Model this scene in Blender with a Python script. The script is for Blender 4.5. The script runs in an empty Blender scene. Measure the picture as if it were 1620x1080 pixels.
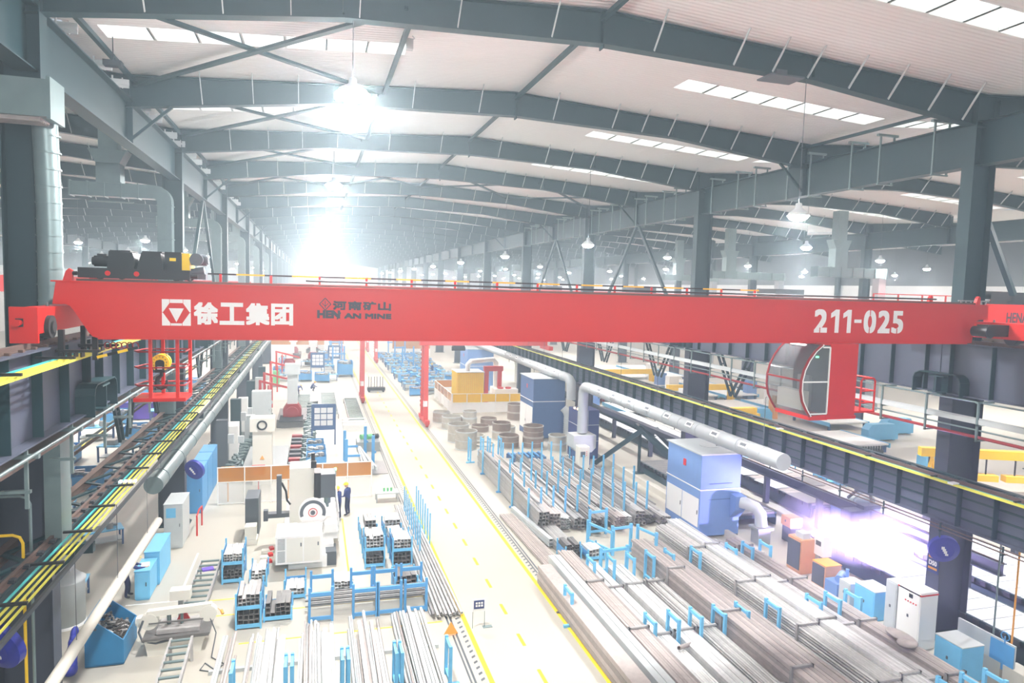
import bpy, math, random
from mathutils import Vector, Matrix
random.seed(7)
S = bpy.context.scene
COL = S.collection
# ------------------------------------------------------------------ camera, sky, exposure
cd = bpy.data.cameras.new('camera')
cd.sensor_width = 36.0
cd.lens = 24.0
cd.clip_end = 2000
cam = bpy.data.objects.new('camera', cd)
COL.objects.link(cam)
def cam_axes():
    f = 1080.0
    a = Vector((497 - 810, -(447 - 540), -f)).normalized()      # where the hall runs to
    b = Vector((4419 - 810, -(558 - 540), -f))                  # where the crane girder runs to
    b = (b - a * a.dot(b)).normalized()
    c = b.cross(a)
    return Matrix((b, a, c))                                    # camera -> world
cam.matrix_world = Matrix.Translation((0, 0, 12.3)) @ cam_axes().to_4x4()
S.camera = cam
S.view_settings.view_transform = 'Standard'
S.view_settings.look = 'None'
S.view_settings.gamma = 1.0
S.view_settings.use_curve_mapping = False
S.view_settings.exposure = 0.13
W = bpy.data.worlds.new('daylight')
S.world = W
W.use_nodes = True
bg = W.node_tree.nodes['Background']
bg.inputs[0].default_value = (0.80, 0.90, 1.0, 1)
bg.inputs[1].default_value = 0.6
HAZE = 0.004
LAMP_A, LAMP_B, LAMP_SIDE = 4500.0, 6000.0, 15000.0              # watts of the high bay lamps: bright row, dim row, side halls
SKY_GLOW = 2.4                                                  # daylight through the roof lights
ARC = 7000.0
ARC_HALO = 0.05  # density of the volume added for the arc's violet halo

# ------------------------------------------------------------------ materials
def srgb(r, g, b):
    return tuple(((c / 255) / 12.92 if c / 255 <= 0.04045 else ((c / 255 + 0.055) / 1.055) ** 2.4) for c in (r, g, b)) + (1,)
MATS = {}
def mat(name, rgb, rough=0.6, metal=0.0, var=0.10, scale=3.0, bump=0.0, emit=0.0, alpha=1.0, trans=0.0):
    m = bpy.data.materials.new(name)
    m.use_nodes = True
    nt = m.node_tree
    p = nt.nodes['Principled BSDF']
    c = srgb(*rgb)
    p.inputs['Roughness'].default_value = rough
    p.inputs['Metallic'].default_value = metal
    p.inputs['Base Color'].default_value = c
    if var > 0:
        tc = nt.nodes.new('ShaderNodeTexCoord')
        nz = nt.nodes.new('ShaderNodeTexNoise')
        nz.inputs['Scale'].default_value = scale
        nz.inputs['Detail'].default_value = 5
        mx = nt.nodes.new('ShaderNodeMix')
        mx.data_type = 'RGBA'
        mx.inputs[6].default_value = tuple(x * (1 - var) for x in c[:3]) + (1,)
        mx.inputs[7].default_value = tuple(min(1, x * (1 + var)) for x in c[:3]) + (1,)
        nt.links.new(tc.outputs['Object'], nz.inputs['Vector'])
        nt.links.new(nz.outputs['Fac'], mx.inputs[0])
        nt.links.new(mx.outputs[2], p.inputs['Base Color'])
        if bump > 0:
            b = nt.nodes.new('ShaderNodeBump')
            b.inputs['Strength'].default_value = bump
            nt.links.new(nz.outputs['Fac'], b.inputs['Height'])
            nt.links.new(b.outputs[0], p.inputs['Normal'])
    if emit > 0:
        p.inputs['Emission Color'].default_value = c
        p.inputs['Emission Strength'].default_value = emit
    if alpha < 1:
        p.inputs['Alpha'].default_value = alpha
    if trans > 0:
        p.inputs['Transmission Weight'].default_value = trans
    MATS[name] = m
    return m
mat('steel_dark', (24, 56, 62), 0.55)
mat('steel_blue', (76, 82, 98), 0.55)
mat('steel_black', (48, 52, 58), 0.5)
mat('column_dark', (62, 68, 82), 0.5)
mat('galv', (124, 142, 142), 0.4, 0.45, 0.18, 2.0)
mat('duct_grey', (168, 174, 176), 0.5, 0.1)
mat('galv_pale', (196, 202, 202), 0.5, 0.1)
mat('red', (206, 28, 22), 0.42, 0, 0.06, 1.2)
mat('red_dark', (150, 22, 26), 0.5)
mat('red_leg', (205, 60, 55), 0.5)
mat('white', (236, 236, 232), 0.5, 0, 0.03)
mat('stencil', (232, 228, 226), 0.7, 0, 0.05)
mat('ink', (62, 52, 62), 0.7, 0, 0.05)
mat('cream', (226, 224, 212), 0.5, 0, 0.04)
mat('grey_paint', (150, 156, 156), 0.5)
mat('grey_dark', (86, 92, 98), 0.5)
mat('black', (30, 31, 33), 0.45)
mat('rubber', (40, 38, 38), 0.8)
mat('yellow', (250, 204, 30), 0.45, 0, 0.06)
mat('orange', (240, 168, 70), 0.5)
mat('orange_deep', (214, 160, 120), 0.5)
mat('rib_yellow', (255, 222, 60), 0.5)
mat('bar_yellow', (226, 222, 84), 0.5)
mat('bar_teal', (70, 190, 190), 0.5)
mat('brown_rail', (104, 84, 76), 0.6, 0.2, 0.2, 4)
mat('blue', (84, 156, 210), 0.5)
mat('blue_light', (112, 190, 230), 0.5)
mat('blue_mid', (64, 96, 142), 0.5)
mat('blue_filter', (112, 148, 200), 0.55)
mat('blue_bin', (34, 120, 168), 0.5, 0, 0.2, 2)
mat('blue_deep', (40, 56, 110), 0.5)
mat('navy_cloth', (52, 66, 124), 0.9)
mat('navy_pants', (42, 48, 84), 0.9)
mat('bag_blue', (36, 46, 150), 0.4)
mat('skin', (206, 160, 132), 0.6)
mat('shoe', (36, 32, 32), 0.6)
mat('helmet', (245, 208, 40), 0.35)
mat('tube_bright', (218, 218, 216), 0.4, 0.2, 0.25, 6)
mat('tube_grey', (178, 176, 174), 0.45, 0.25, 0.3, 6)
mat('tube_brown', (180, 170, 165), 0.5, 0.2, 0.25, 6)
mat('tube_dark', (126, 124, 122), 0.5, 0.25, 0.3, 6)
mat('scrap', (92, 88, 84), 0.5, 0.4, 0.5, 8)
mat('ring_steel', (186, 182, 172), 0.45, 0.25, 0.3, 3)
mat('ring_rust', (142, 126, 116), 0.6, 0.15, 0.3, 3)
mat('sheet_pale', (214, 218, 224), 0.4, 0.15, 0.12, 1.5)
mat('concrete_kerb', (196, 192, 180), 0.8)
mat('line_yellow', (250, 214, 40), 0.7, 0, 0.05)
mat('line_white', (240, 240, 236), 0.7, 0, 0.05)
mat('paper', (240, 240, 240), 0.8, 0, 0.02)
mat('wood', (190, 140, 90), 0.7)
mat('green', (110, 190, 130), 0.5)
mat('purple', (110, 80, 190), 0.5)
mat('lamp_glow', (255, 255, 255), 0.5, 0, 0, emit=1650)
mat('cab_lamp', (255, 255, 255), 0.5, 0, 0, emit=3)
mat('lamp_glow_far', (255, 255, 255), 0.5, 0, 0, emit=700)
mat('roof_light', (240, 250, 252), 0.5, 0, 0, emit=SKY_GLOW)
mat('arc_glow', (225, 205, 255), 0.5, 0, 0, emit=900)
mat('spark', (255, 190, 120), 0.5, 0, 0, emit=30)
mat('led_green', (90, 255, 140), 0.5, 0, 0, emit=8)
mat('amber_film', (206, 136, 44), 0.2, 0, 0, alpha=0.72)
mat('yellow_film', (255, 206, 20), 0.2, 0, 0, alpha=0.92)
mat('clear_film', (210, 214, 214), 0.15, 0, 0, alpha=0.22)
mat('cab_glass', (120, 126, 128), 0.06, 0, 0, alpha=0.5)
mat('lining', (240, 237, 235), 0.7, 0, 0.03, 0.6)
mat('wall_white', (226, 228, 228), 0.8, 0, 0.04, 0.5)
def floor_material():
    m = mat('floor_concrete', (182, 178, 166), 0.55, 0, 0.06, 0.35)
    return m
floor_material()
def vary_by_object(name, lo, hi):                               # no two steel tubes have quite the same tone
    nt = MATS[name].node_tree
    p = nt.nodes['Principled BSDF']
    src = p.inputs['Base Color'].links[0].from_socket
    oi = nt.nodes.new('ShaderNodeObjectInfo')
    mr = nt.nodes.new('ShaderNodeMapRange'); mr.inputs[3].default_value = lo; mr.inputs[4].default_value = hi
    hs = nt.nodes.new('ShaderNodeHueSaturation')
    nt.links.new(oi.outputs['Random'], mr.inputs[0]); nt.links.new(mr.outputs[0], hs.inputs['Value'])
    nt.links.new(src, hs.inputs['Color']); nt.links.new(hs.outputs[0], p.inputs['Base Color'])
for nm_ in ('tube_bright', 'tube_grey', 'tube_brown', 'tube_dark'): vary_by_object(nm_, .72, 1.15)
def lining_ribs():                                              # shallow ribs of the roof lining, running down the slope
    nt = MATS['lining'].node_tree
    p = nt.nodes['Principled BSDF']
    tc = nt.nodes.new('ShaderNodeTexCoord')
    wv = nt.nodes.new('ShaderNodeTexWave')
    wv.bands_direction = 'Y'
    wv.inputs['Scale'].default_value = 1.6
    b = nt.nodes.new('ShaderNodeBump')
    b.inputs['Strength'].default_value = 0.35
    b.inputs['Distance'].default_value = 0.05
    nt.links.new(tc.outputs['Object'], wv.inputs['Vector'])
    nt.links.new(wv.outputs['Fac'], b.inputs['Height'])
    nt.links.new(b.outputs[0], p.inputs['Normal'])
lining_ribs()

# ------------------------------------------------------------------ mesh builder
def V(*a):
    return Vector(a[0] if len(a) == 1 else a)
class MB:
    def __init__(s):
        s.v = []; s.f = []; s.mi = []; s.sm = []; s.m = 0
    def add(s, vs, fs, smooth=False):
        n = len(s.v)
        s.v += [tuple(v) for v in vs]
        for f in fs:
            s.f.append([i + n for i in f]); s.mi.append(s.m); s.sm.append(smooth)
        return s
    def bb(s, x0, x1, y0, y1, z0, z1):
        vs = [(x, y, z) for z in (z0, z1) for y in (y0, y1) for x in (x0, x1)]
        return s.add(vs, [(0, 2, 3, 1), (4, 5, 7, 6), (0, 1, 5, 4), (2, 6, 7, 3), (0, 4, 6, 2), (1, 3, 7, 5)])
    def box(s, c, d, rz=0.0, rx=0.0, ry=0.0):
        M = Matrix.Rotation(rz, 3, 'Z') @ Matrix.Rotation(ry, 3, 'Y') @ Matrix.Rotation(rx, 3, 'X')
        c = V(c)
        vs = [c + M @ V(x * d[0] / 2, y * d[1] / 2, z * d[2] / 2) for z in (-1, 1) for y in (-1, 1) for x in (-1, 1)]
        return s.add(vs, [(0, 2, 3, 1), (4, 5, 7, 6), (0, 1, 5, 4), (2, 6, 7, 3), (0, 4, 6, 2), (1, 3, 7, 5)])
    def frame_of(s, p, q, up=(0, 0, 1)):
        p, q = V(p), V(q)
        t = (q - p).normalized()
        u = V(up)
        if abs(t.dot(u)) > 0.98: u = V(0, 1, 0) if abs(t.y) < 0.9 else V(1, 0, 0)
        a = t.cross(u).normalized()
        return p, q, a, a.cross(t)
    def bar(s, p, q, w, h, up=(0, 0, 1)):                       # rectangular bar, w across, h along up
        p, q, a, b = s.frame_of(p, q, up)
        vs = [e + a * i * w / 2 + b * j * h / 2 for e in (p, q) for i, j in ((-1, -1), (1, -1), (1, 1), (-1, 1))]
        return s.add(vs, [(3, 2, 1, 0), (4, 5, 6, 7), (0, 1, 5, 4), (1, 2, 6, 5), (2, 3, 7, 6), (3, 0, 4, 7)])
    def hbeam(s, p, q, h, b, tw, tf, up=(0, 0, 1)):             # I section: height h along up, flange width b
        P, Q, a, u = s.frame_of(p, q, up)
        s.bar(P + u * (h - tf) / 2, Q + u * (h - tf) / 2, b, tf, up)
        s.bar(P - u * (h - tf) / 2, Q - u * (h - tf) / 2, b, tf, up)
        return s.bar(P, Q, tw, h - 2 * tf, up)
    def hollow(s, p, q, w, h, t, up=(0, 0, 1)):                 # rectangular hollow section with open ends
        p, q, a, b = s.frame_of(p, q, up)
        vs = []
        for e in (p, q):
            for k in (0, t):
                vs += [e + a * i * (w / 2 - k) + b * j * (h / 2 - k) for i, j in ((-1, -1), (1, -1), (1, 1), (-1, 1))]
        fs = []
        for i in range(4):
            j = (i + 1) % 4
            fs += [(i, j, 8 + j, 8 + i), (4 + j, 4 + i, 12 + i, 12 + j), (j, i, 4 + i, 4 + j), (8 + i, 8 + j, 12 + j, 12 + i)]
        return s.add(vs, fs)
    def cyl(s, p, q, r, n=14, r2=None, caps=True):
        r2 = r if r2 is None else r2
        p, q, a, b = s.frame_of(p, q)
        k = [(math.cos(2 * math.pi * i / n), math.sin(2 * math.pi * i / n)) for i in range(n)]
        s.add([p + (a * c + b * d) * r for c, d in k] + [q + (a * c + b * d) * r2 for c, d in k],
              [(i, (i + 1) % n, n + (i + 1) % n, n + i) for i in range(n)], True)
        if caps:
            s.add([p + (a * c + b * d) * r for c, d in k], [list(range(n))[::-1]])
            s.add([q + (a * c + b * d) * r2 for c, d in k], [list(range(n))])
        return s
    def pipe(s, p, q, r0, r1, n=14):                            # hollow round tube with open ends
        p, q, a, b = s.frame_of(p, q)
        k = [(math.cos(2 * math.pi * i / n), math.sin(2 * math.pi * i / n)) for i in range(n)]
        vs = [e + (a * c + b * d) * r for e in (p, q) for r in (r0, r1) for c, d in k]
        fs, fr = [], []
        for i in range(n):
            j = (i + 1) % n
            fs += [(i, j, 2 * n + j, 2 * n + i), (n + j, n + i, 3 * n + i, 3 * n + j)]
            fr += [(j, i, n + i, n + j), (2 * n + i, 2 * n + j, 3 * n + j, 3 * n + i)]
        s.add(vs, fs, True)
        return s.add(vs, fr)
    def tube(s, pts, r, n=8, caps=True):                        # round tube along a polyline
        pts = [V(p) for p in pts]
        rings = []; up = None
        for i, p in enumerate(pts):
            t = (pts[min(i + 1, len(pts) - 1)] - pts[max(i - 1, 0)]).normalized()
            if up is None:
                up = V(0, 0, 1) if abs(t.z) < 0.9 else V(1, 0, 0)
            a = t.cross(up).normalized(); up = a.cross(t).normalized()
            rr = r[i] if isinstance(r, (list, tuple)) else r
            rings.append([p + (a * math.cos(2 * math.pi * k / n) + up * math.sin(2 * math.pi * k / n)) * rr for k in range(n)])
        fs = [(i * n + k, i * n + (k + 1) % n, (i + 1) * n + (k + 1) % n, (i + 1) * n + k) for i in range(len(pts) - 1) for k in range(n)]
        s.add([v for g in rings for v in g], fs, True)
        if caps:
            s.add(rings[0], [list(range(n))[::-1]]); s.add(rings[-1], [list(range(n))])
        return s
    def prism(s, poly, axis, a0, a1):                           # polygon in the plane across axis, pulled from a0 to a1
        def pt(p, a):
            return {'x': (a, p[0], p[1]), 'y': (p[0], a, p[1]), 'z': (p[0], p[1], a)}[axis]
        n = len(poly)
        vs = [pt(p, a0) for p in poly] + [pt(p, a1) for p in poly]
        return s.add(vs, [list(range(n))[::-1], list(range(n, 2 * n))] + [(i, (i + 1) % n, n + (i + 1) % n, n + i) for i in range(n)])
    def ball(s, c, r, nu=14, nv=8, z0=-1.0, z1=1.0):            # ellipsoid or a slice of one
        c = V(c); r = V(r) if not isinstance(r, (int, float)) else V(r, r, r)
        vs = []
        for j in range(nv + 1):
            h = z0 + (z1 - z0) * j / nv
            a = math.asin(max(-1, min(1, h)))
            for i in range(nu):
                t = 2 * math.pi * i / nu
                vs.append(c + V(r.x * math.cos(a) * math.cos(t), r.y * math.cos(a) * math.sin(t), r.z * math.sin(a)))
        fs = [(j * nu + i, j * nu + (i + 1) % nu, (j + 1) * nu + (i + 1) % nu, (j + 1) * nu + i) for j in range(nv) for i in range(nu)]
        return s.add(vs, fs, True)
    def lathe(s, c, prof, n=20):                                # profile of (radius, z) round a vertical axis
        c = V(c)
        vs = [c + V(r * math.cos(2 * math.pi * i / n), r * math.sin(2 * math.pi * i / n), z) for r, z in prof for i in range(n)]
        fs = [(j * n + i, j * n + (i + 1) % n, (j + 1) * n + (i + 1) % n, (j + 1) * n + i) for j in range(len(prof) - 1) for i in range(n)]
        return s.add(vs, fs, True)

WL = {}
def mesh_of(name, mb, mats, off):
    me = bpy.data.meshes.new(name)
    ox, oy, oz = off
    me.from_pydata([(x - ox, y - oy, z - oz) for x, y, z in mb.v], [], mb.f)
    for m in (mats if isinstance(mats, (list, tuple)) else [mats]):
        me.materials.append(MATS[m])
    me.polygons.foreach_set('material_index', mb.mi)
    me.polygons.foreach_set('use_smooth', mb.sm)
    me.update()
    return me
def tag(o, label=None, cat=None, group=None, kind=None):
    if label: o['label'] = label
    if cat: o['category'] = cat
    if group: o['group'] = group
    if kind: o['kind'] = kind
    return o
def thing(name, label, cat, loc=(0, 0, 0), group=None, kind=None):
    o = bpy.data.objects.new(name, None)
    o.empty_display_size = 0.2
    COL.objects.link(o)
    o.location = loc
    WL[o] = tuple(loc)
    return tag(o, label, cat, group, kind)
def part(name, mb, mats, parent, label=None, kind=None):        # a child mesh; vertices are given in world space
    o = bpy.data.objects.new(name, mesh_of(name, mb, mats, WL[parent]))
    COL.objects.link(o)
    adopt(o, parent)
    WL[o] = WL[parent]
    return tag(o, label, None, None, kind)
def solo(name, mb, mats, label, cat, loc=(0, 0, 0), group=None, kind=None):   # a thing that is one mesh
    o = bpy.data.objects.new(name, mesh_of(name, mb, mats, loc))
    COL.objects.link(o)
    o.location = loc
    WL[o] = tuple(loc)
    return tag(o, label, cat, group, kind)
KID = {}
def kids(o):
    return KID.get(o.name, [])
def adopt(o, parent):
    o.parent = parent
    KID.setdefault(parent.name, []).append(o)
def dup(root, loc, rz=0.0, label=None, group=None, scale=None): # a copy of a thing with its parts and sub-parts
    r = root.copy(); COL.objects.link(r)
    r.location = loc; r.rotation_euler = (0, 0, rz)
    if label: r['label'] = label
    if group: r['group'] = group
    if scale: r.scale = scale
    def rec(a, b):
        for c in kids(a):
            d = c.copy(); COL.objects.link(d); adopt(d, b)
            rec(c, d)
    rec(root, r)
    return r
def place(root, loc, rz=0.0):
    root.location = loc; root.rotation_euler = (0, 0, rz)
    return root
ORD = ['first', 'second', 'third', 'fourth', 'fifth', 'sixth', 'seventh', 'eighth', 'ninth', 'tenth', 'eleventh', 'twelfth', 'thirteenth',
       'fourteenth', 'fifteenth', 'sixteenth', 'seventeenth', 'eighteenth', 'nineteenth', 'twentieth']
TENS = {20: 'twent', 30: 'thirt', 40: 'fort'}
def nth(i):                                                     # 0 -> first
    if i < 20: return ORD[i]
    t, u = divmod(i + 1, 10)
    w = {2: 'twenty', 3: 'thirty', 4: 'forty', 5: 'fifty', 6: 'sixty', 7: 'seventy', 8: 'eighty', 9: 'ninety'}[t]
    return w + '-' + ORD[u - 1] if u else w[:-1] + 'ieth'
def lettering(name, body, mats, parent, o, w, h, ux=(1, 0, 0), uz=(0, 0, 1), bold=0.0, thick=0.004):
    cu = bpy.data.curves.new(name, 'FONT')                      # o = lower left corner, w x h the size on the thing
    cu.body = body
    t = bpy.data.objects.new(name, cu)
    COL.objects.link(t)
    bpy.context.view_layer.update()
    me = bpy.data.meshes.new_from_object(t.evaluated_get(bpy.context.evaluated_depsgraph_get()))
    bpy.data.objects.remove(t)
    xs = [v.co.x for v in me.vertices]; ys = [v.co.y for v in me.vertices]
    x0, x1, y0, y1 = min(xs), max(xs), min(ys), max(ys)
    o, ux, uz = V(o), V(ux), V(uz)
    off = V(WL[parent])
    b = bold * min(w, h); nf = uz.cross(ux)
    sh = [(0, 0)] if bold == 0 else [(i * b, j * b) for i in (-1, 0, 1) for j in (-1, 0, 1)]
    base = [(o + ux * (b + (v.co.x - x0) / (x1 - x0) * (w - 2 * b)) + uz * (b + (v.co.y - y0) / (y1 - y0) * (h - 2 * b)) - off) for v in me.vertices]
    fc = [tuple(p.vertices) for p in me.polygons]
    vs, fs = [], []
    for k, (i, j) in enumerate(sh):                             # heavier strokes: the outline repeated a little aside
        n = len(vs)
        vs += [q + ux * i + uz * j + nf * (-.0002 * k) for q in base]; fs += [tuple(a + n for a in f) for f in fc]
    me = bpy.data.meshes.new(name)
    me.from_pydata([tuple(v) for v in vs], [], fs)
    me.materials.append(MATS[mats])
    ob = bpy.data.objects.new(name, me)
    COL.objects.link(ob)
    adopt(ob, parent)
    WL[ob] = WL[parent]
    return ob
# ------------------------------------------------------------------ the hall: frame lines, roof, walls, floor
YC = [19.0 + 17.8 * j for j in range(14)]                       # column rows
YR = [19.0 + 8.9 * k for k in range(28)]                        # rafters
EDGE = [-64.5, -35.5, -6.5, 22.5, 51.5, 80.5]                   # column lines
YEND = 262.0
def roof_z(x):                                                  # top of the rafters: ridge in the middle of each hall bay
    for a, b in zip(EDGE, EDGE[1:]):
        if a - 0.01 <= x <= b + 0.01:
            c = (a + b) / 2
            return 20.35 - 0.9 * abs(x - c) / ((b - a) / 2)
    return 19.45
BAYNAME = {0: 'far left hall', 1: 'left hall', 2: 'middle hall', 3: 'right hall', 4: 'far right hall'}
# floor
mb = MB(); mb.bb(EDGE[0], EDGE[-1], -12, YEND, -0.3, 0)
tag(solo('floor', mb, 'floor_concrete', 'pale concrete factory floor', 'floor'), kind='structure')
# walls
mb = MB(); mb.bb(EDGE[0] - 0.3, EDGE[-1] + 0.3, YEND, YEND + 0.3, 0, 21)
tag(solo('wall_back', mb, 'wall_white', 'white end wall far down the hall', 'wall'), kind='structure')
for nm, x0, x1 in (('wall_left', EDGE[0] - 0.3, EDGE[0]), ('wall_right', EDGE[-1], EDGE[-1] + 0.3)):
    mb = MB(); mb.bb(x0, x1, -12, YEND, 0, 14.2); mb.m = 1; mb.bb(x0, x1, -12, YEND, 14.2, 21)
    tag(solo(nm, mb, ['wall_white', 'grey_dark'], 'white wall closing the outermost hall on the %s side' % nm[5:], 'wall'), kind='structure')
# roof lining, one slope of one hall bay at a time, with openings for the roof lights
def skylight_rows():
    return [(YR[0] - 8.9 + 4.45) + 8.9 * k for k in range(0, 15)]
SKY_X = []
def ceiling_slope(i, side):
    a, b = EDGE[i], EDGE[i + 1]; c = (a + b) / 2
    e, r = (a, c) if side == 0 else (b, c)
    L = 1 if side == 0 else -1
    h0, h1 = e + L * 0.45, e + L * 9.4                          # opening along the slope
    SKY_X.append((i, min(h0, h1), max(h0, h1)))
    def q(x): return roof_z(x) + 0.06
    mb = MB()
    def strip(x0, x1, y0, y1):
        if x0 > x1: x0, x1 = x1, x0
        mb.add([(x0, y0, q(x0)), (x1, y0, q(x1)), (x1, y1, q(x1)), (x0, y1, q(x0))], [(0, 3, 2, 1)])
    y = -12.0
    for yc in skylight_rows():
        strip(e, r, y, yc - 0.55)
        strip(e, h0, yc - 0.55, yc + 0.55); strip(h1, r, yc - 0.55, yc + 0.55)
        y = yc + 0.55
    strip(e, r, y, YEND)
    tag(solo('ceiling', mb, 'lining', 'white ribbed roof lining over the %s slope of the %s' % (('left', 'right')[side], BAYNAME[i]), 'ceiling'), kind='structure')
for i in range(5):
    for sd in (0, 1): ceiling_slope(i, sd)
# roof lights: bright translucent strips with the white purlins crossing them
nwin = 0
for i, x0, x1 in SKY_X:
    if i in (0, 4): continue
    for k, yc in enumerate(skylight_rows()):
        if i in (1, 3) and k > 11: continue
        if i == 1 and k < 2: continue
        nwin += 1
        w = thing('window_%d' % nwin, 'bright roof light strip number %d back in the %s roof slope of the %s' % (k + 1, 'left' if x1 < (EDGE[i] + EDGE[i + 1]) / 2 else 'right', BAYNAME[i]),
                  'roof light', ((x0 + x1) / 2, yc, roof_z((x0 + x1) / 2)), kind='structure')
        z0, z1 = roof_z(x0), roof_z(x1)
        mb = MB()
        mb.add([(x0 - .3, yc - .7, z0 + .5), (x1 + .3, yc - .7, z1 + .5), (x1 + .3, yc + .7, z1 + .5), (x0 - .3, yc + .7, z0 + .5)], [(0, 3, 2, 1)])
        part('window_panel', mb, 'roof_light', w)
        mb = MB()
        mb.add([(x0, yc + s * .56, z + d) for s in (-1, 1) for (x, z) in ((x0, z0), (x1, z1)) for d in (0.05, 0.36)], [])
        for s in (-.56, .56):
            n = len(mb.v)
            mb.add([(x0, yc + s, z0 + .05), (x1, yc + s, z1 + .05), (x1, yc + s, z1 + .5), (x0, yc + s, z0 + .5)], [(0, 1, 2, 3)])
        for x, z in ((x0, z0), (x1, z1)):
            mb.add([(x, yc - .56, z + .05), (x, yc + .56, z + .05), (x, yc + .56, z + .5), (x, yc - .56, z + .5)], [(0, 1, 2, 3)])
        part('window_frame', mb, 'white', w)
        if k < 6:
            n = 6
            for j in range(1, n + 1):
                x = x0 + (x1 - x0) * j / (n + 1); z = roof_z(x)
                mb = MB(); mb.bb(x - .02, x + .02, yc - .55, yc + .55, z + .06, z + .44); mb.bb(x - .02, x + .07, yc - .55, yc + .55, z + .06, z + .08)
                part('purlin', mb, 'white', w)
# rafters: tapered plate girders with a deep haunch at each column line
def rafter(i, k, y):
    a, b = EDGE[i], EDGE[i + 1]; c = (a + b) / 2
    near = i == 2 and k < 7
    bot = [(a, 18.36), (a + 7.2, 19.18), (c, 19.42), (b - 7.2, 19.18), (b, 18.36)]
    r = thing('roof_rafter', '%s tapered dark steel rafter from the front, spanning the %s' % (nth(k), BAYNAME[i]), 'rafter', (c, y, 18.36),
              'roof rafters of the %s' % BAYNAME[i], 'structure')
    mb = MB()
    mb.prism([(a, 19.45), (a, 18.36)] + bot[1:-1] + [(b, 18.36), (b, 19.45), (c, 20.35)], 'y', y - .012, y + .012)
    def flange(p, q, w=.36, t=.03): mb.bar((p[0], y, p[1]), (q[0], y, q[1]), w, t)
    for p, q in zip(bot, bot[1:]): flange(p, q)
    flange((a, 19.45), (c, 20.35)); flange((c, 20.35), (b, 19.45))
    if near:
        for x in (a + 7.2, c, b - 7.2):
            mb.bar((x, y, roof_z(x)), (x, y, 19.3), .30, .04, (1, 0, 0))
    part('girder_web', mb, 'steel_dark', r)
    xs = [a + 2.55, a + 4.3, a + 5.9, a + 7.6, a + 10.2, a + 12.9, a + 16.1, a + 18.8, a + 20.2, a + 21.5, a + 23.1, a + 24.7, a + 26.4, a + 27.9]
    zb = lambda x: [p[1] + (q[1] - p[1]) * (x - p[0]) / (q[0] - p[0]) for p, q in zip(bot, bot[1:]) if p[0] <= x <= q[0]][0]
    if near:
        for x in xs:
            mb = MB(); mb.bar((x, y - .17, zb(x) + .03), (x, y - .95, roof_z(x) + .06), .075, .025, (1, 0, 0))
            part('fly_brace', mb, 'galv_pale', r)
    elif k < 20:
        mb = MB()
        for x in xs: mb.bar((x, y - .17, zb(x) + .03), (x, y - .95, roof_z(x) + .06), .075, .025, (1, 0, 0))
        part('fly_braces', mb, 'galv_pale', r, kind='stuff')
for i in range(5):
    for k, y in enumerate(YR):
        if i in (0, 4) and k % 2: continue
        rafter(i, k, y)
# roof ties between the rafters and the cross braces in the braced bays
def tie(name, label, p, q, w=.14, h=.14, group='roof ties between the rafters'):
    mb = MB(); mb.bar(p, q, w, h)
    solo(name, mb, 'steel_dark', label, 'roof tie', p, group, 'structure')
for k in range(-1, 6):
    y0, y1 = 19 + 8.9 * k, 19 + 8.9 * (k + 1)
    for x, nm in ((8.0, 'ridge'), (2.6, 'left slope'), (-6.2, 'left eave')):
        if k < 0 and x < 8: continue
        tie('roof_tie', 'dark square roof tie along the %s, %s bay from the front' % (nm, nth(k + 1)), (x, y0, roof_z(x) - .2), (x, y1, roof_z(x) - .2))
def cross(x0, x1, k, w):
    y0, y1 = 19 + 8.9 * k, 19 + 8.9 * (k + 1)
    tie('cross_brace', 'dark steel cross brace leaning away to the right, %s, %s bay' % (w, nth(k)), (x0, y0, roof_z(x0) - .22), (x1, y1, roof_z(x1) - .22), .2, .09, 'cross braces under the roof')
    tie('cross_brace', 'dark steel cross brace leaning away to the left, %s, %s bay' % (w, nth(k)), (x1, y0, roof_z(x1) - .32), (x0, y1, roof_z(x0) - .32), .2, .09, 'cross braces under the roof')
for k in range(0, 3): cross(-6.2, 2.4, k, 'by the left columns')
tie('cross_brace', 'single dark brace running back from the right column head', (21.9, 19.3, 19.1), (14.9 + 7, 27.7, 19.2), .16, .1)
for x0, x1, w in ((-6.2, 1, 'left of the ridge'), (1, 8, 'next to the ridge'), (8, 15, 'right of the ridge'), (15, 22.2, 'by the right columns')):
    cross(x0, x1, 3, w)
# columns
def column(x, y, w_up, x_lo0, x_lo1, label, group, detail):
    c = thing('steel_column', label, 'column', (x, y, 0), group, 'structure')
    mb = MB()
    f = .03
    def hsec(x0, x1, d, z0, z1):
        mb.bb(x0, x0 + f, y - d, y + d, z0, z1); mb.bb(x1 - f, x1, y - d, y + d, z0, z1); mb.bb(x0 + f, x1 - f, y - .015, y + .015, z0, z1)
    hsec(x - w_up / 2, x + w_up / 2, .24, 9.05, 19.3)
    part('upper_shaft', mb, 'steel_dark', c)
    mb = MB()
    hsec(x_lo0, x_lo1, .27, 0.06, 9.0)
    mb.bb(x_lo0 - .04, x_lo1 + .04, y - .32, y + .32, 8.98, 9.05)
    part('lower_shaft', mb, 'column_dark', c)
    mb = MB(); mb.bb(x_lo0 - .2, x_lo1 + .2, y - .45, y + .45, 0, .06)
    if detail:
        for sx in (x_lo0 - .12, x_lo1 + .12):
            for sy in (-.34, .34): mb.cyl((sx, y + sy, .06), (sx, y + sy, .14), .03, 8)
    part('base_plate', mb, 'steel_dark', c)
    return c
COLS = {}
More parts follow.
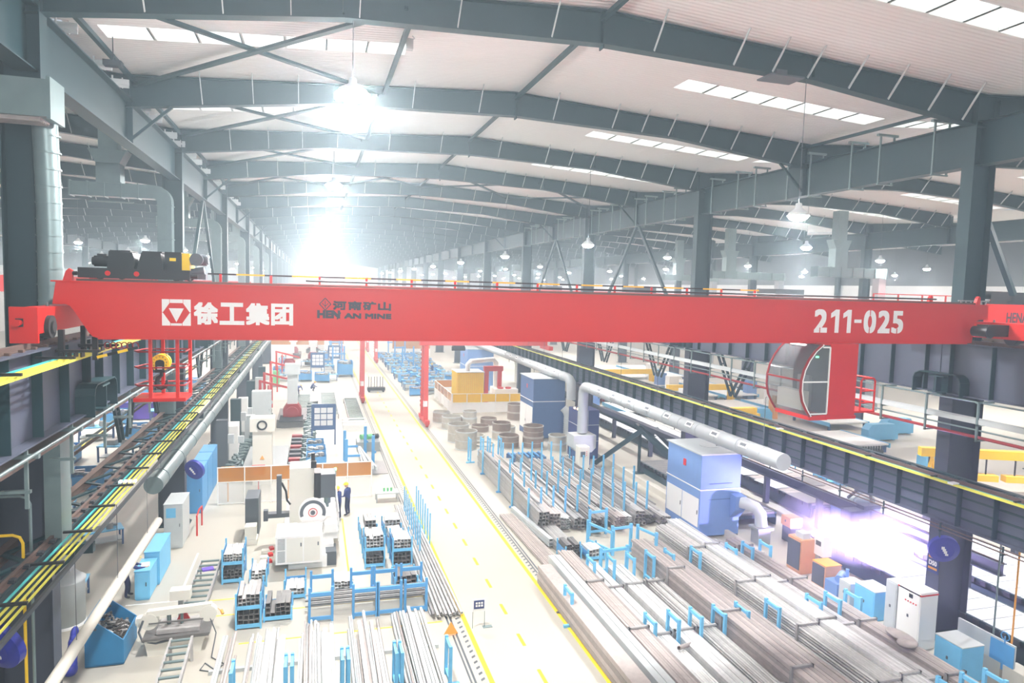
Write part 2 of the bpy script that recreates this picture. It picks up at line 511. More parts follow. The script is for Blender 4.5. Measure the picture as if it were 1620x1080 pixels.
for j, y in enumerate(YC):
    COLS['L', j] = column(-6.57, y, .86, -7.35, -6.15, 'dark steel column with a wide lower shaft, %s along the left runway' % nth(j), 'left line of columns', j < 3)
    COLS['R', j] = column(22.5, y, 1.0, 21.85, 23.3, 'dark steel column with a wide lower shaft, %s along the right runway' % nth(j), 'right line of columns', j < 3)
    for nm, x in (('left', -35.5), ('right', 51.5)):
        column(x, y, .9, x - .7, x + .7, 'dark steel column %d in the line beyond the %s hall' % (j + 1, nm), 'outer %s line of columns' % nm, False)
for j, y in enumerate(YC[::2]):
    column(EDGE[-1] - .6, y, .8, EDGE[-1] - 1.1, EDGE[-1] - .1, 'dark steel column against the white right wall, %s from the front' % nth(j), 'columns at the right wall', False)
# column number plates on the nearest right column
c = COLS['R', 0]
mb = MB(); mb.bb(21.83, 21.85, 18.76, 19.24, 2.35, 3.1)
pl_ = part('number_plate', mb, 'blue_deep', c, 'dark column plate with orange bars')
for z in (2.88, 2.47):
    mb = MB(); mb.bb(21.82, 21.83, 18.82, 19.18, z, z + .08); part('plate_bar', mb, 'orange', pl_)
lettering('plate_number', 'D50', 'line_white', pl_, (21.825, 19.17, 2.62), .34, .18, (0, -1, 0), bold=.06)
# long girders carrying the middle rafters
for j in range(-1, 13):
    y0 = 19 + 17.8 * j
    for side, x in (('left', -6.5), ('right', 22.5), ('outer left', -35.5), ('outer right', 51.5)):
        jy = y0
        m = thing('roof_girder', 'deep dark steel girder under the rafters, %s columns, %s span from the front' % (side, nth(j + 1)), 'girder', (x, jy + 8.9, 17.05),
                  'roof girders over the %s columns' % side, 'structure')
        mb = MB(); mb.hbeam((x, jy + .02, 17.82), (x, jy + 17.78, 17.82), 1.54, .5, .03, .035)
        part('plate_girder', mb, 'steel_dark', m)
        ym = jy + 8.9
        mb = MB(); mb.bb(x - .22, x + .22, ym - .03, ym + .03, 17.09, 18.56); mb.bb(x - .15, x + .15, ym - .15, ym + .15, 18.59, 19.4)
        part('stiffener', mb, 'steel_dark', m)
        if j < 4 and side in ('left', 'right'):
            s = 1 if side == 'left' else -1
            mb = MB(); mb.bar((x + s * .05, ym, 17.15), (x + s * 1.5, ym, 18.5), .1, .1)
            part('knee_brace', mb, 'steel_dark', m)
# galvanised hanger frames standing on the right girder, brackets on the left girder
for k in range(26):
    y = 20.6 + 2.05 * k + (0.5 if k % 2 else 0)
    mb = MB()
    for x in (22.16, 22.84): mb.bb(x - .03, x + .03, y - .03, y + .03, 17.0, 18.95)
    mb.bb(22.0, 23.0, y - .06, y + .06, 18.9, 18.99); mb.bb(22.1, 22.9, y - .03, y + .03, 16.95, 17.0)
    solo('hanger_frame', mb, 'galv', 'galvanised goalpost hanger over the right roof girder, %s from the front' % nth(k), 'hanger', (22.5, y, 16.95), 'hanger frames on the right roof girder')
for k in range(18):
    y = 21.0 + 2.6 * k + (.6 if k % 2 else 0)
    mb = MB(); mb.bb(-6.7, -6.0, y - .06, y + .06, 18.72, 18.8); mb.bb(-6.7, -6.0, y - .02, y + .02, 18.62, 18.9)
    mb.cyl((-6.5, y, 18.59), (-6.5, y, 19.0), .03, 8); mb.cyl((-6.2, y, 18.6), (-6.2, y, 18.95), .02, 8)
    solo('roof_bracket', mb, 'galv_pale', 'pale bracket on top of the left roof girder, %s from the front' % nth(k), 'bracket', (-6.4, y, 18.59), 'brackets on the left roof girder')
# lamps
def lamp_proto(name, emit, label, power, cord, rad=.28):
    t = thing(name, label, 'lamp', (0, 0, 0))
    mb = MB(); mb.lathe((0, 0, 0), [(.06, .42), (.10, .40), (.11, .26), (rad * .8, .12), (rad, .0), (rad * .97, .0), (rad * .78, .1)], 18)
    part('shade', mb, 'galv_pale', t)
    mb = MB(); mb.ball((0, 0, .04), (rad * .9, rad * .9, rad * .6), 18, 6, -1, 0); part('lens', mb, emit, t)
    mb = MB(); mb.cyl((0, 0, .4), (0, 0, .4 + cord), .012, 6); part('cord', mb, 'grey_dark', t)
    return t
def lamp_light(name, loc, power, size=.5, spread=90):
    l = bpy.data.lights.new(name, 'SPOT'); l.shadow_soft_size = size / 2; l.energy = power     # the reflector throws most of it down
    l.spot_size = math.radians(spread); l.spot_blend = 1.0
    l.color = (.95, .98, 1.0)
    o = bpy.data.objects.new(name, l); COL.objects.link(o); o.location = loc
    return o
pa = lamp_proto('high_bay_lamp', 'lamp_glow', 'x', 0, 1.62, .46)
pb = lamp_proto('high_bay_lamp', 'lamp_glow_far', 'x', 0, 4.15, .36)
first = {pa: True, pb: True}
def put_lamp(p, loc, label, group, power):
    o = p if first[p] else dup(p, loc)
    first[p] = False
    o.location = loc; o['label'] = label; o['group'] = group
    if power: lamp_light('lamp_light', (loc[0], loc[1], loc[2] - .4), power)
for j, y in enumerate([YC[0] - 17.8] + YC):  # foremost lamps hang unseen behind the camera, added to light the crane face
    put_lamp(pa, (.95, y, 17.3), 'glaring high bay lamp under the roof left of the ridge, %s from the front' % nth(j), 'bright row of lamps', LAMP_A * (1, 1, 1, .7, .35, .25, .2, .2, .2, .2)[j] if j < 10 else 0)
    put_lamp(pb, (15.1, y, 14.9), 'small round lamp on a long cord right of the ridge, %s from the front' % nth(j), 'lamps on long cords', LAMP_B if j < 8 else 0)
for k, x in enumerate((-21, -13.5, -28.5, -50, 30, 44.5, 59, 73)):
    for j in range(0, 12):
        y = 19 + 17.8 * j + (8.9 if k in (1, 5) else 0)
        if x < 0 and j < 2: continue
        put_lamp(pb, (x, y, 15.4), 'small round lamp in the %s, row %d, number %d back' % ('left halls' if x < 0 else 'right halls', k + 1, j + 1), 'lamps of the side halls',
                 LAMP_SIDE if (j < 6 and k in (0, 1, 4, 5)) or (j < 4 and j % 2 == 0) else 0)
# yellow aisle lines, dashes, rail slots, hatched edge strips
def marking(nm, mb, m, label): tag(solo(nm, mb, m, label, 'floor marking'), kind='structure')
for x, s in ((5.42, 'left'), (9.02, 'right')):
    mb = MB(); mb.bb(x - .08, x + .08, 8, 235, 0, .004)
    marking('floor_line', mb, 'line_yellow', 'long yellow line along the %s edge of the aisle' % s)
for k in range(45):
    y = 12.2 + 2.35 * k
    mb = MB(); mb.bb(7.0, 7.12, y, y + .85, 0, .004)
    tag(solo('floor_dash', mb, 'line_yellow', 'yellow dash down the middle of the aisle, %s from the front' % nth(k), 'floor marking', (7.06, y, 0), 'yellow dashes of the aisle'), kind='structure')
for x, s in ((4.92, 'left'), (9.52, 'right')):
    mb = MB(); mb.bb(x - .035, x + .035, 8, 235, 0, .006); mb.bb(x - .16, x - .10, 8, 235, 0, .006)
    marking('floor_rail', mb, 'grey_dark', 'crane rail set in the floor on the %s side of the aisle' % s)
for x, s in ((5.18, 'left'), (9.28, 'right')):
    mb = MB()
    for k in range(160):
        y = 10 + .34 * k
        mb.add([(x - .07, y, .003), (x + .07, y + .1, .003), (x + .07, y + .22, .003), (x - .07, y + .12, .003)], [(0, 1, 2, 3)])
    marking('floor_hatching', mb, 'grey_dark', 'hatched warning strip beside the %s yellow aisle line' % s)
for lab, x0, x1, y0, y1 in (('round the steel racks near the aisle', -4.6, 4.4, 26.15, 26.22), ('behind the blue stillages', -4.6, -2.4, 27.5, 27.57), ('in front of the tall blue frames', -2.4, 4.6, 23.9, 23.97), ('beside the white machine', 1.45, 1.52, 27, 36)):
    mb = MB(); mb.bb(x0, x1, y0, y1, 0, .004); marking('floor_line', mb, 'line_yellow', 'thin yellow floor line ' + lab)
# ------------------------------------------------------------------ the big red travelling crane
CR = thing('overhead_crane', 'long red overhead travelling crane numbered 211-025, spanning the hall above the aisle', 'crane', (7.6, 17.5, 10.98))
Y0, Y1 = 16.5, 16.98
out = [(-5.22, 12.17), (-5.29, 11.70), (-5.04, 11.70), (-4.96, 11.66), (-4.90, 11.58), (-4.62, 11.10), (-4.55, 11.02), (-4.44, 10.98), (19.59, 10.98), (19.82, 11.0), (19.86, 11.3), (19.86, 11.56), (19.93, 11.68), (20.05, 11.72), (20.42, 11.74), (20.39, 12.17)]
mb = MB(); mb.prism(out, 'y', Y0, Y1); part('front_girder', mb, 'red', CR)
mb = MB(); mb.bb(-5.3, 20.5, Y0 - .05, Y1 + .05, 12.17, 12.2); mb.bb(-4.44, 19.6, Y0 - .04, Y1 + .04, 10.96, 10.98); part('girder_flange', mb, 'red', CR)
mb = MB(); mb.prism(out, 'y', 18.25, 18.7); mb.bb(-5.3, 20.5, 18.2, 18.76, 12.17, 12.2); part('rear_girder', mb, 'red', CR)
for y in (16.74, 18.48):
    mb = MB(); mb.bb(-4.9, 20.1, y - .03, y + .03, 12.2, 12.25); part('trolley_rail', mb, 'brown_rail', CR)
for x in (-5.05, 20.2):
    for y in (16.74, 18.48):
        mb = MB(); mb.prism([(x - .1, 12.2), (x + .08, 12.2), (x + .08, 12.42), (x + .02, 12.46), (x - .04, 12.4)], 'y', y - .05, y + .05); part('end_stop', mb, 'red', CR)
for sx, x in ((1, -5.35), (-1, 20.55)):
    ec = MB(); ec.bb(x - .18, x + .22 if sx > 0 else x + .18, 15.22, 20.1, 11.16, 11.66)
    e = part('end_carriage', ec, 'red', CR)
    mb = MB(); mb.bb(x - .24, x + .24, 15.16, 15.22, 10.98, 11.68); part('end_plate', mb, 'red_dark' if sx < 0 else 'red', e)
    mb = MB(); mb.bb(x - .13, x - .0, 15.14, 15.16, 11.3, 11.46); part('buffer_plate', mb, 'black', e)
    mb = MB(); mb.cyl((x - .06, 15.15, 11.38), (x - .06, 14.98, 11.38), .055, 14, .07); part('buffer', mb, 'red', e)
    for y in (15.75, 19.5):
        mb = MB(); mb.cyl((x + .12, y, 11.27), (x + .3, y, 11.27), .23, 22); mb.cyl((x + .3, y, 11.27), (x + .34, y, 11.27), .12, 14)
        mb.cyl((x - .1, y, 11.2), (x + .1, y, 11.2), .22, 18); part('wheel', mb, 'rubber', e)
    for y in (16.4, 17.4, 18.9):
        mb = MB(); mb.cyl((x, y, 11.66), (x, y, 11.74), .03, 8); part('bolt', mb, 'galv', e)
mb = MB(); mb.cyl((19.4, 15.62, 11.4), (19.4, 16.1, 11.4), .16, 18); mb.cyl((19.4, 15.56, 11.4), (19.4, 15.62, 11.4), .19, 18); mb.bb(19.5, 20.35, 15.75, 16.1, 11.25, 11.6)
part('travel_motor', mb, 'black', CR)
mb = MB(); mb.bb(-2.5, 13.9, 18.92, 18.96, 12.42, 12.46)
for k in range(24):
    mb = MB(); x = -2.6 + .68 * k; mb.bb(x, x + .68, 18.92, 18.96, 12.43, 12.47); part('guard_rail', mb, 'yellow' if k % 2 else 'black', CR)
for k in range(14):
    mb = MB(); x = -2.3 + 1.22 * k; mb.bb(x - .03, x + .03, 18.9, 18.94, 12.2, 12.45); part('rail_post', mb, 'red', CR)
mb = MB(); mb.tube([(-.2, 17.6, 12.34), (6, 17.6, 12.32), (19.5, 17.6, 12.33)], .025); part('festoon_cable', mb, 'black', CR)
mb = MB()
for k in range(5): mb.tube([(20.3 + .22 * k, 17.4, 12.3 - .0), (20.36 + .22 * k, 17.4, 12.08), (20.46 + .22 * k, 17.4, 12.08), (20.52 + .22 * k, 17.4, 12.3)], .018, 6)
mb.bar((20.2, 17.4, 12.31), (21.5, 17.4, 12.31), .04, .04); part('cable_loops', mb, 'grey_paint', CR)
# stencilled writing on the girder
yf = Y0 - .006
em = MB(); em.bb(-3.20, -2.62, yf, Y0, 11.27, 11.85)
ep = part('emblem', em, 'stencil', CR, 'white stencilled square emblem with a triangle')
def epx(u, v): return (-3.20 + .58 * u, 11.27 + .58 * v)
mb = MB()
def plate(poly, d): mb.add([(epx(u, v)[0], yf - d, epx(u, v)[1]) for u, v in poly], [tuple(range(len(poly)))])
plate([(.03, .5), (.27, .86), (.73, .86), (.97, .5), (.70, .09), (.30, .09)], .003)
part('emblem_hexagon', mb, 'red', ep)
mb = MB()
plate([(.24, .66), (.76, .66), (.5, .13)], .006)
part('emblem_triangle', mb, 'stencil', ep)
mb = MB()
for a, b, c_, d_ in ((.26, .85, .275, 1), (.725, .85, .74, 1), (0, .49, .06, .51), (.94, .49, 1, .51), (.29, 0, .305, .1), (.695, 0, .71, .1)):
    plate([(a, b), (c_, b), (c_, d_), (a, d_)], .0035)
part('emblem_gaps', mb, 'red', ep)
for ch, x0, x1 in (('徐', -2.56, -2.06), ('工', -2.03, -1.51), ('集', -1.48, -.97), ('团', -.94, -.46)):
    lettering('stencil_character', ch, 'stencil', CR, (x0, yf, 11.30), x1 - x0, .5, bold=.045)
for ch, x0 in (('河', .42), ('南', .77), ('矿', 1.11), ('山', 1.46)):
    lettering('maker_character', ch, 'ink', CR, (x0, yf, 11.68), .31, .21, bold=.06)
lettering('maker_lettering', 'HEN', 'ink', CR, (.07, yf, 11.48), .52, .19, bold=.09)
lettering('maker_lettering', 'AN MINE', 'ink', CR, (.68, yf, 11.48), 1.10, .13, bold=.1)
mb = MB()
def stroke(pts, w=.02):
    for p, q in zip(pts, pts[1:]): mb.bar((p[0], yf, p[1]), (q[0], yf, q[1]), .004, w, (0, 0, 1) if abs(p[1] - q[1]) < .1 and abs(p[0] - q[0]) > .01 else (1, 0, 0))
cx_, cz_ = .25, 11.81
stroke([(cx_, cz_ + .14), (cx_ + .13, cz_), (cx_, cz_ - .14), (cx_ - .13, cz_), (cx_, cz_ + .14)])
stroke([(cx_, cz_ - .1), (cx_, cz_ + .08)], .015); stroke([(cx_ - .07, cz_ + .02), (cx_, cz_ - .05), (cx_ + .07, cz_ + .02)], .015); stroke([(.60, 11.62), (.52, 11.46)], .03)
part('maker_emblem', mb, 'ink', CR)
for ch, x0, x1 in (('2', 13.87, 14.33), ('1', 14.45, 14.74), ('1', 14.88, 15.17), ('-', 15.28, 15.54), ('0', 15.62, 16.07), ('2', 16.14, 16.59), ('5', 16.65, 17.08)):
    h = .10 if ch == '-' else .68
    if ch == '1':
        mb = MB(); mb.prism([(x1, 11.27), (x1, 11.95), (x1 - .13, 11.95), (x0, 11.84), (x0, 11.70), (x1 - .14, 11.77), (x1 - .14, 11.27)], 'y', yf, Y0); part('stencil_number', mb, 'stencil', CR)
    else: lettering('stencil_number', ch, 'stencil', CR, (x0, yf, 11.27 + (.3 if ch == '-' else 0)), x1 - x0, h, bold=.07)
mb = MB()
for x in (14.08, 15.84, 16.86): mb.bb(x - .015, x + .015, yf - .004, yf, 11.25, 11.42)
for x in (15.84,): mb.bb(x - .015, x + .015, yf - .004, yf, 11.8, 11.97)
part('stencil_gaps', mb, 'red', CR)
# driver's cab, hung under the girder
cy0, cy1, cx1 = 16.28, 17.8, 15.3
front = [(14.02, 10.93), (13.78, 10.74), (13.58, 10.48), (13.44, 10.2), (13.37, 9.9), (13.37, 9.6), (13.44, 9.3), (13.58, 9.05), (13.72, 8.86)]
mb = MB()
mb.bb(14.32, cx1, cy0, cy1, 8.84, 10.96)
mb.prism([(13.72, 8.74), (14.35, 8.74), (14.35, 8.90), (13.72, 8.86)], 'y', cy0, cy1)
mb.prism([(14.02, 10.93), (14.35, 10.93), (14.35, 10.98), (13.96, 10.98)], 'y', cy0, cy1)
mb.bb(14.3, cx1 + .04, cy0 - .02, cy1 + .02, 8.76, 8.86)
cab = part('driver_cab', mb, 'red', CR, 'red driver cab with a bulging glass front')
mb = MB(); n = len(front)
mb.add([(x, y, z) for y in (cy0 + .01, cy1 - .01) for x, z in front], [(i, i + 1, n + i + 1, n + i) for i in range(n - 1)], True)
part('windscreen', mb, 'cab_glass', cab)
mb = MB(); mb.add([(x, cy0 + .012, z) for x, z in front + [(14.32, 8.86), (14.32, 10.93)]], [tuple(range(n + 2))])
part('side_window', mb, 'cab_glass', cab)
mb = MB(); mb.add([(x, cy1 - .012, z) for x, z in front + [(14.32, 8.86), (14.32, 10.93)]], [tuple(range(n + 2))]); part('side_window', mb, 'cab_glass', cab)
mb = MB()
for y in (cy0, cy1): mb.tube([(x, y, z) for x, z in front], .035, 8)
for k in (4,): mb.bar((front[k][0], cy0, front[k][1]), (front[k][0], cy1, front[k][1]), .03, .05)
part('glass_frame', mb, 'red_dark', cab)
mb = MB()
mb.tube([(x + .05, cy0 - .012, z) for x, z in front], .022, 8)
for a, b in (((14.06, 10.86), (14.30, 10.86)), ((13.46, 9.86), (14.30, 9.86)), ((13.76, 8.93), (14.30, 8.93)), ((14.30, 10.86), (14.30, 8.93))): mb.bar((a[0], cy0 - .012, a[1]), (b[0], cy0 - .012, b[1]), .03, .04)
part('window_trim', mb, 'line_white', cab)
mb = MB(); mb.bb(14.29, 14.319, cy0 + .03, cy1 - .03, 8.88, 10.9); part('cab_lining', mb, 'grey_dark', cab)
mb = MB(); mb.bb(13.9, 14.28, 16.9, 17.4, 9.0, 9.4); mb.bb(14.15, 14.28, 16.9, 17.4, 9.4, 9.95); part('driver_seat', mb, 'grey_paint', cab)
mb = MB(); mb.bb(13.62, 13.85, 16.5, 17.6, 9.0, 9.55); part('control_desk', mb, 'cream', cab)
mb = MB(); mb.bb(13.9, 14.0, 16.36, 16.38, 10.55, 10.6); part('indicator', mb, 'led_green', cab)
mb = MB(); mb.box((13.95, 17.2, 10.88), (.1, .6, .04)); part('cab_light', mb, 'cab_lamp', cab)
for x in (14.2, 15.1):
    mb = MB(); mb.bb(x - .06, x + .06, 16.9, 17.1, 10.9, 11.0); part('cab_hanger', mb, 'red_dark', cab)
# landing and ladder beside the cab
mb = MB(); mb.bb(15.34, 16.15, 16.4, 17.3, 8.9, 8.96)
lp = part('cab_landing', mb, 'red', CR)
for x in (15.62, 16.12):
    for y in (16.42, 17.28):
        mb = MB(); mb.tube([(x, y, 8.95), (x, y, 9.85), (x + (.06 if x < 16 else -.06), y, 9.92)], .028); part('landing_post', mb, 'red', lp)
mb = MB()
for z in (9.92, 9.55, 9.2):
    mb.tube([(15.66, 16.42, z), (16.08, 16.42, z), (16.12, 16.9, z), (16.08, 17.28, z), (15.66, 17.28, z)], .024)
part('landing_rail', mb, 'red', lp)
mb = MB()
for y in (16.9, 17.2): mb.bb(15.52, 15.56, y - .02, y + .02, 9.0, 11.0)
for k in range(8): mb.cyl((15.54, 16.9, 9.2 + .25 * k), (15.54, 17.2, 9.2 + .25 * k), .014, 6)
part('cab_ladder', mb, 'red_dark', lp)
# red service cage hung below the left end
mb = MB(); mb.bb(-3.85, -2.78, 16.75, 17.6, 9.54, 9.62); sc = part('service_cage', mb, 'red', CR)
for x, y in ((-3.5, 16.8), (-3.38, 17.5), (-2.95, 16.8), (-2.8, 17.5)):
    mb = MB(); mb.bb(x - .035, x + .035, y - .035, y + .035, 9.6, 10.98); part('cage_post', mb, 'red', sc)
for z in (9.9, 10.3, 10.66):
    mb = MB(); mb.tube([(-2.8, 16.8, z), (-3.75, 16.8, z), (-3.86, 17.0, z), (-3.75, 17.5, z), (-2.8, 17.5, z), (-2.8, 16.8, z)], .02, 6); part('cage_hoop', mb, 'red_dark', sc)
# current collectors reaching to the bars on the left
mb = MB()
for y in (15.9, 17.3):
    mb.bb(-5.0, -4.9, y - .05, y + .05, 10.62, 11.2); mb.bb(-5.05, -4.25, y - .06, y + .06, 10.74, 10.79)
    for k in range(4): mb.bb(-4.95 + .12 * k, -4.92 + .12 * k, y - .1, y + .1, 10.64, 10.74)
part('current_collector', mb, 'black', CR)
mb = MB(); mb.bb(-4.6, -4.5, 16.62, 16.7, 10.5, 11.0); part('stop_bracket', mb, 'black', CR)
for k in range(4):
    mb = MB(); mb.bar((-4.5 + .2 * k, 16.6 + .0, 10.56 + .055 * k), (-4.3 + .2 * k, 16.6, 10.615 + .055 * k), .04, .06); part('stop_bar', mb, 'yellow' if k % 2 == 0 else 'black', CR)
mb = MB()
for k in range(6):
    c_ = V(-4.35 + .11 * k, 16.8, 10.80); mb.tube([c_ + V(.06 * math.cos(t * .63), .03 * t / 10, .07 * math.sin(t * .63)) for t in range(11)], .015, 6)
part('cable_coil', mb, 'red_dark', CR)
# hoist trolley on top
TR = thing('hoist_trolley', 'black hoist trolley with a yellow gearbox on top of the crane', 'trolley', (-3.7, 17.6, 12.25))
mb = MB()
mb.bb(-4.85, -2.66, 16.64, 16.84, 12.27, 12.49); mb.bb(-4.85, -2.66, 18.4, 18.58, 12.33, 12.48)
for x in (-4.8, -3.75, -2.8): mb.bb(x - .08, x + .08, 16.84, 18.4, 12.33, 12.46)
mb.bb(-4.7, -2.8, 16.84, 18.4, 12.44, 12.47)
part('trolley_frame', mb, 'black', TR)
for x in (-4.45, -2.95):
    for y in (16.74, 18.48):
        mb = MB(); mb.cyl((x, y - .07, 12.35), (x, y + .07, 12.35), .1, 16); part('wheel', mb, 'rubber', TR)
for x in (-4.96, -2.58):
    mb = MB(); mb.cyl((x - .07, 16.74, 12.36), (x + .07, 16.74, 12.36), .045, 10); part('buffer', mb, 'black', TR)
for x in (-4.28, -3.72):
    mb = MB(); mb.cyl((x, 16.64, 12.38), (x, 16.632, 12.38), .055, 16); part('red_disc', mb, 'red', TR)
mb = MB(); mb.cyl((-4.62, 17.0, 12.64), (-4.32, 17.0, 12.64), .12, 18); mb.cyl((-4.66, 17.0, 12.64), (-4.62, 17.0, 12.64), .09, 14); mb.bb(-4.56, -4.38, 16.95, 17.05, 12.76, 12.8); part('travel_motor', mb, 'black', TR)
mb = MB(); mb.prism([(-4.34, 12.48), (-3.82, 12.48), (-3.78, 12.62), (-3.84, 12.84), (-4.30, 12.87)], 'y', 16.82, 17.7); mb.bb(-4.3, -3.9, 16.9, 17.6, 12.86, 12.89); part('drum_cover', mb, 'black', TR)
mb = MB(); mb.prism([(-3.76, 12.48), (-3.22, 12.48), (-3.28, 12.86), (-3.66, 12.86)], 'y', 16.82, 17.7); mb.bb(-3.66, -3.26, 16.88, 17.6, 12.86, 12.89); part('drum_cover', mb, 'black', TR)
mb = MB(); mb.bb(-3.2, -2.86, 16.84, 17.7, 12.48, 12.89)
bx = part('control_box', mb, 'black', TR); mb = MB(); mb.bb(-3.1, -2.97, 16.83, 16.84, 12.69, 12.76); part('box_label', mb, 'yellow', bx)
mb = MB(); mb.bb(-2.85, -2.69, 16.84, 17.5, 12.46, 12.87); part('gearbox', mb, 'yellow', TR)
mb = MB(); mb.cyl((-2.68, 17.05, 12.74), (-2.36, 17.05, 12.74), .13, 22); mb.cyl((-2.36, 17.05, 12.74), (-2.33, 17.05, 12.74), .1, 18); mb.cyl((-2.55, 16.9, 12.74), (-2.55, 16.8, 12.74), .14, 20); mb.cyl((-2.66, 16.95, 12.45), (-2.4, 16.95, 12.5), .09, 14); mb.bb(-2.66, -2.36, 16.86, 17.1, 12.3, 12.42)
part('hoist_motor', mb, 'grey_dark', TR)
mb = MB(); mb.cyl((-4.3, 17.9, 12.66), (-3.2, 17.9, 12.66), .16, 20); part('rope_drum', mb, 'grey_dark', TR)
# hook block
HB = thing('hook_block', 'yellow pulley block with a black hook hanging from the crane trolley', 'hook', (-3.38, 17.2, 9.95))
for dy in (-.1, .1):
    mb = MB(); mb.cyl((-3.36, 17.2 + dy - .04, 10.38), (-3.36, 17.2 + dy + .04, 10.38), .195, 28); mb.cyl((-3.36, 17.2 + dy - .055, 10.38), (-3.36, 17.2 + dy + .055, 10.38), .17, 28); part('pulley', mb, 'yellow', HB)
mb = MB(); mb.prism([(-3.455, 10.2), (-3.265, 10.2), (-3.265, 10.4), (-3.29, 10.44), (-3.36, 10.46), (-3.43, 10.44), (-3.455, 10.4)], 'y', 17.02, 17.04); mb.prism([(-3.455, 10.2), (-3.265, 10.2), (-3.265, 10.4), (-3.36, 10.46), (-3.455, 10.4)], 'y', 17.35, 17.37); mb.bb(-3.46, -3.26, 17.03, 17.36, 10.16, 10.22)
sp = part('side_plate', mb, 'black', HB)
mb = MB(); mb.bb(-3.41, -3.31, 17.012, 17.02, 10.24, 10.3); part('rating_plate', mb, 'paper', sp)
for k, chx in enumerate('NOVOCRANE'):
    t = math.radians(205 - 230 * k / 8); cxx, czz = -3.36 + .14 * math.cos(t), 10.385 + .14 * math.sin(t)
    u = V(math.sin(t), 0, -math.cos(t)); w_ = V(math.cos(t), 0, math.sin(t))
    lettering('rim_letter', chx, 'ink', HB, V(cxx, 17.037, czz) - u * .018 - w_ * .018, .035, .035, u, w_, bold=.01)
mb = MB(); pts = [(-3.36, 10.17), (-3.36, 10.08), (-3.43, 10.02), (-3.46, 9.92), (-3.43, 9.83), (-3.36, 9.79), (-3.28, 9.82), (-3.245, 9.90), (-3.25, 9.97)]
mb.tube([(x, 17.2, z) for x, z in pts], [.035, .04, .05, .055, .06, .06, .05, .04, .022], 10); part('hook', mb, 'black', HB)
for dx in (-.13, .13):
    for dy in (-.1, .1):
        mb = MB(); mb.cyl((-3.36 + dx, 17.2 + dy, 10.4), (-3.36 + dx, 17.2 + dy * 2, 12.46), .008, 5); part('rope', mb, 'grey_dark', HB)
# a second crane of the same build in the right hall
C2 = thing('overhead_crane', 'red overhead crane in the hall beyond the right columns, black letters on its end', 'crane', (36, 23.5, 10.98))
mb = MB(); mb.bb(24.0, 50.2, 23.0, 23.5, 10.98, 12.2); part('front_girder', mb, 'red', C2)
mb = MB(); mb.bb(24.0, 50.2, 24.8, 25.3, 10.98, 12.2); part('rear_girder', mb, 'red', C2)
for x in (23.75, 50.3):
    mb = MB(); mb.bb(x - .2, x + .25, 21.8, 26.6, 11.16, 11.66)
    e = part('end_carriage', mb, 'red', C2)
    for y in (22.3, 26.1):
        mb = MB(); mb.cyl((x - .1, y, 11.2), (x + .1, y, 11.2), .22, 18); part('wheel', mb, 'rubber', e)
lettering('maker_lettering', 'HENAN', 'ink', C2, (29.5, 22.99, 11.4), 1.6, .45, bold=.03)
mb = MB()
for k in range(14): mb.bb(24.5 + 1.4 * k, 24.56 + 1.4 * k, 25.4, 25.45, 12.2, 12.5)
mb.bb(24.5, 43, 25.4, 25.45, 12.5, 12.54); part('guard_rail', mb, 'red', C2)
T2 = thing('hoist_trolley', 'black hoist trolley on the crane beyond the right columns', 'trolley', (31, 24, 12.2))
mb = MB(); mb.bb(29.6, 32.0, 23.1, 25.2, 12.2, 12.36); part('trolley_frame', mb, 'black', T2)
mb = MB(); mb.bb(30.0, 31.2, 23.2, 24.2, 12.36, 12.75); mb.cyl((29.9, 24.6, 12.6), (31.6, 24.6, 12.6), .2, 14); part('hoist_drive', mb, 'black', T2)
for k, (yy, xx) in enumerate(((43, 23.6), (66, 23.6), (95, 23.6), (60, -35), (92, -35))):
    c = thing('overhead_crane', 'red overhead crane far back in the %s hall, %s one away' % ('right' if xx > 0 else 'left', nth(k if k < 3 else k - 3)), 'crane', (xx + 14, yy, 11), 'cranes of the side halls')
    for dy in (0, 1.8):
        mb = MB(); mb.bb(xx + .4, xx + 27.2, yy + dy, yy + dy + .5, 10.98, 12.2); part('girder', mb, 'red', c)
    for x in (xx + .2, xx + 27.2):
        mb = MB(); mb.bb(x - .2, x + .25, yy - 1, yy + 3.3, 11.0, 11.66); part('end_carriage', mb, 'red', c)
    mb = MB(); mb.bb(xx + 9, xx + 11.5, yy, yy + 2.2, 12.2, 12.8); part('trolley', mb, 'black', c)
for k, (yy) in enumerate((58, 104, 150)):
    c = thing('overhead_crane', 'red overhead crane far down the middle hall, %s beyond the numbered one' % nth(k), 'crane', (7.6, yy, 11), 'far cranes of the middle hall')
    for dy in (0, 1.8):
        mb = MB(); mb.bb(-5.1, 20.4, yy + dy, yy + dy + .5, 10.98, 12.05); part('girder', mb, 'red', c)
    for x in (-5.3, 20.5):
        mb = MB(); mb.bb(x - .2, x + .2, yy - 1, yy + 3.3, 11.0, 11.66); part('end_carriage', mb, 'red', c)
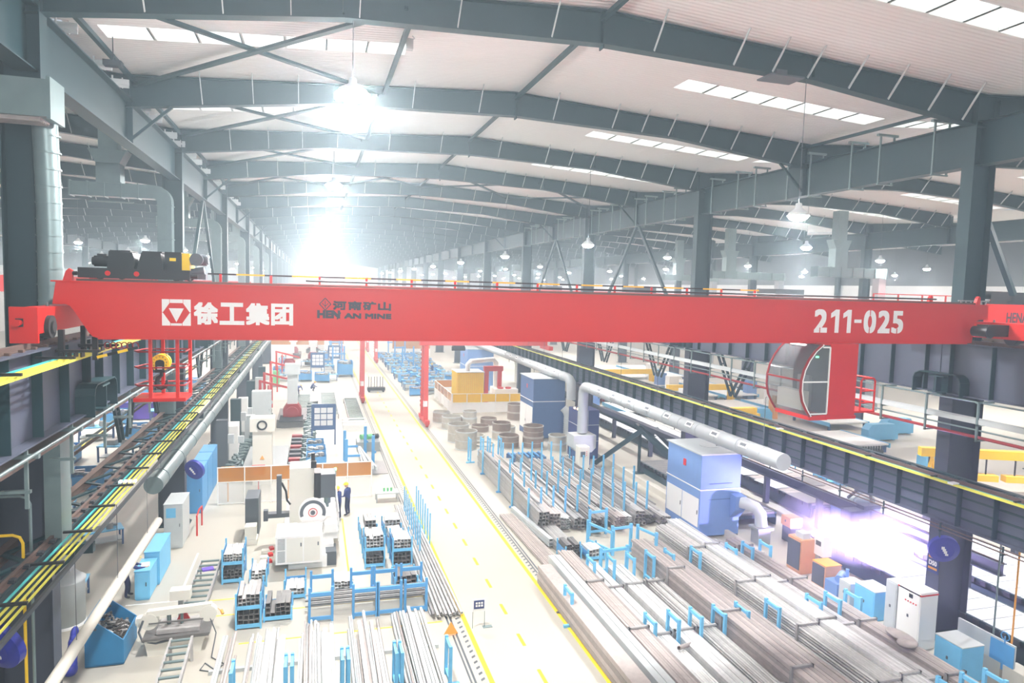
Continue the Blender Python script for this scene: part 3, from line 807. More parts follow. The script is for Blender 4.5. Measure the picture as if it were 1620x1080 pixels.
# ------------------------------------------------------------------ red half-gantries running on the floor rails
def half_gantry(x, y, side, xr, label, zt=7.05):
    g = thing('half_gantry_crane', label, 'crane', (x, y, 0))
    d = .9
    for dy in (-d, d):
        mb = MB(); mb.prism([(y + dy - .13, .45), (y + dy + .13, .45), (y + dy * .55 + .22, zt), (y + dy * .55 - .22, zt)], 'x', x - .2, x + .2); part('leg', mb, 'red_leg', g)
    mb = MB(); mb.bb(x - .16, x + .16, y - 1.9, y + 1.9, .2, .5); sb = part('sill_beam', mb, 'red_leg', g)
    for dy in (-1.7, 1.7):
        mb = MB(); mb.cyl((x - .12, y + dy, .18), (x + .12, y + dy, .18), .175, 16); mb.bb(x - .2, x + .2, y + dy - .28, y + dy + .28, .3, .62); part('wheel', mb, 'red_leg', sb)
    mb = MB(); mb.bb(x - .22, x - .18, y - d - .2, y - d + .12, 1.7, 2.2); mb.bb(x - .15, x + .12, y - d - .14, y - d - .12, 1.7, 2.2); part('notice_plate', mb, 'paper', g)
    x0, x1 = (x - .5, xr) if xr > x else (xr, x + .5)
    mb = MB(); mb.bb(x0, x1, y - .28, y + .28, zt, zt + .7); part('girder', mb, 'red_leg', g)
    mb = MB(); mb.bb(xr - .2, xr + .2, y - 1.3, y + 1.3, zt - .35, zt); part('end_carriage', mb, 'red_leg', g)
    if side == 'right':
        mb = MB()
        for k in range(16): mb.tube([(x - .23, y - .8 + .01 * t, 1.3 + .36 * k + .02 * t) for t in (0, 8, 16)], .02, 6)
        for k in range(14): mb.tube([(x - .35 + .0, y + .12 * math.sin(k * 2), 1.6 + .38 * k), (x - .32, y + .2, 1.75 + .38 * k)], .04, 6)
        part('cable_chain', mb, 'red_dark', g)
    xh = x + (3.0 if xr > x else -3.0)
    mb = MB(); mb.bb(xh - .5, xh + .5, y - .4, y + .4, zt - .45, zt); mb.cyl((xh - .6, y, zt - .3), (xh + .6, y, zt - .3), .2, 14); part('hoist', mb, 'black', g)
half_gantry(9.52, 60.2, 'right', 20.9, 'nearest red half-gantry crane on the right of the aisle, behind the steel rings')
half_gantry(4.92, 73.2, 'left', -5.9, 'nearest red half-gantry crane on the left of the aisle', 7.0)
half_gantry(9.52, 110, 'right', 20.9, 'second red half-gantry crane on the right of the aisle')
half_gantry(9.52, 128, 'right', 20.9, 'third red half-gantry crane on the right of the aisle')
half_gantry(4.92, 128, 'left', -5.9, 'far red half-gantry crane on the left of the aisle', 7.0)
# ------------------------------------------------------------------ upper runways
def runway(x, j, side, s):                                      # s: +1 when the hall lies to the right of the girder
    y0, y1 = 19 + 17.8 * j, 19 + 17.8 * (j + 1)
    g = thing('crane_runway', 'blue-grey plate girder of the %s upper crane runway, %s span from the front' % (side, nth(j + 1)), 'runway girder', (x, (y0 + y1) / 2, 9.05), 'upper crane runway girders')
    mb = MB(); mb.hbeam((x, y0 + .02, 9.95), (x, y1 - .02, 9.95), 1.8, .5, .02, .035); part('plate_girder', mb, 'steel_blue', g)
    n = 12
    if j < 3:
        for k in range(n):
            y = y0 + .5 + (17.8 - 1.0) * k / (n - 1)
            mb = MB(); mb.bb(x - .2, x + .2, y - .012, y + .012, 9.085, 10.81); part('stiffener', mb, 'steel_dark', g)
    mb = MB(); mb.bb(x - .04, x + .04, y0, y1, 10.85, 10.97); mb.bb(x - .08, x + .08, y0, y1, 10.85, 10.87)
    if j < 2:
        for k in range(30):
            y = y0 + .3 + .6 * k
            for d in (-.12, .12): mb.bb(x + d - .04, x + d + .04, y - .05, y + .05, 10.85, 10.9)
    part('crane_rail', mb, 'brown_rail', g)
for j in range(-1, 8):
    runway(-5.35, j, 'left', 1); runway(21.5, j, 'right', -1)
    if j < 5:
        runway(23.75, j, 'right hall', 1)
def bars(name, label, xs, z, y0, y1, step, plate_w, face=1):
    t = thing(name, label, 'conductor bars', ((xs[0] + xs[-1]) / 2, y0, z))
    for k, x in enumerate(xs):
        mb = MB(); mb.bb(x - .012, x + .012, y0, y1, z - .02, z + .03); part('conductor_bar', mb, 'bar_teal' if k == 0 else 'bar_yellow', t)
    n = int((y1 - y0) / step)
    for k in range(min(n, 60)):
        y = y0 + .4 + step * k
        mb = MB(); a, b = min(xs), max(xs); mb.bb(a - plate_w, b + .08, y - .035, y + .035, z + .05, z + .1); part('bar_hanger', mb, 'black', t)
    return t
bars('conductor_bars', 'one teal and three yellow conductor bars along the left upper runway', [-5.0, -4.88, -4.76, -4.64], 10.6, 2, 120, 2.6, .25)
t = bars('conductor_bars', 'one teal and three yellow conductor bars beside the left lower crane rail', [-5.57, -5.44, -5.31, -5.18], 6.12, 10, 140, 1.95, .15)
mb = MB(); mb.bb(-5.1, -5.04, 10, 140, 5.98, 6.08); part('edge_angle', mb, 'steel_black', t)
for y in (22.6, 60):
    for k, x in enumerate((-5.57, -5.44, -5.31, -5.18)):
        mb = MB(); mb.bb(x - .04, x + .04, y - .1, y + .1, 6.13, 6.2); part('bar_joint', mb, 'paper', t)
# lower left runway
def lower_left(j):
    y0, y1 = 19 + 17.8 * j, 19 + 17.8 * (j + 1)
    g = thing('lower_runway', 'brown rail beam of the lower runway beside the left columns, %s span from the front' % nth(j + 1), 'runway girder', (-5.95, (y0 + y1) / 2, 5.5), 'lower left runway beams')
    mb = MB(); mb.hbeam((-5.95, y0, 5.8), (-5.95, y1, 5.8), .5, .34, .015, .025); part('rail_beam', mb, 'steel_dark', g)
    mb = MB(); mb.bb(-5.985, -5.915, y0, y1, 6.05, 6.14); mb.bb(-6.06, -5.84, y0, y1, 6.05, 6.065); part('crane_rail', mb, 'brown_rail', g)
    if j < 3:
        for k in range(24):
            y = y0 + .4 + .74 * k
            mb = MB()
            mb.bb(-6.1, -5.8, y - .05, y + .05, 6.05, 6.09)
            for d in (-.1, .1): mb.bb(-5.95 + d - .05, -5.95 + d + .05, y - .07 + d * .4, y + .07 + d * .4, 6.06, 6.13)
            part('rail_clamp', mb, 'steel_black', g)
        mb = MB(); mb.hbeam((-6.95, y0, 5.75), (-6.95, y1, 5.75), .3, .2, .015, .02); part('outer_beam', mb, 'brown_rail', g)
        for k in range(9):
            y = y0 + .1 + 1.97 * k
            mb = MB(); mb.bar((-6.1, y, 5.95), (-6.9, y + .98, 5.8), .12, .05); part('lattice_brace', mb, 'steel_dark', g)
            mb = MB(); mb.bar((-6.9, y + .98, 5.8), (-6.1, y + 1.95, 5.95), .12, .05); part('lattice_brace', mb, 'steel_dark', g)
    for y in (y1 - .3,):
        mb = MB(); mb.bar((-6.5, y + .3, 5.5), (-5.3, y + .3, 5.5), .2, .25); mb.bar((-6.5, y + .3, 4.6), (-5.7, y + .3, 5.4), .12, .12); part('bracket', mb, 'steel_dark', g)
for j in range(-1, 7): lower_left(j)
# lower right runway: stiffened girder with conductor bars along its upper edge
def lower_right(j):
    y0, y1 = 19 + 17.8 * j, 19 + 17.8 * (j + 1)
    g = thing('lower_runway', 'dark stiffened girder of the lower runway beside the right columns, %s span from the front' % nth(j + 1), 'runway girder', (20.75, (y0 + y1) / 2, 4.8), 'lower right runway girders')
    mb = MB(); mb.hbeam((20.75, y0, 5.5), (20.75, y1, 5.5), 1.4, .5, .02, .03); part('plate_girder', mb, 'steel_blue', g)
    if j < 4:
        for k in range(14):
            y = y0 + .6 + 1.28 * k
            mb = MB(); mb.bb(20.52, 20.98, y - .012, y + .012, 4.83, 6.17); part('stiffener', mb, 'steel_dark', g)
    mb = MB()
    for z in (5.1, 5.45, 5.8): mb.bb(20.70, 20.735, y0, y1, z - .03, z + .03)
    part('cable_run', mb, 'steel_dark', g)
    mb = MB(); mb.bb(20.72, 20.8, y0, y1, 6.2, 6.32); part('crane_rail', mb, 'brown_rail', g)
    if j < 3:
        mb = MB(); mb.hbeam((21.75, y0, 6.0), (21.75, y1, 6.0), .3, .2, .015, .02); part('outer_beam', mb, 'steel_dark', g)
        for k in range(9):
            y = y0 + .1 + 1.97 * k
            mb = MB(); mb.bar((21.0, y, 6.15), (21.7, y + .98, 6.1), .12, .06); part('lattice_brace', mb, 'steel_dark', g)
            mb = MB(); mb.bar((21.7, y + .98, 6.1), (21.0, y + 1.95, 6.15), .12, .06); part('lattice_brace', mb, 'steel_dark', g)
        for z, xx in ((4.66, 20.55), (4.6, 20.4)):
            mb = MB(); mb.tube([(xx, y0, z), (xx, y1, z)], .022, 6); part('pipe', mb, 'brown_rail', g)
        for k in range(8):
            y = y0 + 1 + 2.2 * k
            mb = MB(); mb.bb(20.35, 20.6, y - .02, y + .02, 4.52, 4.56); mb.bb(20.4, 20.44, y - .02, y + .02, 4.3, 4.8); part('pipe_hanger', mb, 'steel_dark', g)
for j in range(-1, 7): lower_right(j)
t = bars('conductor_bars', 'yellow conductor bars with one teal bar along the right lower runway', [20.47, 20.40, 20.33, 20.26], 6.24, 6, 130, 2.9, -.05)
for y in (17.2, 26, 47):
    for k, x in enumerate((20.47, 20.40, 20.33, 20.26)):
        mb = MB(); mb.bb(x - .03, x + .03, y - .1, y + .1, 6.25, 6.31); part('bar_joint', mb, 'paper', t)
# rounded hoops where the corbels carry the upper girders
def hoop(x, y, s, label):
    t = thing('runway_corbel', label, 'corbel', (x, y, 9.0), 'column corbels under the upper runways')
    pts = [(y - .95, 9.0), (y - .95, 9.5), (y - .88, 9.66), (y - .72, 9.74), (y + .72, 9.74), (y + .88, 9.66), (y + .95, 9.5), (y + .95, 9.0)]
    mb = MB()
    for p, q in zip(pts, pts[1:]): mb.bar((x, p[0], p[1]), (x, q[0], q[1]), .55, .03, (0, 0, 1) if abs(p[0] - q[0]) > .05 else (0, 1, 0))
    part('hoop_plate', mb, 'steel_dark', t)
    mb = MB(); mb.bb(x - .27, x + .27, y - .02, y + .02, 9.05, 9.62); mb.bb(x - .27, x + .27, y - .3, y + .3, 9.62, 9.66); mb.bb(x - .27, x + .27, y - .3, y + .3, 9.05, 9.09); mb.bb(x - .02, x + .02, y - .3, y + .3, 9.09, 9.62)
    part('stub_beam', mb, 'steel_dark', t)
    return t
for j, y in enumerate(YC[:6]):
    hoop(-5.2, y - .1, 1, 'rounded dark corbel hoop on the %s left column' % nth(j)); hoop(21.35, y - .2, -1, 'rounded dark corbel hoop on the %s right column' % nth(j))
# catwalk trays, pipes and hangers along the runways
def tray(name, label, x, z, w, h, m, y0=4, y1=120):
    mb = MB(); mb.bb(x - w / 2, x + w / 2, y0, y1, z, z + .03)
    for sx in (-1, 1): mb.bb(x + sx * w / 2 - .015, x + sx * w / 2 + .015, y0, y1, z, z + h)
    solo(name, mb, m, label, 'cable tray', (x, y0, z))
def long_pipe(label, x, z, r, m, y0=4, y1=120):
    mb = MB(); mb.tube([(x, y0, z), (x, y1, z)], r, 8); solo('service_pipe', mb, m, label, 'pipe', (x, y0, z))
tray('cable_tray', 'wide brown cable tray hung under the left upper runway', -5.62, 8.62, .55, .12, 'brown_rail')
long_pipe('thin grey pipe along the left side of the left columns', -7.75, 6.5, .05, 'galv'); long_pipe('brownish pipe beside the thin grey pipe, left of the left columns', -7.9, 6.2, .06, 'brown_rail')
long_pipe('thin pipe just under the left upper girder', -5.0, 8.95, .035, 'galv')
for k in range(20):
    y = 14.6 + 2.5 * k
    mb = MB(); mb.bb(-5.2, -5.14, y - .03, y + .03, 7.9, 9.02); mb.bb(-5.5, -4.95, y - .05, y + .05, 8.86, 8.94); mb.bb(-5.6, -5.1, y - .04, y + .04, 8.2, 8.26)
    solo('tray_hanger', mb, 'galv', 'galvanised hanger under the left upper runway, %s from the front' % nth(k), 'hanger', (-5.2, y, 7.9), 'hangers under the left upper runway')
tray('cable_tray', 'pale galvanised cable tray under the right upper runway', 20.85, 8.32, .3, .16, 'galv_pale')
long_pipe('dark red pipe along the right catwalk', 20.9, 7.86, .055, 'red_dark'); long_pipe('thin grey rail above the pale cable tray on the right', 20.8, 9.02, .03, 'galv'); long_pipe('thin grey pipe below the pale cable tray on the right', 20.75, 8.12, .03, 'galv')
for k in range(24):
    y = 12.9 + 1.95 * k
    mb = MB(); mb.bb(20.66, 20.72, y - .03, y + .03, 7.75, 9.06); mb.bb(20.6, 21.3, y - .05, y + .05, 9.0, 9.06); mb.bb(20.66, 21.05, y - .03, y + .03, 8.26, 8.32); mb.bb(20.66, 21.05, y - .03, y + .03, 7.76, 7.8)
    solo('tray_hanger', mb, 'galv', 'galvanised post of the right catwalk, %s from the front' % nth(k), 'hanger', (20.7, y, 7.75), 'posts of the right catwalk')
for k, (y, s) in enumerate(((31.5, 1), (34.5, -1), (40, 1), (43.5, -1), (49, 1), (52.5, -1), (58, 1), (61.5, -1))):
    mb = MB()
    for d in (-.22, .22): mb.bar((22.6, y + d, 8.9), (22.6, y + d + s * 1.5, 6.6), .12, .1, (1, 0, 0))
    for q in (.25, .5, .75): mb.bar((22.6, y - .22 + s * 1.5 * q, 8.9 - 2.3 * q), (22.6, y + .22 + s * 1.5 * q, 8.9 - 2.3 * q), .06, .06, (1, 0, 0))
    solo('lattice_strut', mb, 'steel_dark', 'sloping dark ladder-like strut between the right runways, %s from the front' % nth(k), 'strut', (22.6, y, 6.6), 'ladder-like struts of the right runways')
for k, (y, s) in enumerate(((27, 1), (30.5, -1), (33, 1), (45, 1), (48, -1))):
    mb = MB()
    for d in (-.22, .22): mb.bar((-6.9, y + d, 8.6), (-6.9, y + d + s * 1.3, 6.2), .12, .1, (1, 0, 0))
    for q in (.25, .5, .75): mb.bar((-6.9, y - .22 + s * 1.3 * q, 8.6 - 2.4 * q), (-6.9, y + .22 + s * 1.3 * q, 8.6 - 2.4 * q), .06, .06, (1, 0, 0))
    solo('lattice_strut', mb, 'steel_dark', 'sloping dark ladder-like strut between the left runways, %s from the front' % nth(k), 'strut', (-6.9, y, 6.2), 'ladder-like struts of the left runways')
# slanted wind braces in the column lines, seen above the crane
for k, (x, y, s, side) in enumerate(((22.5, 63, 1, 'right'), (22.5, 63, -1, 'right'), (22.5, 45.5, 1, 'right'), (22.5, 45.5, -1, 'right'), (-6.5, 45.5, 1, 'left'), (-6.5, 45.5, -1, 'left'), (22.9, 20.0, 1, 'right'))):
    mb = MB(); mb.bar((x, y, 17.2), (x, y + s * 5.5, 11.2), .2, .16, (1, 0, 0)) if k < 6 else mb.bar((x + .4, y, 17.0), (x + 3.4, y + .3, 12.6), .2, .16)
    solo('wind_brace', mb, 'steel_dark', 'slanted dark wind brace in the %s column line, %s of them' % (side, nth(k)), 'brace', (x, y, 11.2), kind='structure')
# ------------------------------------------------------------------ air ducts
def square_duct(x, y, label, group):
    t = thing('air_duct', label, 'air duct', (x, y, 4), group)
    mb = MB(); mb.bb(-10.7, -7.2, y - .3, y + .3, 16.0, 16.62)
    for k in range(5): mb.bb(-10.7 + .7 * k - .03, -10.7 + .7 * k + .03, y - .34, y + .34, 15.96, 16.66)
    part('branch', mb, 'galv', t)
    n = 7; pts = [(-7.2 + .55 * math.sin(math.pi / 2 * k / n), 15.75 + .55 * math.cos(math.pi / 2 * k / n)) for k in range(n + 1)]
    mb = MB(); ou = [(-7.2 + .72 * math.sin(math.pi / 2 * k / n), 15.9 + .72 * math.cos(math.pi / 2 * k / n)) for k in range(n + 1)]
    mb.prism(ou + [(-7.1, 15.9), (-7.2, 16.0)], 'y', y - .3, y + .3); part('elbow', mb, 'galv', t)
    mb = MB(); mb.bb(-7.1, -6.48, y - .3, y + .3, 3.6, 15.9)
    for k in range(16): mb.bb(-7.13, -6.45, y - .33, y + .33, 4.0 + .78 * k, 4.04 + .78 * k)
    part('drop', mb, 'galv', t)
    mb = MB(); mb.bb(-9.6, -8.6, y - .4, y + .4, 16.6, 17.5); mb.prism([(-9.6, 17.5), (-8.6, 17.5), (-8.3, 18.1), (-9.9, 18.1)], 'y', y - .5, y + .5); mb.bb(-9.5, -8.7, y - .35, y + .35, 18.1, 19.7); part('riser', mb, 'galv', t)
    mb = MB()
    for k in range(4): mb.bb(-9.9 + .1 * k, -8.1 + .05 * k, y - .5 - .12 * k, y - .46 - .12 * k, 15.7, 15.74)
    part('hanger_rails', mb, 'galv', t)
    return t
for j in range(1, 6):
    square_duct(-7.0, YC[j] - .7, 'silver square duct turning down beside the %s left column' % nth(j), 'square ducts of the left columns')
t = thing('air_duct', 'silver square duct wrapped round the nearest left column', 'air duct', (-6.4, 18.0, 4))
mb = MB(); mb.bb(-11, -5.55, 17.5, 18.3, 15.75, 16.55); mb.bb(-5.62, -5.54, 17.45, 18.35, 15.7, 16.6)
part('branch', mb, 'galv', t)
mb = MB(); mb.bb(-7.3, -5.8, 17.6, 18.2, 15.70, 15.75)
for k in range(6): mb.bb(-7.3, -5.8, 17.62 + .1 * k, 17.65 + .1 * k, 15.66, 15.70)
part('outlet_grille', mb, 'tube_brown', t, 'brownish outlet grille')
mb = MB(); mb.tube([(-5.98, 18.45, 15.8), (-5.98, 18.5, 15.2), (-5.95, 18.5, 14.0), (-5.95, 18.5, 11.2)], .26, 16)
for k in range(12): mb.tube([(-5.95, 18.5, 11.3 + .38 * k), (-5.95, 18.5, 11.34 + .38 * k)], .275, 16)
part('flexible_drop', mb, 'galv', t)
mb = MB(); mb.bb(-6.1, -5.75, 18.2, 18.9, 5.7, 8.6); part('lower_drop', mb, 'galv', t)
def round_duct(name, label, x, z, r, y0, y1, vents, m='duct_grey', hang=2.0):
    t = thing(name, label, 'air duct', (x, y0, z))
    mb = MB(); mb.cyl((x, y0, z), (x, y1, z), r, 24)
    part('duct_shell', mb, m, t)
    k = y0 + 1.1
    while k < y1:
        mb = MB(); mb.cyl((x, k, z), (x, k + .06, z), r + .02, 24, caps=True); k += 1.6 if y1 < 50 else 3.2
        part('joint_ring', mb, m, t)
    for k in range(vents):
        y = y0 + 2.2 + 2.15 * k
        if y > y1 - .5: break
        a = math.radians(145); c = V(x + math.cos(a) * r, y, z + math.sin(a) * r)
        mb = MB(); mb.box(c, (.06, .55, .26), ry=-(a - math.pi)); o = part('vent_frame', mb, 'white', t)
        mb = MB(); mb.box(c + V(math.cos(a), 0, math.sin(a)) * .025, (.03, .4, .13), ry=-(a - math.pi)); part('vent_opening', mb, 'grey_dark', o)
    y = y0 + 1.3
    while y < y1:
        mb = MB(); mb.cyl((x, y, z + r), (x, y, z + r + hang), .012, 5); y += 4.5
        part('hanger_rod', mb, 'grey_dark', t)
    return t
round_duct('round_duct', 'thick pale round duct under the left lower runway', -5.75, 4.55, .34, 27.8, 112, 0, 'galv', 1.2)
t = thing('hanging_pipe', 'long pale grey pipe above the scrap bin on the left', 'pipe', (-5.2, 14, 3.7))
mb = MB(); mb.cyl((-5.28, 12, 3.7), (-5.28, 26.2, 3.7), .135, 24); mb.ball((-5.28, 26.2, 3.7), .135, 20, 10); part('pipe_shell', mb, 'concrete_kerb', t)
for y in (17.5, 21.0, 24.6):
    mb = MB(); mb.cyl((-5.28, y, 3.8), (-5.28, y, 6.0), .008, 5); part('hanger_rod', mb, 'grey_dark', t)
d = round_duct('round_duct', 'pale round duct with square vents above the blue dust collector', 17.5, 5.88, .34, 22.0, 41.8, 10)
mb = MB(); mb.tube([(17.5, 41.8, 5.88), (17.5, 42.15, 5.84), (17.5, 42.42, 5.66), (17.5, 42.5, 5.35), (17.5, 42.5, 2.7)], .34, 20); part('elbow_drop', mb, 'duct_grey', d)
mb = MB(); mb.prism([(16.7, 2.6), (18.3, 2.6), (18.3, 1.75), (18.0, 1.45), (17.0, 1.45), (16.7, 1.75)], 'y', 41.9, 43.2); part('hood_box', mb, 'galv_pale', d)
mb = MB(); mb.bb(17.0, 18.0, 42.1, 43.0, 0, 1.45); part('hood_stand', mb, 'blue_mid', d)
d = round_duct('round_duct', 'second pale round duct with square vents, behind the dark blue dust collector', 19.0, 5.48, .36, 49.5, 105, 8)
mb = MB(); mb.tube([(19.0, 49.5, 5.48), (19.0, 49.1, 5.42), (19.05, 48.8, 5.2), (19.05, 48.7, 4.9), (19.05, 48.7, 3.9)], .36, 20); part('elbow_drop', mb, 'duct_grey', d)
# ------------------------------------------------------------------ dust collectors
def collector(x0, x1, y0, y1, h, label, colour, mid, doors=True):
    t = thing('dust_collector', label, 'dust collector', ((x0 + x1) / 2, (y0 + y1) / 2, 0))
    mb = MB(); mb.bb(x0, x1, y0, y1, 0.1, mid); part('lower_body', mb, colour, t)
    for sx in (x0 + .08, x1 - .08):
        for sy in (y0 + .08, y1 - .08):
            mb = MB(); mb.bb(sx - .07, sx + .07, sy - .07, sy + .07, 0, .1); part('foot', mb, 'grey_dark', t)
    mb = MB(); mb.bb(x0 - .03, x1 + .03, y0 - .03, y1 + .03, mid, mid + .05); part('seam', mb, 'white', t)
    mb = MB(); mb.bb(x0 + .01, x1 - .01, y0 + .01, y1 - .01, mid + .05, h); up = part('upper_body', mb, colour, t)
    mb = MB(); mb.bb(x0 - .07, x1 + .07, y0 - .07, y1 + .07, h, h + .06); mb.cyl(((x0 + x1) / 2 + .3, (y0 + y1) / 2, h + .06), ((x0 + x1) / 2 + .3, (y0 + y1) / 2, h + .08), .5, 24); part('roof_plate', mb, 'galv_pale', t)
    if doors:
        w = (y1 - y0 - .3) / 2
        for k in range(2):
            mb = MB(); a = y0 + .1 + (w + .08) * k; mb.bb(x0 - .03, x0, a, a + w, .55, mid - .45); dr = part('door', mb, 'white', t)
            mb = MB(); mb.bb(x0 - .06, x0 - .03, a + .06, a + .1, 1.2, 1.4); part('handle', mb, 'grey_dark', dr)
    mb = MB(); mb.bb(x0 - .012, x0, (y0 + y1) / 2 - .22, (y0 + y1) / 2 + .05, (mid + h) / 2, (mid + h) / 2 + .35); part('nameplate', mb, 'red', up)
    mb = MB()
    for z in (mid + .3, mid - .5): mb.bb(x0 + .5, x1 - .5, y0 - .015, y0, z, z + .03)
    part('rib_line', mb, 'blue_mid', t)
    return t
dc = collector(18.65, 20.95, 29.5, 32.9, 4.25, 'big light blue dust collector with two white doors', 'blue_filter', 2.45)
mb = MB(); mb.prism([(29.45, 2.25), (29.45, 1.0), (29.0, 1.5), (28.95, 2.2)], 'x', 20.35, 20.95); part('outlet_hood', mb, 'blue_filter', dc)
mb = MB(); mb.tube([(20.7, 29.05, 1.9), (20.9, 28.8, 1.88), (21.2, 28.55, 1.75), (21.4, 28.4, 1.45), (21.45, 28.35, .85)], .3, 18); part('outlet_elbow', mb, 'galv_pale', dc)
mb = MB(); mb.bb(21.0, 21.9, 27.95, 28.75, .72, .85); mb.bb(21.1, 21.8, 28.05, 28.65, 0, .72); part('fan_box', mb, 'grey_paint', dc)
dc = collector(17.2, 19.95, 52.4, 56.0, 4.98, 'tall dark blue dust collector behind the steel rings', 'blue_mid', 3.1)
mb = MB(); mb.tube([(19.8, 52.3, 2.6), (20.05, 52.15, 2.3), (20.15, 52.1, 1.9), (20.15, 52.1, .1)], .33, 16)
for k in range(9): mb.tube([(20.15, 52.1, .3 + .18 * k), (20.15, 52.1, .33 + .18 * k)], .36, 16)
part('flexible_hose', mb, 'galv_pale', dc)
collector(17.3, 20.5, 78, 82, 5.0, 'far blue dust collector behind the yellow container', 'blue_filter', 3.0, False)
# dark blue enclosure with a purple panel, sparks above it
t = thing('blast_cabinet', 'tall dark blue cabinet with a purple panel, beside the vertical duct', 'cabinet', (19.3, 46.2, 0))
mb = MB(); mb.bb(18.4, 20.1, 45.6, 47.4, 0, 3.6); part('cabinet_body', mb, 'blue_deep', t)
mb = MB()
for z in (1.3, 2.5): mb.bb(18.38, 20.12, 45.58, 47.42, z, z + .03)
mb.bb(19.2, 19.23, 45.58, 45.6, 0, 3.6); part('panel_seams', mb, 'galv_pale', t)
mb = MB(); mb.bb(18.7, 19.05, 45.57, 45.6, 1.2, 3.5); part('purple_panel', mb, 'purple', t)
for k, (x, y, z) in enumerate(((18.55, 45.9, 3.68), (18.85, 45.8, 3.67), (18.46, 46.4, 3.67))):
    mb = MB(); mb.ball((x, y, z), .07 + .02 * (k == 0), 10, 6)
    solo('spark', mb, 'spark', 'orange spark glowing above the dark blue cabinet, %s of three' % ('largest', 'middle', 'leftmost')[k], 'spark', (x, y, z), 'sparks over the dark cabinet')
t = thing('control_cabinet', 'narrow pale control cabinet in front of the vertical duct', 'cabinet', (17.0, 40.9, 0))
mb = MB(); mb.bb(16.6, 17.3, 40.6, 41.3, 0, 2.15); part('cabinet_body', mb, 'cream', t)
mb = MB(); mb.bb(16.68, 17.0, 40.58, 40.6, 1.5, 1.85); part('screen', mb, 'grey_dark', t)
for k in range(3):
    mb = MB(); mb.cyl((17.1, 40.57, 1.6 + .12 * k), (17.1, 40.6, 1.6 + .12 * k), .03, 8); part('button', mb, 'red', t)

for k, (x0, x1, y) in enumerate(((38.4, 45.3, 46.0), (40, 49, 63.5), (44, 52, 81))):
    t = thing('air_duct', 'pale square duct running across the right hall under its roof, %s from the front' % nth(k), 'air duct', ((x0 + x1) / 2, y, 13.9), 'square ducts of the right hall')
    mb = MB(); mb.bb(x0, x1, y - .4, y + .4, 13.95, 14.7)
    for q in range(7): mb.bb(x0 + (x1 - x0) * q / 6.2, x0 + (x1 - x0) * q / 6.2 + .08, y - .45, y + .45, 13.9, 14.75)
    part('branch', mb, 'galv', t)
    mb = MB(); mb.prism([(x0 + 1.6, 14.7), (x0 + 2.8, 14.7), (x0 + 2.8, 16.2), (x0 + 3.1, 16.9), (x0 + 1.3, 16.9), (x0 + 1.6, 16.2)], 'y', y - .4, y + .4); mb.bb(x0 + 1.75, x0 + 2.65, y - .35, y + .35, 16.9, 19.2); part('riser', mb, 'galv', t)
    mb = MB(); mb.bb(x1 - .8, x1 - .1, y - .35, y + .35, 3, 13.95); part('drop', mb, 'duct_grey', t)
mb = MB(); mb.box((14.1, 18.95, 19.12), (1.2, .75, .05)); mb.bb(13.9, 14.3, 18.9, 19.0, 19.12, 19.4); solo('wire_grating', mb, 'grey_dark', 'dark wire grating fixed under the nearest rafter on the right', 'panel', (14.1, 18.95, 19.1))
mb = MB(); mb.box((-5.9, 23.9, 18.75), (.5, .3, .16)); mb.cyl((-5.9, 23.9, 18.8), (-5.9, 23.9, 19.55), .015, 6); solo('flood_light', mb, 'steel_black', 'small dark flood light by the first roof light on the left', 'lamp', (-5.9, 23.9, 18.7))
mb = MB(); mb.box((2.75, 21.5, 19.6), (.2, .2, .32)); mb.tube([(2.75, 21.5, 19.7), (2.9, 21.5, 19.8), (2.85, 21.6, 19.9)], .015, 6); solo('junction_box', mb, 'galv_pale', 'small white box on the roof tie right of the nearest bright lamp', 'box', (2.75, 21.5, 19.44))
# ------------------------------------------------------------------ shop floor, left of the aisle
rnd = random.Random(11)
# scrap skip
t = thing('scrap_bin', 'blue-green steel scrap skip with a sloping open top on the left floor', 'skip', (-6.3, 24.2, 0))
pf = [(-6.85, .06), (-5.75, .06), (-5.75, .82), (-6.5, 1.45), (-6.85, 1.5)]
for nm, y in (('front_wall', 23.4), ('back_wall', 25.05)):
    mb = MB(); mb.prism(pf, 'y', y, y + .04); w = part(nm, mb, 'blue_bin', t)
    mb = MB(); mb.cyl((-6.55, y - .006, 1.25), (-6.55, y + .046, 1.25), .045, 14); part('lifting_eye', mb, 'grey_dark', w)
mb = MB(); mb.bb(-5.79, -5.75, 23.44, 25.05, .06, .82); mb.bb(-6.85, -6.81, 23.44, 25.05, .06, 1.5); mb.bb(-6.85, -5.75, 23.4, 25.09, .04, .08); part('side_walls', mb, 'blue_bin', t)
for x in (-6.6, -6.0):
    mb = MB(); mb.bb(x - .06, x + .06, 23.5, 25.0, 0, .05); part('skid', mb, 'grey_dark', t)
for k in range(90):
    x = -6.75 + .9 * rnd.random(); y = 23.5 + 1.5 * rnd.random(); z = .62 + .45 * (-5.8 - x) / .9 + .12 * rnd.random()
    mb = MB(); L = .12 + .3 * rnd.random(); a = rnd.random() * 6.28; e = rnd.uniform(-.5, .5)
    d = V(math.cos(a) * L / 2, math.sin(a) * L / 2, e * L / 2)
    c = V(min(max(x, -6.55), -6.0), min(max(y, 23.75), 24.75), z)
    mb.hollow(c - d, c + d, .05 + .05 * rnd.random(), .05, .008) if k % 2 else mb.bar(c - d, c + d, .06, .025)
    solo('steel_scrap', mb, 'scrap' if k % 3 else 'tube_grey', 'grey steel offcut lying in the blue-green scrap skip', 'scrap', c, 'offcuts in the scrap skip')
mb = MB(); mb.bb(-6.8, -5.8, 23.46, 25.04, .1, .6); 
part('scrap_bed', mb, 'scrap', t, 'packed scrap filling the skip', 'stuff')
mb = MB()
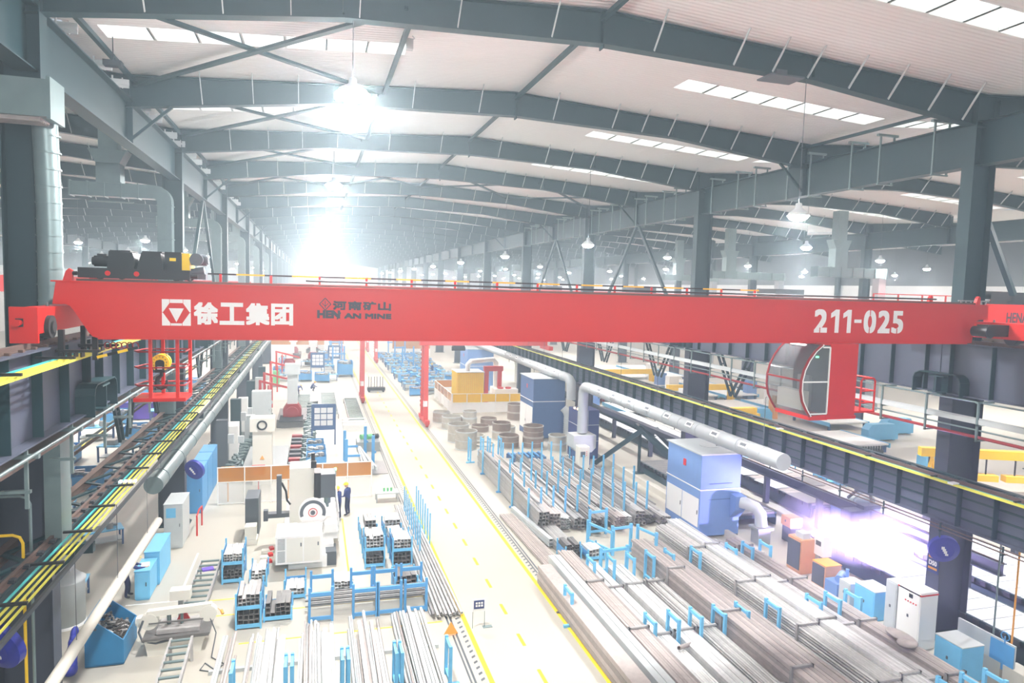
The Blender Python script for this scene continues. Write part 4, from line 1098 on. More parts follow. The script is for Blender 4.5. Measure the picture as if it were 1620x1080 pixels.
for k in range(9): mb.ball((-7.15 + .04 * rnd.random(), 23.0 + .05 * k, .25 + .12 * k), (.2 - .012 * k, .22, .22), 12, 6)
solo('plastic_sheet', mb, 'bag_blue', 'crumpled dark blue plastic sheet left of the scrap skip', 'sheet', (-7.1, 23.1, 0))
# band saw with roller tables
t = thing('band_saw', 'cream horizontal band saw with an open bow frame', 'saw', (-4.3, 24.3, 0))
mb = MB(); mb.prism([(-5.15, 0), (-3.55, 0), (-3.45, .55), (-5.25, .55)], 'y', 23.75, 24.9); part('base', mb, 'cream', t)
mb = MB(); mb.prism([(-5.3, .55), (-3.3, .55), (-3.25, .66), (-5.3, .62)], 'y', 23.65, 25.0); part('coolant_tray', mb, 'tube_dark', t)
mb = MB(); mb.prism([(23.85, .66), (24.7, .66), (24.7, .8), (23.85, .8)], 'x', -4.9, -3.6); part('saw_bed', mb, 'tube_grey', t)
mb = MB(); mb.bar((-5.2, 24.1, 1.3), (-3.25, 24.1, 1.38), .22, .2); part('bow_beam', mb, 'cream', t)
for x, z in ((-5.15, 1.05), (-3.35, 1.15)):
    mb = MB(); mb.cyl((x, 23.98, z), (x, 24.22, z), .27, 24); part('wheel_cover', mb, 'cream', t)
mb = MB(); mb.tube([(-5.3, 23.9, 1.15), (-5.42, 23.85, .8), (-5.3, 23.8, .5), (-4.9, 23.75, .42), (-4.5, 23.72, .5)], .035, 8); part('coolant_hose', mb, 'grey_dark', t)
mb = MB(); mb.bb(-5.55, -5.2, 24.2, 24.5, .8, 1.1); mb.cyl((-5.6, 24.35, .95), (-5.2, 24.35, .95), .15, 16); part('saw_motor', mb, 'cream', t)
mb = MB(); mb.cyl((-4.6, 24.3, .8), (-4.6, 24.3, 1.35), .07, 12); mb.cyl((-4.2, 24.25, .8), (-4.2, 24.25, 1.3), .05, 12); part('guide_column', mb, 'galv', t)
mb = MB(); mb.bb(-4.75, -4.1, 25.2, 25.6, 1.15, 1.5); part('control_box', mb, 'cream', t)
mb = MB(); mb.bb(-4.5, -4.35, 25.3, 25.5, .5, 1.15); part('box_stand', mb, 'grey_paint', t)
mb = MB(); mb.bb(-5.15, -3.5, 23.95, 24.02, .98, 1.02); part('saw_blade', mb, 'tube_dark', t)
mb = MB(); mb.prism([(-4.4, .8), (-4.0, .8), (-4.2, 1.2)], 'y', 24.5, 24.56); part('vice_jaw', mb, 'red_dark', t)
def roller_table(p0, p1, w, n, h, label):
    p0, p1 = V(p0), V(p1); d = (p1 - p0).normalized(); s = V(-d.y, d.x, 0)
    t = thing('roller_table', label, 'roller table', (p0 + p1) / 2)
    for k in (-1, 1):
        mb = MB(); mb.bar(p0 + s * k * w / 2 + V(0, 0, h - .08), p1 + s * k * w / 2 + V(0, 0, h - .08), .07, .16); part('side_rail', mb, 'tube_grey', t)
    for k in range(n):
        c = p0 + (p1 - p0) * ((k + .5) / n) + V(0, 0, h)
        mb = MB(); mb.cyl(c - s * (w / 2 - .03), c + s * (w / 2 - .03), .045, 10); part('roller', mb, 'galv', t)
    for q in (.04, .96):
        for k in (-1, 1):
            mb = MB(); c = p0 + (p1 - p0) * q + s * k * w / 2; mb.bb(c.x - .04, c.x + .04, c.y - .04, c.y + .04, 0, h - .15); part('leg', mb, 'tube_grey', t)
    return t
roller_table((-4.05, 25.6, 0), (-4.05, 29.9, 0), .75, 9, .75, 'roller table leading away behind the cream band saw')
roller_table((-3.95, 19.8, 0), (-4.05, 23.3, 0), .62, 8, .78, 'silver ladder-like roller table in front of the cream band saw')
mb = MB(); mb.box((-4.0, 28.6, .84), (.42, .3, .06), rz=.3); solo('folded_cloth', mb, 'purple', 'folded lilac cloth on the roller table behind the band saw', 'cloth', (-4.0, 28.6, .81))
mb = MB(); mb.tube([(-3.3, 24.0, 1.0), (-3.1, 23.9, .5), (-3.15, 23.2, .03), (-2.7, 22.7, .02), (-3.0, 22.3, .02), (-3.4, 22.5, .02), (-3.3, 22.9, .02), (-2.8, 22.2, .02)], .02, 6); solo('power_cable', mb, 'grey_dark', 'dark cable looping over the floor beside the band saw', 'cable', (-3.1, 23, 0))
mb = MB(); mb.cyl((-3.02, 25.0, .62), (-3.08, 25.1, .72), .05, 10); mb.bar((-3.05, 25.05, .68), (-3.3, 25.0, .95), .02, .02); solo('hand_control', mb, 'orange', 'small orange hand control hanging at the right end of the band saw', 'control', (-3.05, 25.05, .62))
# cabinets
def cabinet(name, label, x0, x1, y0, y1, h, m, extra=None, top=None):
    t = thing(name, label, 'cabinet', ((x0 + x1) / 2, (y0 + y1) / 2, 0))
    mb = MB(); mb.bb(x0, x1, y0, y1, .06, h); mb.bb(x0 + .03, x1 - .03, y0 + .03, y1 - .03, 0, .06); part('cabinet_body', mb, m, t)
    mb = MB(); mb.bb(x0 + .05, x1 - .05, y0 - .015, y0, .12, h - .06); d = part('door', mb, m, t)
    mb = MB(); mb.bb(x1 - .14, x1 - .11, y0 - .04, y0 - .015, h * .5, h * .5 + .14); part('handle', mb, 'grey_dark', d)
    if top:
        mb = MB(); mb.bb(x0 - .02, x1 + .02, y0 - .02, y1 + .02, h, h + .03); part('top_panel', mb, top, t)
    return t
cabinet('tool_cabinet', 'low light blue cabinet the worker leans over', -6.5, -5.98, 28.1, 29.35, 1.14, 'blue_light', top='blue_light')
cabinet('tool_cabinet', 'second light blue cabinet just behind the low one', -6.45, -5.9, 29.45, 31.6, 1.36, 'blue_light', top='blue_light')
mb = MB(); mb.box((-6.25, 28.7, 1.18), (.3, .45, .02), rz=.2); solo('paper_sheet', mb, 'paper', 'white papers on the low light blue cabinet', 'paper', (-6.25, 28.7, 1.17))
c = cabinet('grey_cabinet', 'tall pale grey cabinet with a blue notice on its front', -6.5, -5.72, 33.4, 35.2, 2.05, 'galv_pale', top='galv_pale')
mb = MB(); mb.bb(-6.4, -6.0, 33.37, 33.38, 1.45, 1.9); part('notice', mb, 'blue_light', c, 'light blue notice sheet')
for k, y in enumerate((38.3, 40.3, 42.3)):
    cabinet('tall_cabinet', 'tall blue cabinet in the row under the left runway, %s from the front' % nth(k), -6.35, -5.6, y, y + 1.9, 2.35, 'blue')
c = cabinet('grey_cabinet', 'narrow dark grey cabinet left of the white machine', -3.1, -2.5, 34.0, 35.5, 1.95, 'grey_dark')
mb = MB(); mb.bb(-3.05, -2.55, 33.2, 33.8, .25, .85); mb.bb(-3.15, -2.5, 33.1, 33.9, 0, .25); solo('small_box', mb, 'cream', 'small pale box on a plinth before the dark grey cabinet', 'box', (-2.8, 33.5, 0))
mb = MB(); mb.bb(-6.75, -4.9, 27.75, 27.83, 0, .004); mb.bb(-5.0, -4.92, 27.8, 32.6, 0, .004); marking('floor_line', mb, 'line_white', 'white outline on the floor round the blue cabinets')
t = thing('hand_barrier', 'red hand barrier beside the pale grey cabinet', 'barrier', (-5.2, 35.6, 0))
for y in (34.9, 36.4):
    mb = MB(); mb.cyl((-5.35, y, 0), (-5.35, y, 1.0), .04, 10); part('barrier_post', mb, 'red', t)
mb = MB(); mb.tube([(-5.35, 34.9, .97), (-5.35, 35.6, 1.08), (-5.35, 36.4, .97)], .04, 8); part('barrier_rail', mb, 'red', t)
# dust hopper drum
t = thing('dust_hopper', 'big pale grey drum with a cone top and a pipe under the left runway', 'hopper', (-8.4, 26.75, 0))
mb = MB(); mb.lathe((-8.4, 26.75, 0), [(.0, .02), (.62, .02), (.62, 1.55), (.66, 1.6), (.66, 1.64), (.6, 1.66), (.3, 1.95), (0, 1.95)], 28); part('drum', mb, 'galv_pale', t)
mb = MB(); mb.lathe((-8.4, 26.75, 0), [(.64, 0), (.64, .1), (.6, .1)], 28); part('base_band', mb, 'white', t)
mb = MB(); mb.bb(-8.65, -8.15, 26.5, 27.0, 1.95, 2.6); mb.cyl((-8.4, 26.75, 2.6), (-8.4, 26.75, 5.2), .28, 16); part('inlet_pipe', mb, 'galv_pale', t)
# wall fans with blue covers
def wall_fan(p, wall_x, label):
    t = thing('wall_fan', label, 'fan', p); p = V(p)
    ax = V(-.45, -.85, -.25).normalized()
    mb = MB(); mb.cyl(p - ax * .08, p + ax * .08, .5, 26); mb.cyl(p + ax * .08, p + ax * .16, .5, 26, .3); part('fan_cover', mb, 'bag_blue', t)
    mb = MB(); mb.cyl(p - ax * .3, p - ax * .08, .12, 14); part('fan_motor', mb, 'steel_black', t)
    mb = MB(); mb.bar(p - ax * .25, (wall_x, p.y + .35, p.z - .1), .06, .06); part('fan_arm', mb, 'steel_black', t)
    for k in range(4):
        mb = MB(); c = p + ax * .165 + V(0, 0, .12 - .08 * k) + V(.06 * k - .1, 0, 0); mb.box(c, (.1, .012, .1), rz=-.5); part('cover_print', mb, 'line_white', t)
wall_fan((-5.55, 35.7, 3.05), -6.1, 'wall fan in a dark blue cover on the second left column')
wall_fan((21.45, 18.3, 3.55), 21.87, 'wall fan in a dark blue cover on the nearest right column')
# amber welding screen across the floor
t = thing('welding_screen', 'long welding screen of amber film over clear panels behind the white machine', 'screen', (-.9, 39.5, 0))
xs = [-5.0, -3.62, -2.24, -.86, .52, 1.9, 3.25]
for x in xs:
    mb = MB(); mb.bb(x - .03, x + .03, 39.47, 39.53, 0, 2.12); part('screen_post', mb, 'white', t)
for a, b in zip(xs, xs[1:]):
    mb = MB(); mb.bb(a + .03, b - .03, 39.49, 39.505, 1.3, 2.06); part('amber_panel', mb, 'amber_film', t)
    mb = MB(); mb.bb(a + .03, b - .03, 39.49, 39.505, .1, 1.26); part('clear_panel', mb, 'clear_film', t)
for z in (.08, 1.28, 2.09):
    mb = MB(); mb.bb(xs[0], xs[-1], 39.475, 39.525, z - .025, z + .025); part('screen_rail', mb, 'white', t)
for x, z, m in ((-4.55, 1.7, 'orange'), (-2.95, 1.72, 'red'), (-1.35, 1.65, 'orange')):
    mb = MB(); mb.bb(x - .35, x + .35, 40.1, 40.16, z - .3, z + .28); mb.bb(x - .03, x + .03, 40.1, 40.16, 0, z - .3)
    solo('hanging_board', mb, m, '%s board standing behind the amber screen, %s' % ('red' if m == 'red' else 'orange', 'at its left end' if x < -4 else ('in its third bay' if x > -2 else 'in its second bay')), 'board', (x, 40.1, 0))
# white machining centre
t = thing('machining_centre', 'large white machining centre with a round tool dial beside the aisle', 'machine', (-.3, 33, 0))
mb = MB(); mb.bb(-1.3, .9, 30.6, 37.5, 0, .75); mb.bb(-1.0, .6, 29.9, 30.6, 0, .55); part('machine_bed', mb, 'white', t)
mb = MB(); mb.bb(-1.5, .4, 29.5, 31.2, .4, 1.6); fc = part('front_housing', mb, 'white', t)
for k in range(2):
    for i in range(9):
        mb = MB(); z = .5 + .055 * i + .54 * k; mb.bb(-1.42, -1.12, 29.49, 29.5, z, z + .03); part('louvre', mb, 'grey_paint', fc)
for k in range(2):
    mb = MB(); mb.bb(-1.05 + .7 * k, -.4 + .7 * k, 29.485, 29.5, .5, 1.52); dr = part('housing_door', mb, 'cream', fc)
    mb = MB(); mb.bb(-.5 + .7 * k, -.45 + .7 * k, 29.46, 29.485, 1.15, 1.3); part('handle', mb, 'grey_dark', dr)
mb = MB(); mb.bb(-1.05, .05, 32.6, 33.9, .75, 3.7); part('machine_column', mb, 'cream', t)
mb = MB(); mb.bb(.05, .35, 32.3, 33.3, 2.3, 3.5); part('head_slide', mb, 'black', t)
mb = MB(); mb.bb(.35, 1.0, 32.2, 33.3, 2.35, 3.45); part('spindle_housing', mb, 'grey_dark', t)
mb = MB(); mb.cyl((.65, 32.6, 2.0), (.65, 32.6, 2.35), .16, 16); mb.cyl((.65, 32.6, 1.8), (.65, 32.6, 2.0), .08, 12); part('spindle', mb, 'galv', t)
mb = MB(); mb.bb(-.1, .15, 32.5, 32.8, 3.7, 4.0); mb.cyl((.0, 33, 3.7), (.0, 33, 4.3), .09, 12); part('head_motor', mb, 'black', t)
mb = MB(); mb.cyl((.0, 31.25, 2.0), (.0, 31.45, 2.0), .62, 36); dl = part('tool_dial', mb, 'white', t)
mb = MB()
for k in range(36):
    a0, a1 = math.radians(-20 + 220 * k / 36), math.radians(-20 + 220 * (k + 1) / 36)
    q = [(r * math.cos(a), r * math.sin(a)) for a, r in ((a0, .42), (a0, .56), (a1, .56), (a1, .42))]
    mb.add([(x, 31.24, 2.0 + z) for x, z in q], [(0, 1, 2, 3)])
part('dial_ring', mb, 'grey_dark', dl)
mb = MB(); mb.pipe((.0, 31.235, 2.0), (.0, 31.25, 2.0), .2, .17, 28); part('dial_circle', mb, 'red', dl)
mb = MB(); mb.cyl((.0, 31.2, 2.0), (.0, 31.25, 2.0), .1, 20); part('dial_hub', mb, 'grey_dark', dl)
mb = MB(); mb.bb(-1.62, -1.4, 32.7, 33.0, 1.5, 3.35); mb.bb(-2.1, -1.05, 32.9, 33.3, 1.3, 1.5); mb.bb(-2.2, -2.0, 32.8, 33.1, 1.2, 1.7); part('side_slide', mb, 'grey_dark', t)
mb = MB(); mb.tube([(-1.4, 32.8, 3.0), (-1.2, 32.7, 2.6), (-1.15, 32.65, 2.2), (-1.0, 32.6, 2.0)], .05, 8); part('energy_chain', mb, 'black', t)
mb = MB(); mb.bb(.45, 1.1, 31.2, 36.5, .75, 1.1); mb.bb(.5, 1.05, 31.0, 32.2, 1.1, 1.5); part('work_table', mb, 'white', t)
mb = MB(); mb.bb(.55, 1.0, 30.0, 31.0, 0, .6); part('chip_tank', mb, 'grey_dark', t)
mb = MB()
for k in range(7): mb.bb(1.12, 1.16, 31.4 + .7 * k, 31.44 + .7 * k, .5, 1.9)
mb.bb(1.12, 1.16, 31.4, 35.6, 1.85, 1.9); mb.bb(1.12, 1.16, 31.4, 35.6, 1.2, 1.24); part('guard_fence', mb, 'white', t)
mb = MB(); mb.cyl((1.15, 37.2, 2.0), (1.15, 37.2, 2.3), .05, 10); mb.cyl((1.15, 37.2, 0), (1.15, 37.2, 2.0), .025, 8); part('signal_pole', mb, 'grey_paint', t)
mb = MB(); mb.cyl((1.15, 37.2, 2.3), (1.15, 37.2, 2.42), .06, 12); part('signal_light', mb, 'led_green', t)
for k in range(3):
    c = thing('red_vice', 'small red machine vice on the floor left of the white machine, %s from the front' % nth(k), 'vice', (-1.95, 30.6 + .75 * k, 0), 'red vices beside the white machine')
    mb = MB(); mb.box((-1.95, 30.6 + .75 * k, .06), (.55, .3, .12)); part('vice_base', mb, 'cream', c)
    mb = MB(); mb.box((-1.8, 30.6 + .75 * k, .17), (.18, .26, .12), rz=.3); part('vice_jaw', mb, 'red', c)
# blue stillages with cut tubes
def stillage(x, y, w, d, h, label):
    t = thing('stillage', label, 'stillage', (x, y, 0))
    for sx in (-1, 1):
        for sy in (-1, 1):
            mb = MB(); mb.bb(x + sx * w / 2 - .03, x + sx * w / 2 + .03, y + sy * d / 2 - .03, y + sy * d / 2 + .03, 0, h); part('corner_post', mb, 'blue_light', t)
    mb = MB(); mb.bb(x - w / 2, x + w / 2, y - d / 2, y + d / 2, .1, .14); part('tray', mb, 'blue_light', t)
    for sx in (-1, 1):
        mb = MB(); mb.bb(x + sx * w / 2 - .01, x + sx * w / 2 + .01, y - d / 2, y + d / 2, .14, h * .75); part('side_panel', mb, 'blue', t)
    mb = MB(); mb.bb(x - w / 2, x + w / 2, y - d / 2 - .01, y - d / 2 + .01, .06, .2); part('front_rail', mb, 'blue_light', t)
    mb = MB(); mb.bb(x - w / 2, x + w / 2, y + d / 2 - .01, y + d / 2 + .01, .14, h * .6); part('back_panel', mb, 'blue', t)
    return t
CUT = {}
def cut_tubes(x, y, z, w, d, nx, nz, label, group, m='tube_grey', jit=.03, drop=.2):
    s = w / nx
    key_ = (round(s, 3), round(d, 2), m)
    for i in range(nx):
        for j in range(nz):
            if rnd.random() < drop * j / nz: continue
            c = (x - w / 2 + s * (i + .5), y + rnd.uniform(-.06, .06), z + s * (j + .5) + .002 * j)
            if key_ not in CUT:
                mb = MB(); mb.hollow((0, -d / 2, 0), (0, d / 2, 0), s * .97, s * .97, s * .09)
                CUT[key_] = solo('cut_tube', mb, m, label, 'steel tube', (0, 0, 0), group); o = CUT[key_]
            else:
                o = CUT[key_].copy(); COL.objects.link(o); o['label'] = label; o['group'] = group
            o.location = c; o.rotation_euler = (0, 0, rnd.uniform(-jit, jit))
ST = [(-3.12, 29.6, .78, 1.3, .72, 0, 'in the front left corner, lower one of the stack', 5, 3, 'tube_dark'), (-3.12, 29.6, .78, 1.3, .72, .73, 'in the front left corner, upper one of the stack', 6, 3, 'tube_bright'),
      (-2.1, 29.0, .62, 1.2, .75, 0, 'right of the two-storey stack, holding pale sheets', 4, 4, 'tube_bright'),
      (-2.17, 25.6, .82, 1.4, .66, 0, 'nearest one by the silver tubes, lower of its stack', 4, 3, 'tube_dark'), (-2.17, 25.6, .82, 1.4, .66, .67, 'nearest one by the silver tubes, upper of its stack', 5, 3, 'tube_grey'),
      (-.65, 27.5, .78, 1.1, .8, 0, 'with few small blocks, in front of the white machine', 5, 2, 'tube_bright'),
      (1.15, 27.2, .72, 1.0, .62, 0, 'with square tube ends, behind the tall blue frames', 5, 4, 'tube_bright'),
      (2.6, 29.9, .82, 1.2, .7, 0, 'in the right block, front left, lower one', 5, 3, 'tube_dark'), (2.6, 29.9, .82, 1.2, .7, .71, 'in the right block, front left, upper one', 5, 4, 'tube_bright'),
      (3.75, 29.6, .82, 1.2, .7, 0, 'in the right block, front right, lower one', 4, 3, 'tube_dark'), (3.75, 29.6, .82, 1.2, .7, .71, 'in the right block, front right, upper one', 5, 3, 'tube_bright'),
      (2.6, 31.7, .82, 1.2, .7, 0, 'in the right block, second row, left', 5, 4, 'tube_grey'), (3.75, 31.5, .82, 1.2, .7, 0, 'in the right block, second row, right', 5, 5, 'tube_bright'),
      (2.6, 33.5, .82, 1.2, .7, 0, 'in the right block, back row, left', 4, 4, 'tube_grey'), (3.75, 33.4, .82, 1.2, .7, 0, 'in the right block, back row, right', 4, 4, 'tube_bright'),
      (-1.2, 25.9, .95, 1.2, .5, 0, 'low one with two grey stacks, nearest the silver tubes', 5, 3, 'tube_dark'),
      (3.6, 27.0, .9, 1.1, .75, 0, 'behind the right-hand tall blue frame', 4, 3, 'tube_dark')]
for x, y, w, d, h, z, lab, nx, nz, m in ST:
    s = stillage(0, 0, w, d, h, 'light blue steel stillage ' + lab); s.location = (x, y, z)
    cut_tubes(x, y, z + .145, w - .1, d * .9, nx, nz, 'cut tube in the stillage ' + lab.replace('of the stack', '').replace('of its stack', ''), 'cut tubes, stillage ' + lab, m)
# tall blue frames and bars lying in them
def blue_frame(x0, x1, y, h, label):
    t = thing('storage_frame', label, 'frame', ((x0 + x1) / 2, y, 0), 'tall blue storage frames')
    for x in (x0, x1):
        mb = MB(); mb.bb(x - .045, x + .045, y - .045, y + .045, 0, h); part('upright', mb, 'blue', t)
        mb = MB(); mb.prism([(y + .045, 0), (y + .045, .5), (y + .3, 0)], 'x', x - .03, x + .03); part('gusset', mb, 'blue_light', t)
    for z, q in ((h * .8, .07), (.14, .06)):
        mb = MB(); mb.bb(x0, x1, y - .035, y + .035, z - q, z + q); part('crossbar', mb, 'blue', t)
for k, (a, b) in enumerate(((-.1, .7), (1.45, 2.3), (2.36, 3.2), (3.35, 4.15))): blue_frame(a, b, 24.9, 1.3, 'tall blue H-frame in the front row, %s from the left' % nth(k))
for k, (a, b) in enumerate(((-.05, .75), (1.45, 2.25), (2.35, 3.2), (3.4, 4.2))): blue_frame(a, b, 26.55, 1.25, 'tall blue H-frame in the back row, %s from the left' % nth(k))
for k, (a, b) in enumerate(((-.1, .7), (1.45, 2.3), (3.35, 4.15))):
    for x in (a, b):
        mb = MB(); mb.bb(x - .03, x + .03, 24.95, 26.5, .43, .51); solo('carrier_rail', mb, 'blue', 'blue rail joining the front and back H-frames, %s pair, %s one' % (nth(k), 'left' if x == a else 'right'), 'rail', (x, 25.7, .43), 'rails joining the H-frames')
for k in range(14):
    y = 25.1 + .16 * (k % 7); z = .535 + .052 * (k // 7)
    mb = MB(); mb.bar((-.25 + .1 * (k % 3), y, z), (4.25 - .08 * (k % 4), y + .03, z), .05, .05)
    solo('steel_bar', mb, 'tube_dark' if k % 2 else 'tube_grey', 'long grey bar lying across between the tall blue frames', 'bar', (2, y, z), 'bars across the tall blue frames')
# blue U-frames standing in two rows: the same ones left and right of the aisle
def u_frame(x, y0, y1, h, label, group, legs=True):
    t = thing('stanchion_frame', label, 'frame', (x, (y0 + y1) / 2, 0), group)
    for y in (y0, y1):
        mb = MB(); mb.bb(x - .05, x + .05, y - .05, y + .05, 0, h); part('upright', mb, 'blue_light', t)
    mb = MB(); mb.bb(x - .04, x + .04, y0 + .05, y1 - .05, h - .16, h - .05); part('top_bar', mb, 'blue_light', t)
    mb = MB(); mb.bb(x - .04, x + .04, y0 + .05, y1 - .05, .12, .22); part('bottom_bar', mb, 'blue_light', t)
    mb = MB(); mb.bb(x - .3, x + .3, y0 - .05, y0 + .05, 0, .1); part('foot', mb, 'blue_light', t)
for k, x in enumerate((-2.2, -.74, -.56, .87, 1.04, 2.45, 2.62, 4.1)):
    u_frame(x, 19.85, 20.55, 1.28, 'light blue U-frame among the silver tubes, %s from the left' % nth(k), 'U-frames left of the aisle')
# loose long silver tubes in the foreground
nt_ = 0
for lane, (a, b) in enumerate(((-3.0, -2.3), (-2.08, -.84), (-.46, .77), (1.14, 2.35), (2.72, 4.0))):
    for k in range(16 if lane else 7):
        w = rnd.choice((.06, .08, .10, .12)); x = a + w / 2 + (b - a - w) * ((k + .5) / (16 if lane else 7)); y1 = 24.5 - rnd.random() * (1.7 if lane != 4 else .5); y0 = 15.5 + rnd.random()
        lay = k % 3
        z = .12 + .14 * lay + w / 2; sk = rnd.uniform(-.06, .06)
        x0_ = min(max(x + sk * 1.2, a + w / 2), b - w / 2)
        mb = MB()
        if rnd.random() < .5: mb.hollow((x0_, y0, z), (x, y1, z), w, w, w * .1)
        else: mb.pipe((x0_, y0, z), (x, y1, z), w / 2, w * .4, 12)
        nt_ += 1
        solo('long_tube', mb, rnd.choice(('tube_bright', 'tube_bright', 'galv_pale', 'tube_brown')), 'long silver tube lying loose in the foreground, in the %s bay between the blue U-frames' % nth(lane), 'long tube', (x, (y0 + y1) / 2, z), 'loose silver tubes, %s bay' % nth(lane))
for y in (17.0, 19.2, 22.2):
    mb = MB(); mb.bb(-3.1, 4.15, y - .06, y + .06, 0, .12); solo('timber_bearer', mb, 'galv_pale', 'low pale bearer under the loose silver tubes, %s from the front' % nth(int((y - 17) / 2)), 'bearer', (0, y, 0))
# long round tubes beside the aisle, with a line of blue posts
for k in range(16):
    x = 4.12 + .075 * k; y0 = 24.0 + .35 * rnd.random(); y1 = 36.5 + rnd.random(); lean = rnd.uniform(-.02, .02)
    mb = MB(); r = .035 + .015 * (k % 2); mb.pipe((x + .12, y0, .06 + r + .07 * (k % 2)), (x * .75 + 1.2 + .0, y1, .06 + r + .07 * (k % 2)), r, r * .75, 12)
    solo('round_tube', mb, 'tube_grey' if k % 3 else 'tube_bright', 'long grey round tube lying along the left edge of the aisle', 'long tube', (x, 30, 0), 'round tubes beside the aisle')
t = thing('post_rail', 'low blue rail with nine upright posts between the aisle and the stillages', 'rack', (4.75, 32.5, 0))
mb = MB(); mb.bb(4.68, 4.74, 30.2, 36, 0, .06); part('base_rail', mb, 'blue_light', t)
for k in range(9):
    mb = MB(); y = 30.3 + .7 * k; mb.bb(4.68, 4.74, y - .03, y + .03, .06, 1.6); part('post', mb, 'blue_light', t)
t = thing('post_rail', 'low blue rail with seven upright posts nearest the yellow aisle line', 'rack', (5.33, 33, 0))
mb = MB(); mb.bb(5.30, 5.36, 31.2, 36.2, 0, .06); part('base_rail', mb, 'blue_light', t)
for k in range(7):
    mb = MB(); y = 31.3 + .75 * k; mb.bb(5.30, 5.36, y - .03, y + .03, .06, 1.6); part('post', mb, 'blue_light', t)
# signs at the aisle
t = thing('aisle_sign', 'small blue notice on thin legs standing at the left aisle line', 'sign', (5.75, 23.2, 0))
mb = MB(); mb.bb(5.56, 6.02, 23.18, 23.2, .62, 1.08); part('sign_frame', mb, 'white', t)
mb = MB(); mb.bb(5.6, 5.98, 23.165, 23.18, .72, 1.03); bd = part('sign_board', mb, 'blue_deep', t)
for i in range(3):
    for j in range(2):
        mb = MB(); mb.bb(5.66 + .1 * i, 5.73 + .1 * i, 23.155, 23.165, .8 + .1 * j, .87 + .1 * j); part('sign_symbol', mb, 'line_white', bd)
for x in (5.57, 6.01):
    mb = MB(); mb.cyl((x, 23.19, 0), (x, 23.19, .62), .012, 6); part('sign_leg', mb, 'galv', t)
mb = MB(); mb.bb(5.95, 6.3, 23.1, 23.28, 0, .02); part('sign_foot', mb, 'galv', t)
t = thing('warning_triangle', 'orange-brown triangular stand on the floor left of the small sign', 'warning stand', (4.72, 22.95, 0))
mb = MB(); mb.prism([(4.48, .02), (4.98, .02), (4.73, .46)], 'y', 22.92, 22.97); part('triangle', mb, 'orange', t)
mb = MB(); mb.bb(4.55, 4.9, 22.86, 23.04, 0, .02); part('stand_foot', mb, 'orange_deep', t)
# small machine beside the amber screen, cable loop on the floor
mb = MB(); mb.tube([(1.2 + .45 * math.cos(a * .5), 28.2 + .35 * math.sin(a * .5), .015) for a in range(12)], .012, 6); solo('cable_loop', mb, 'grey_paint', 'thin cable loop on the white floor in front of the white machine', 'cable', (1.2, 28.2, 0))
t = thing('work_bench', 'pale bench with small green parts right of the amber screen', 'bench', (4.0, 38.6, 0))
mb = MB(); mb.bb(3.4, 4.7, 38.2, 39.0, .5, .56); part('bench_top', mb, 'galv_pale', t)
for x in (3.46, 4.64):
    for y in (38.26, 38.94):
        mb = MB(); mb.bb(x - .03, x + .03, y - .03, y + .03, 0, .5); part('leg', mb, 'galv_pale', t)
for k in range(3):
    mb = MB(); mb.cyl((3.9 + .2 * k, 38.6, .56), (3.9 + .2 * k, 38.6, .76), .06, 10); solo('green_part', mb, 'green', 'small green part on the pale bench, %s from the left' % nth(k), 'part', (3.9 + .2 * k, 38.6, .56), 'green parts on the bench')
# pipes and a fan at the near left column
for nm, m, x, ztop, xe in (('yellow gas pipe bending at the top beside the nearest left column', 'yellow', -6.34, 6.4, -7.6), ('grey pipe beside the yellow gas pipe at the nearest left column', 'galv', -6.18, 7.3, -7.6)):
    mb = MB(); mb.tube([(x, 17.6, 0), (x, 17.6, ztop - .2), (x - .06, 17.6, ztop - .06), (x - .2, 17.6, ztop), (xe, 17.6, ztop)], .035, 8); solo('vertical_pipe', mb, m, nm, 'pipe', (x, 17.6, 0))
wall_fan((-6.0, 15.5, 4.85), -6.6, 'wall fan in a dark blue cover hanging at the lower left corner')
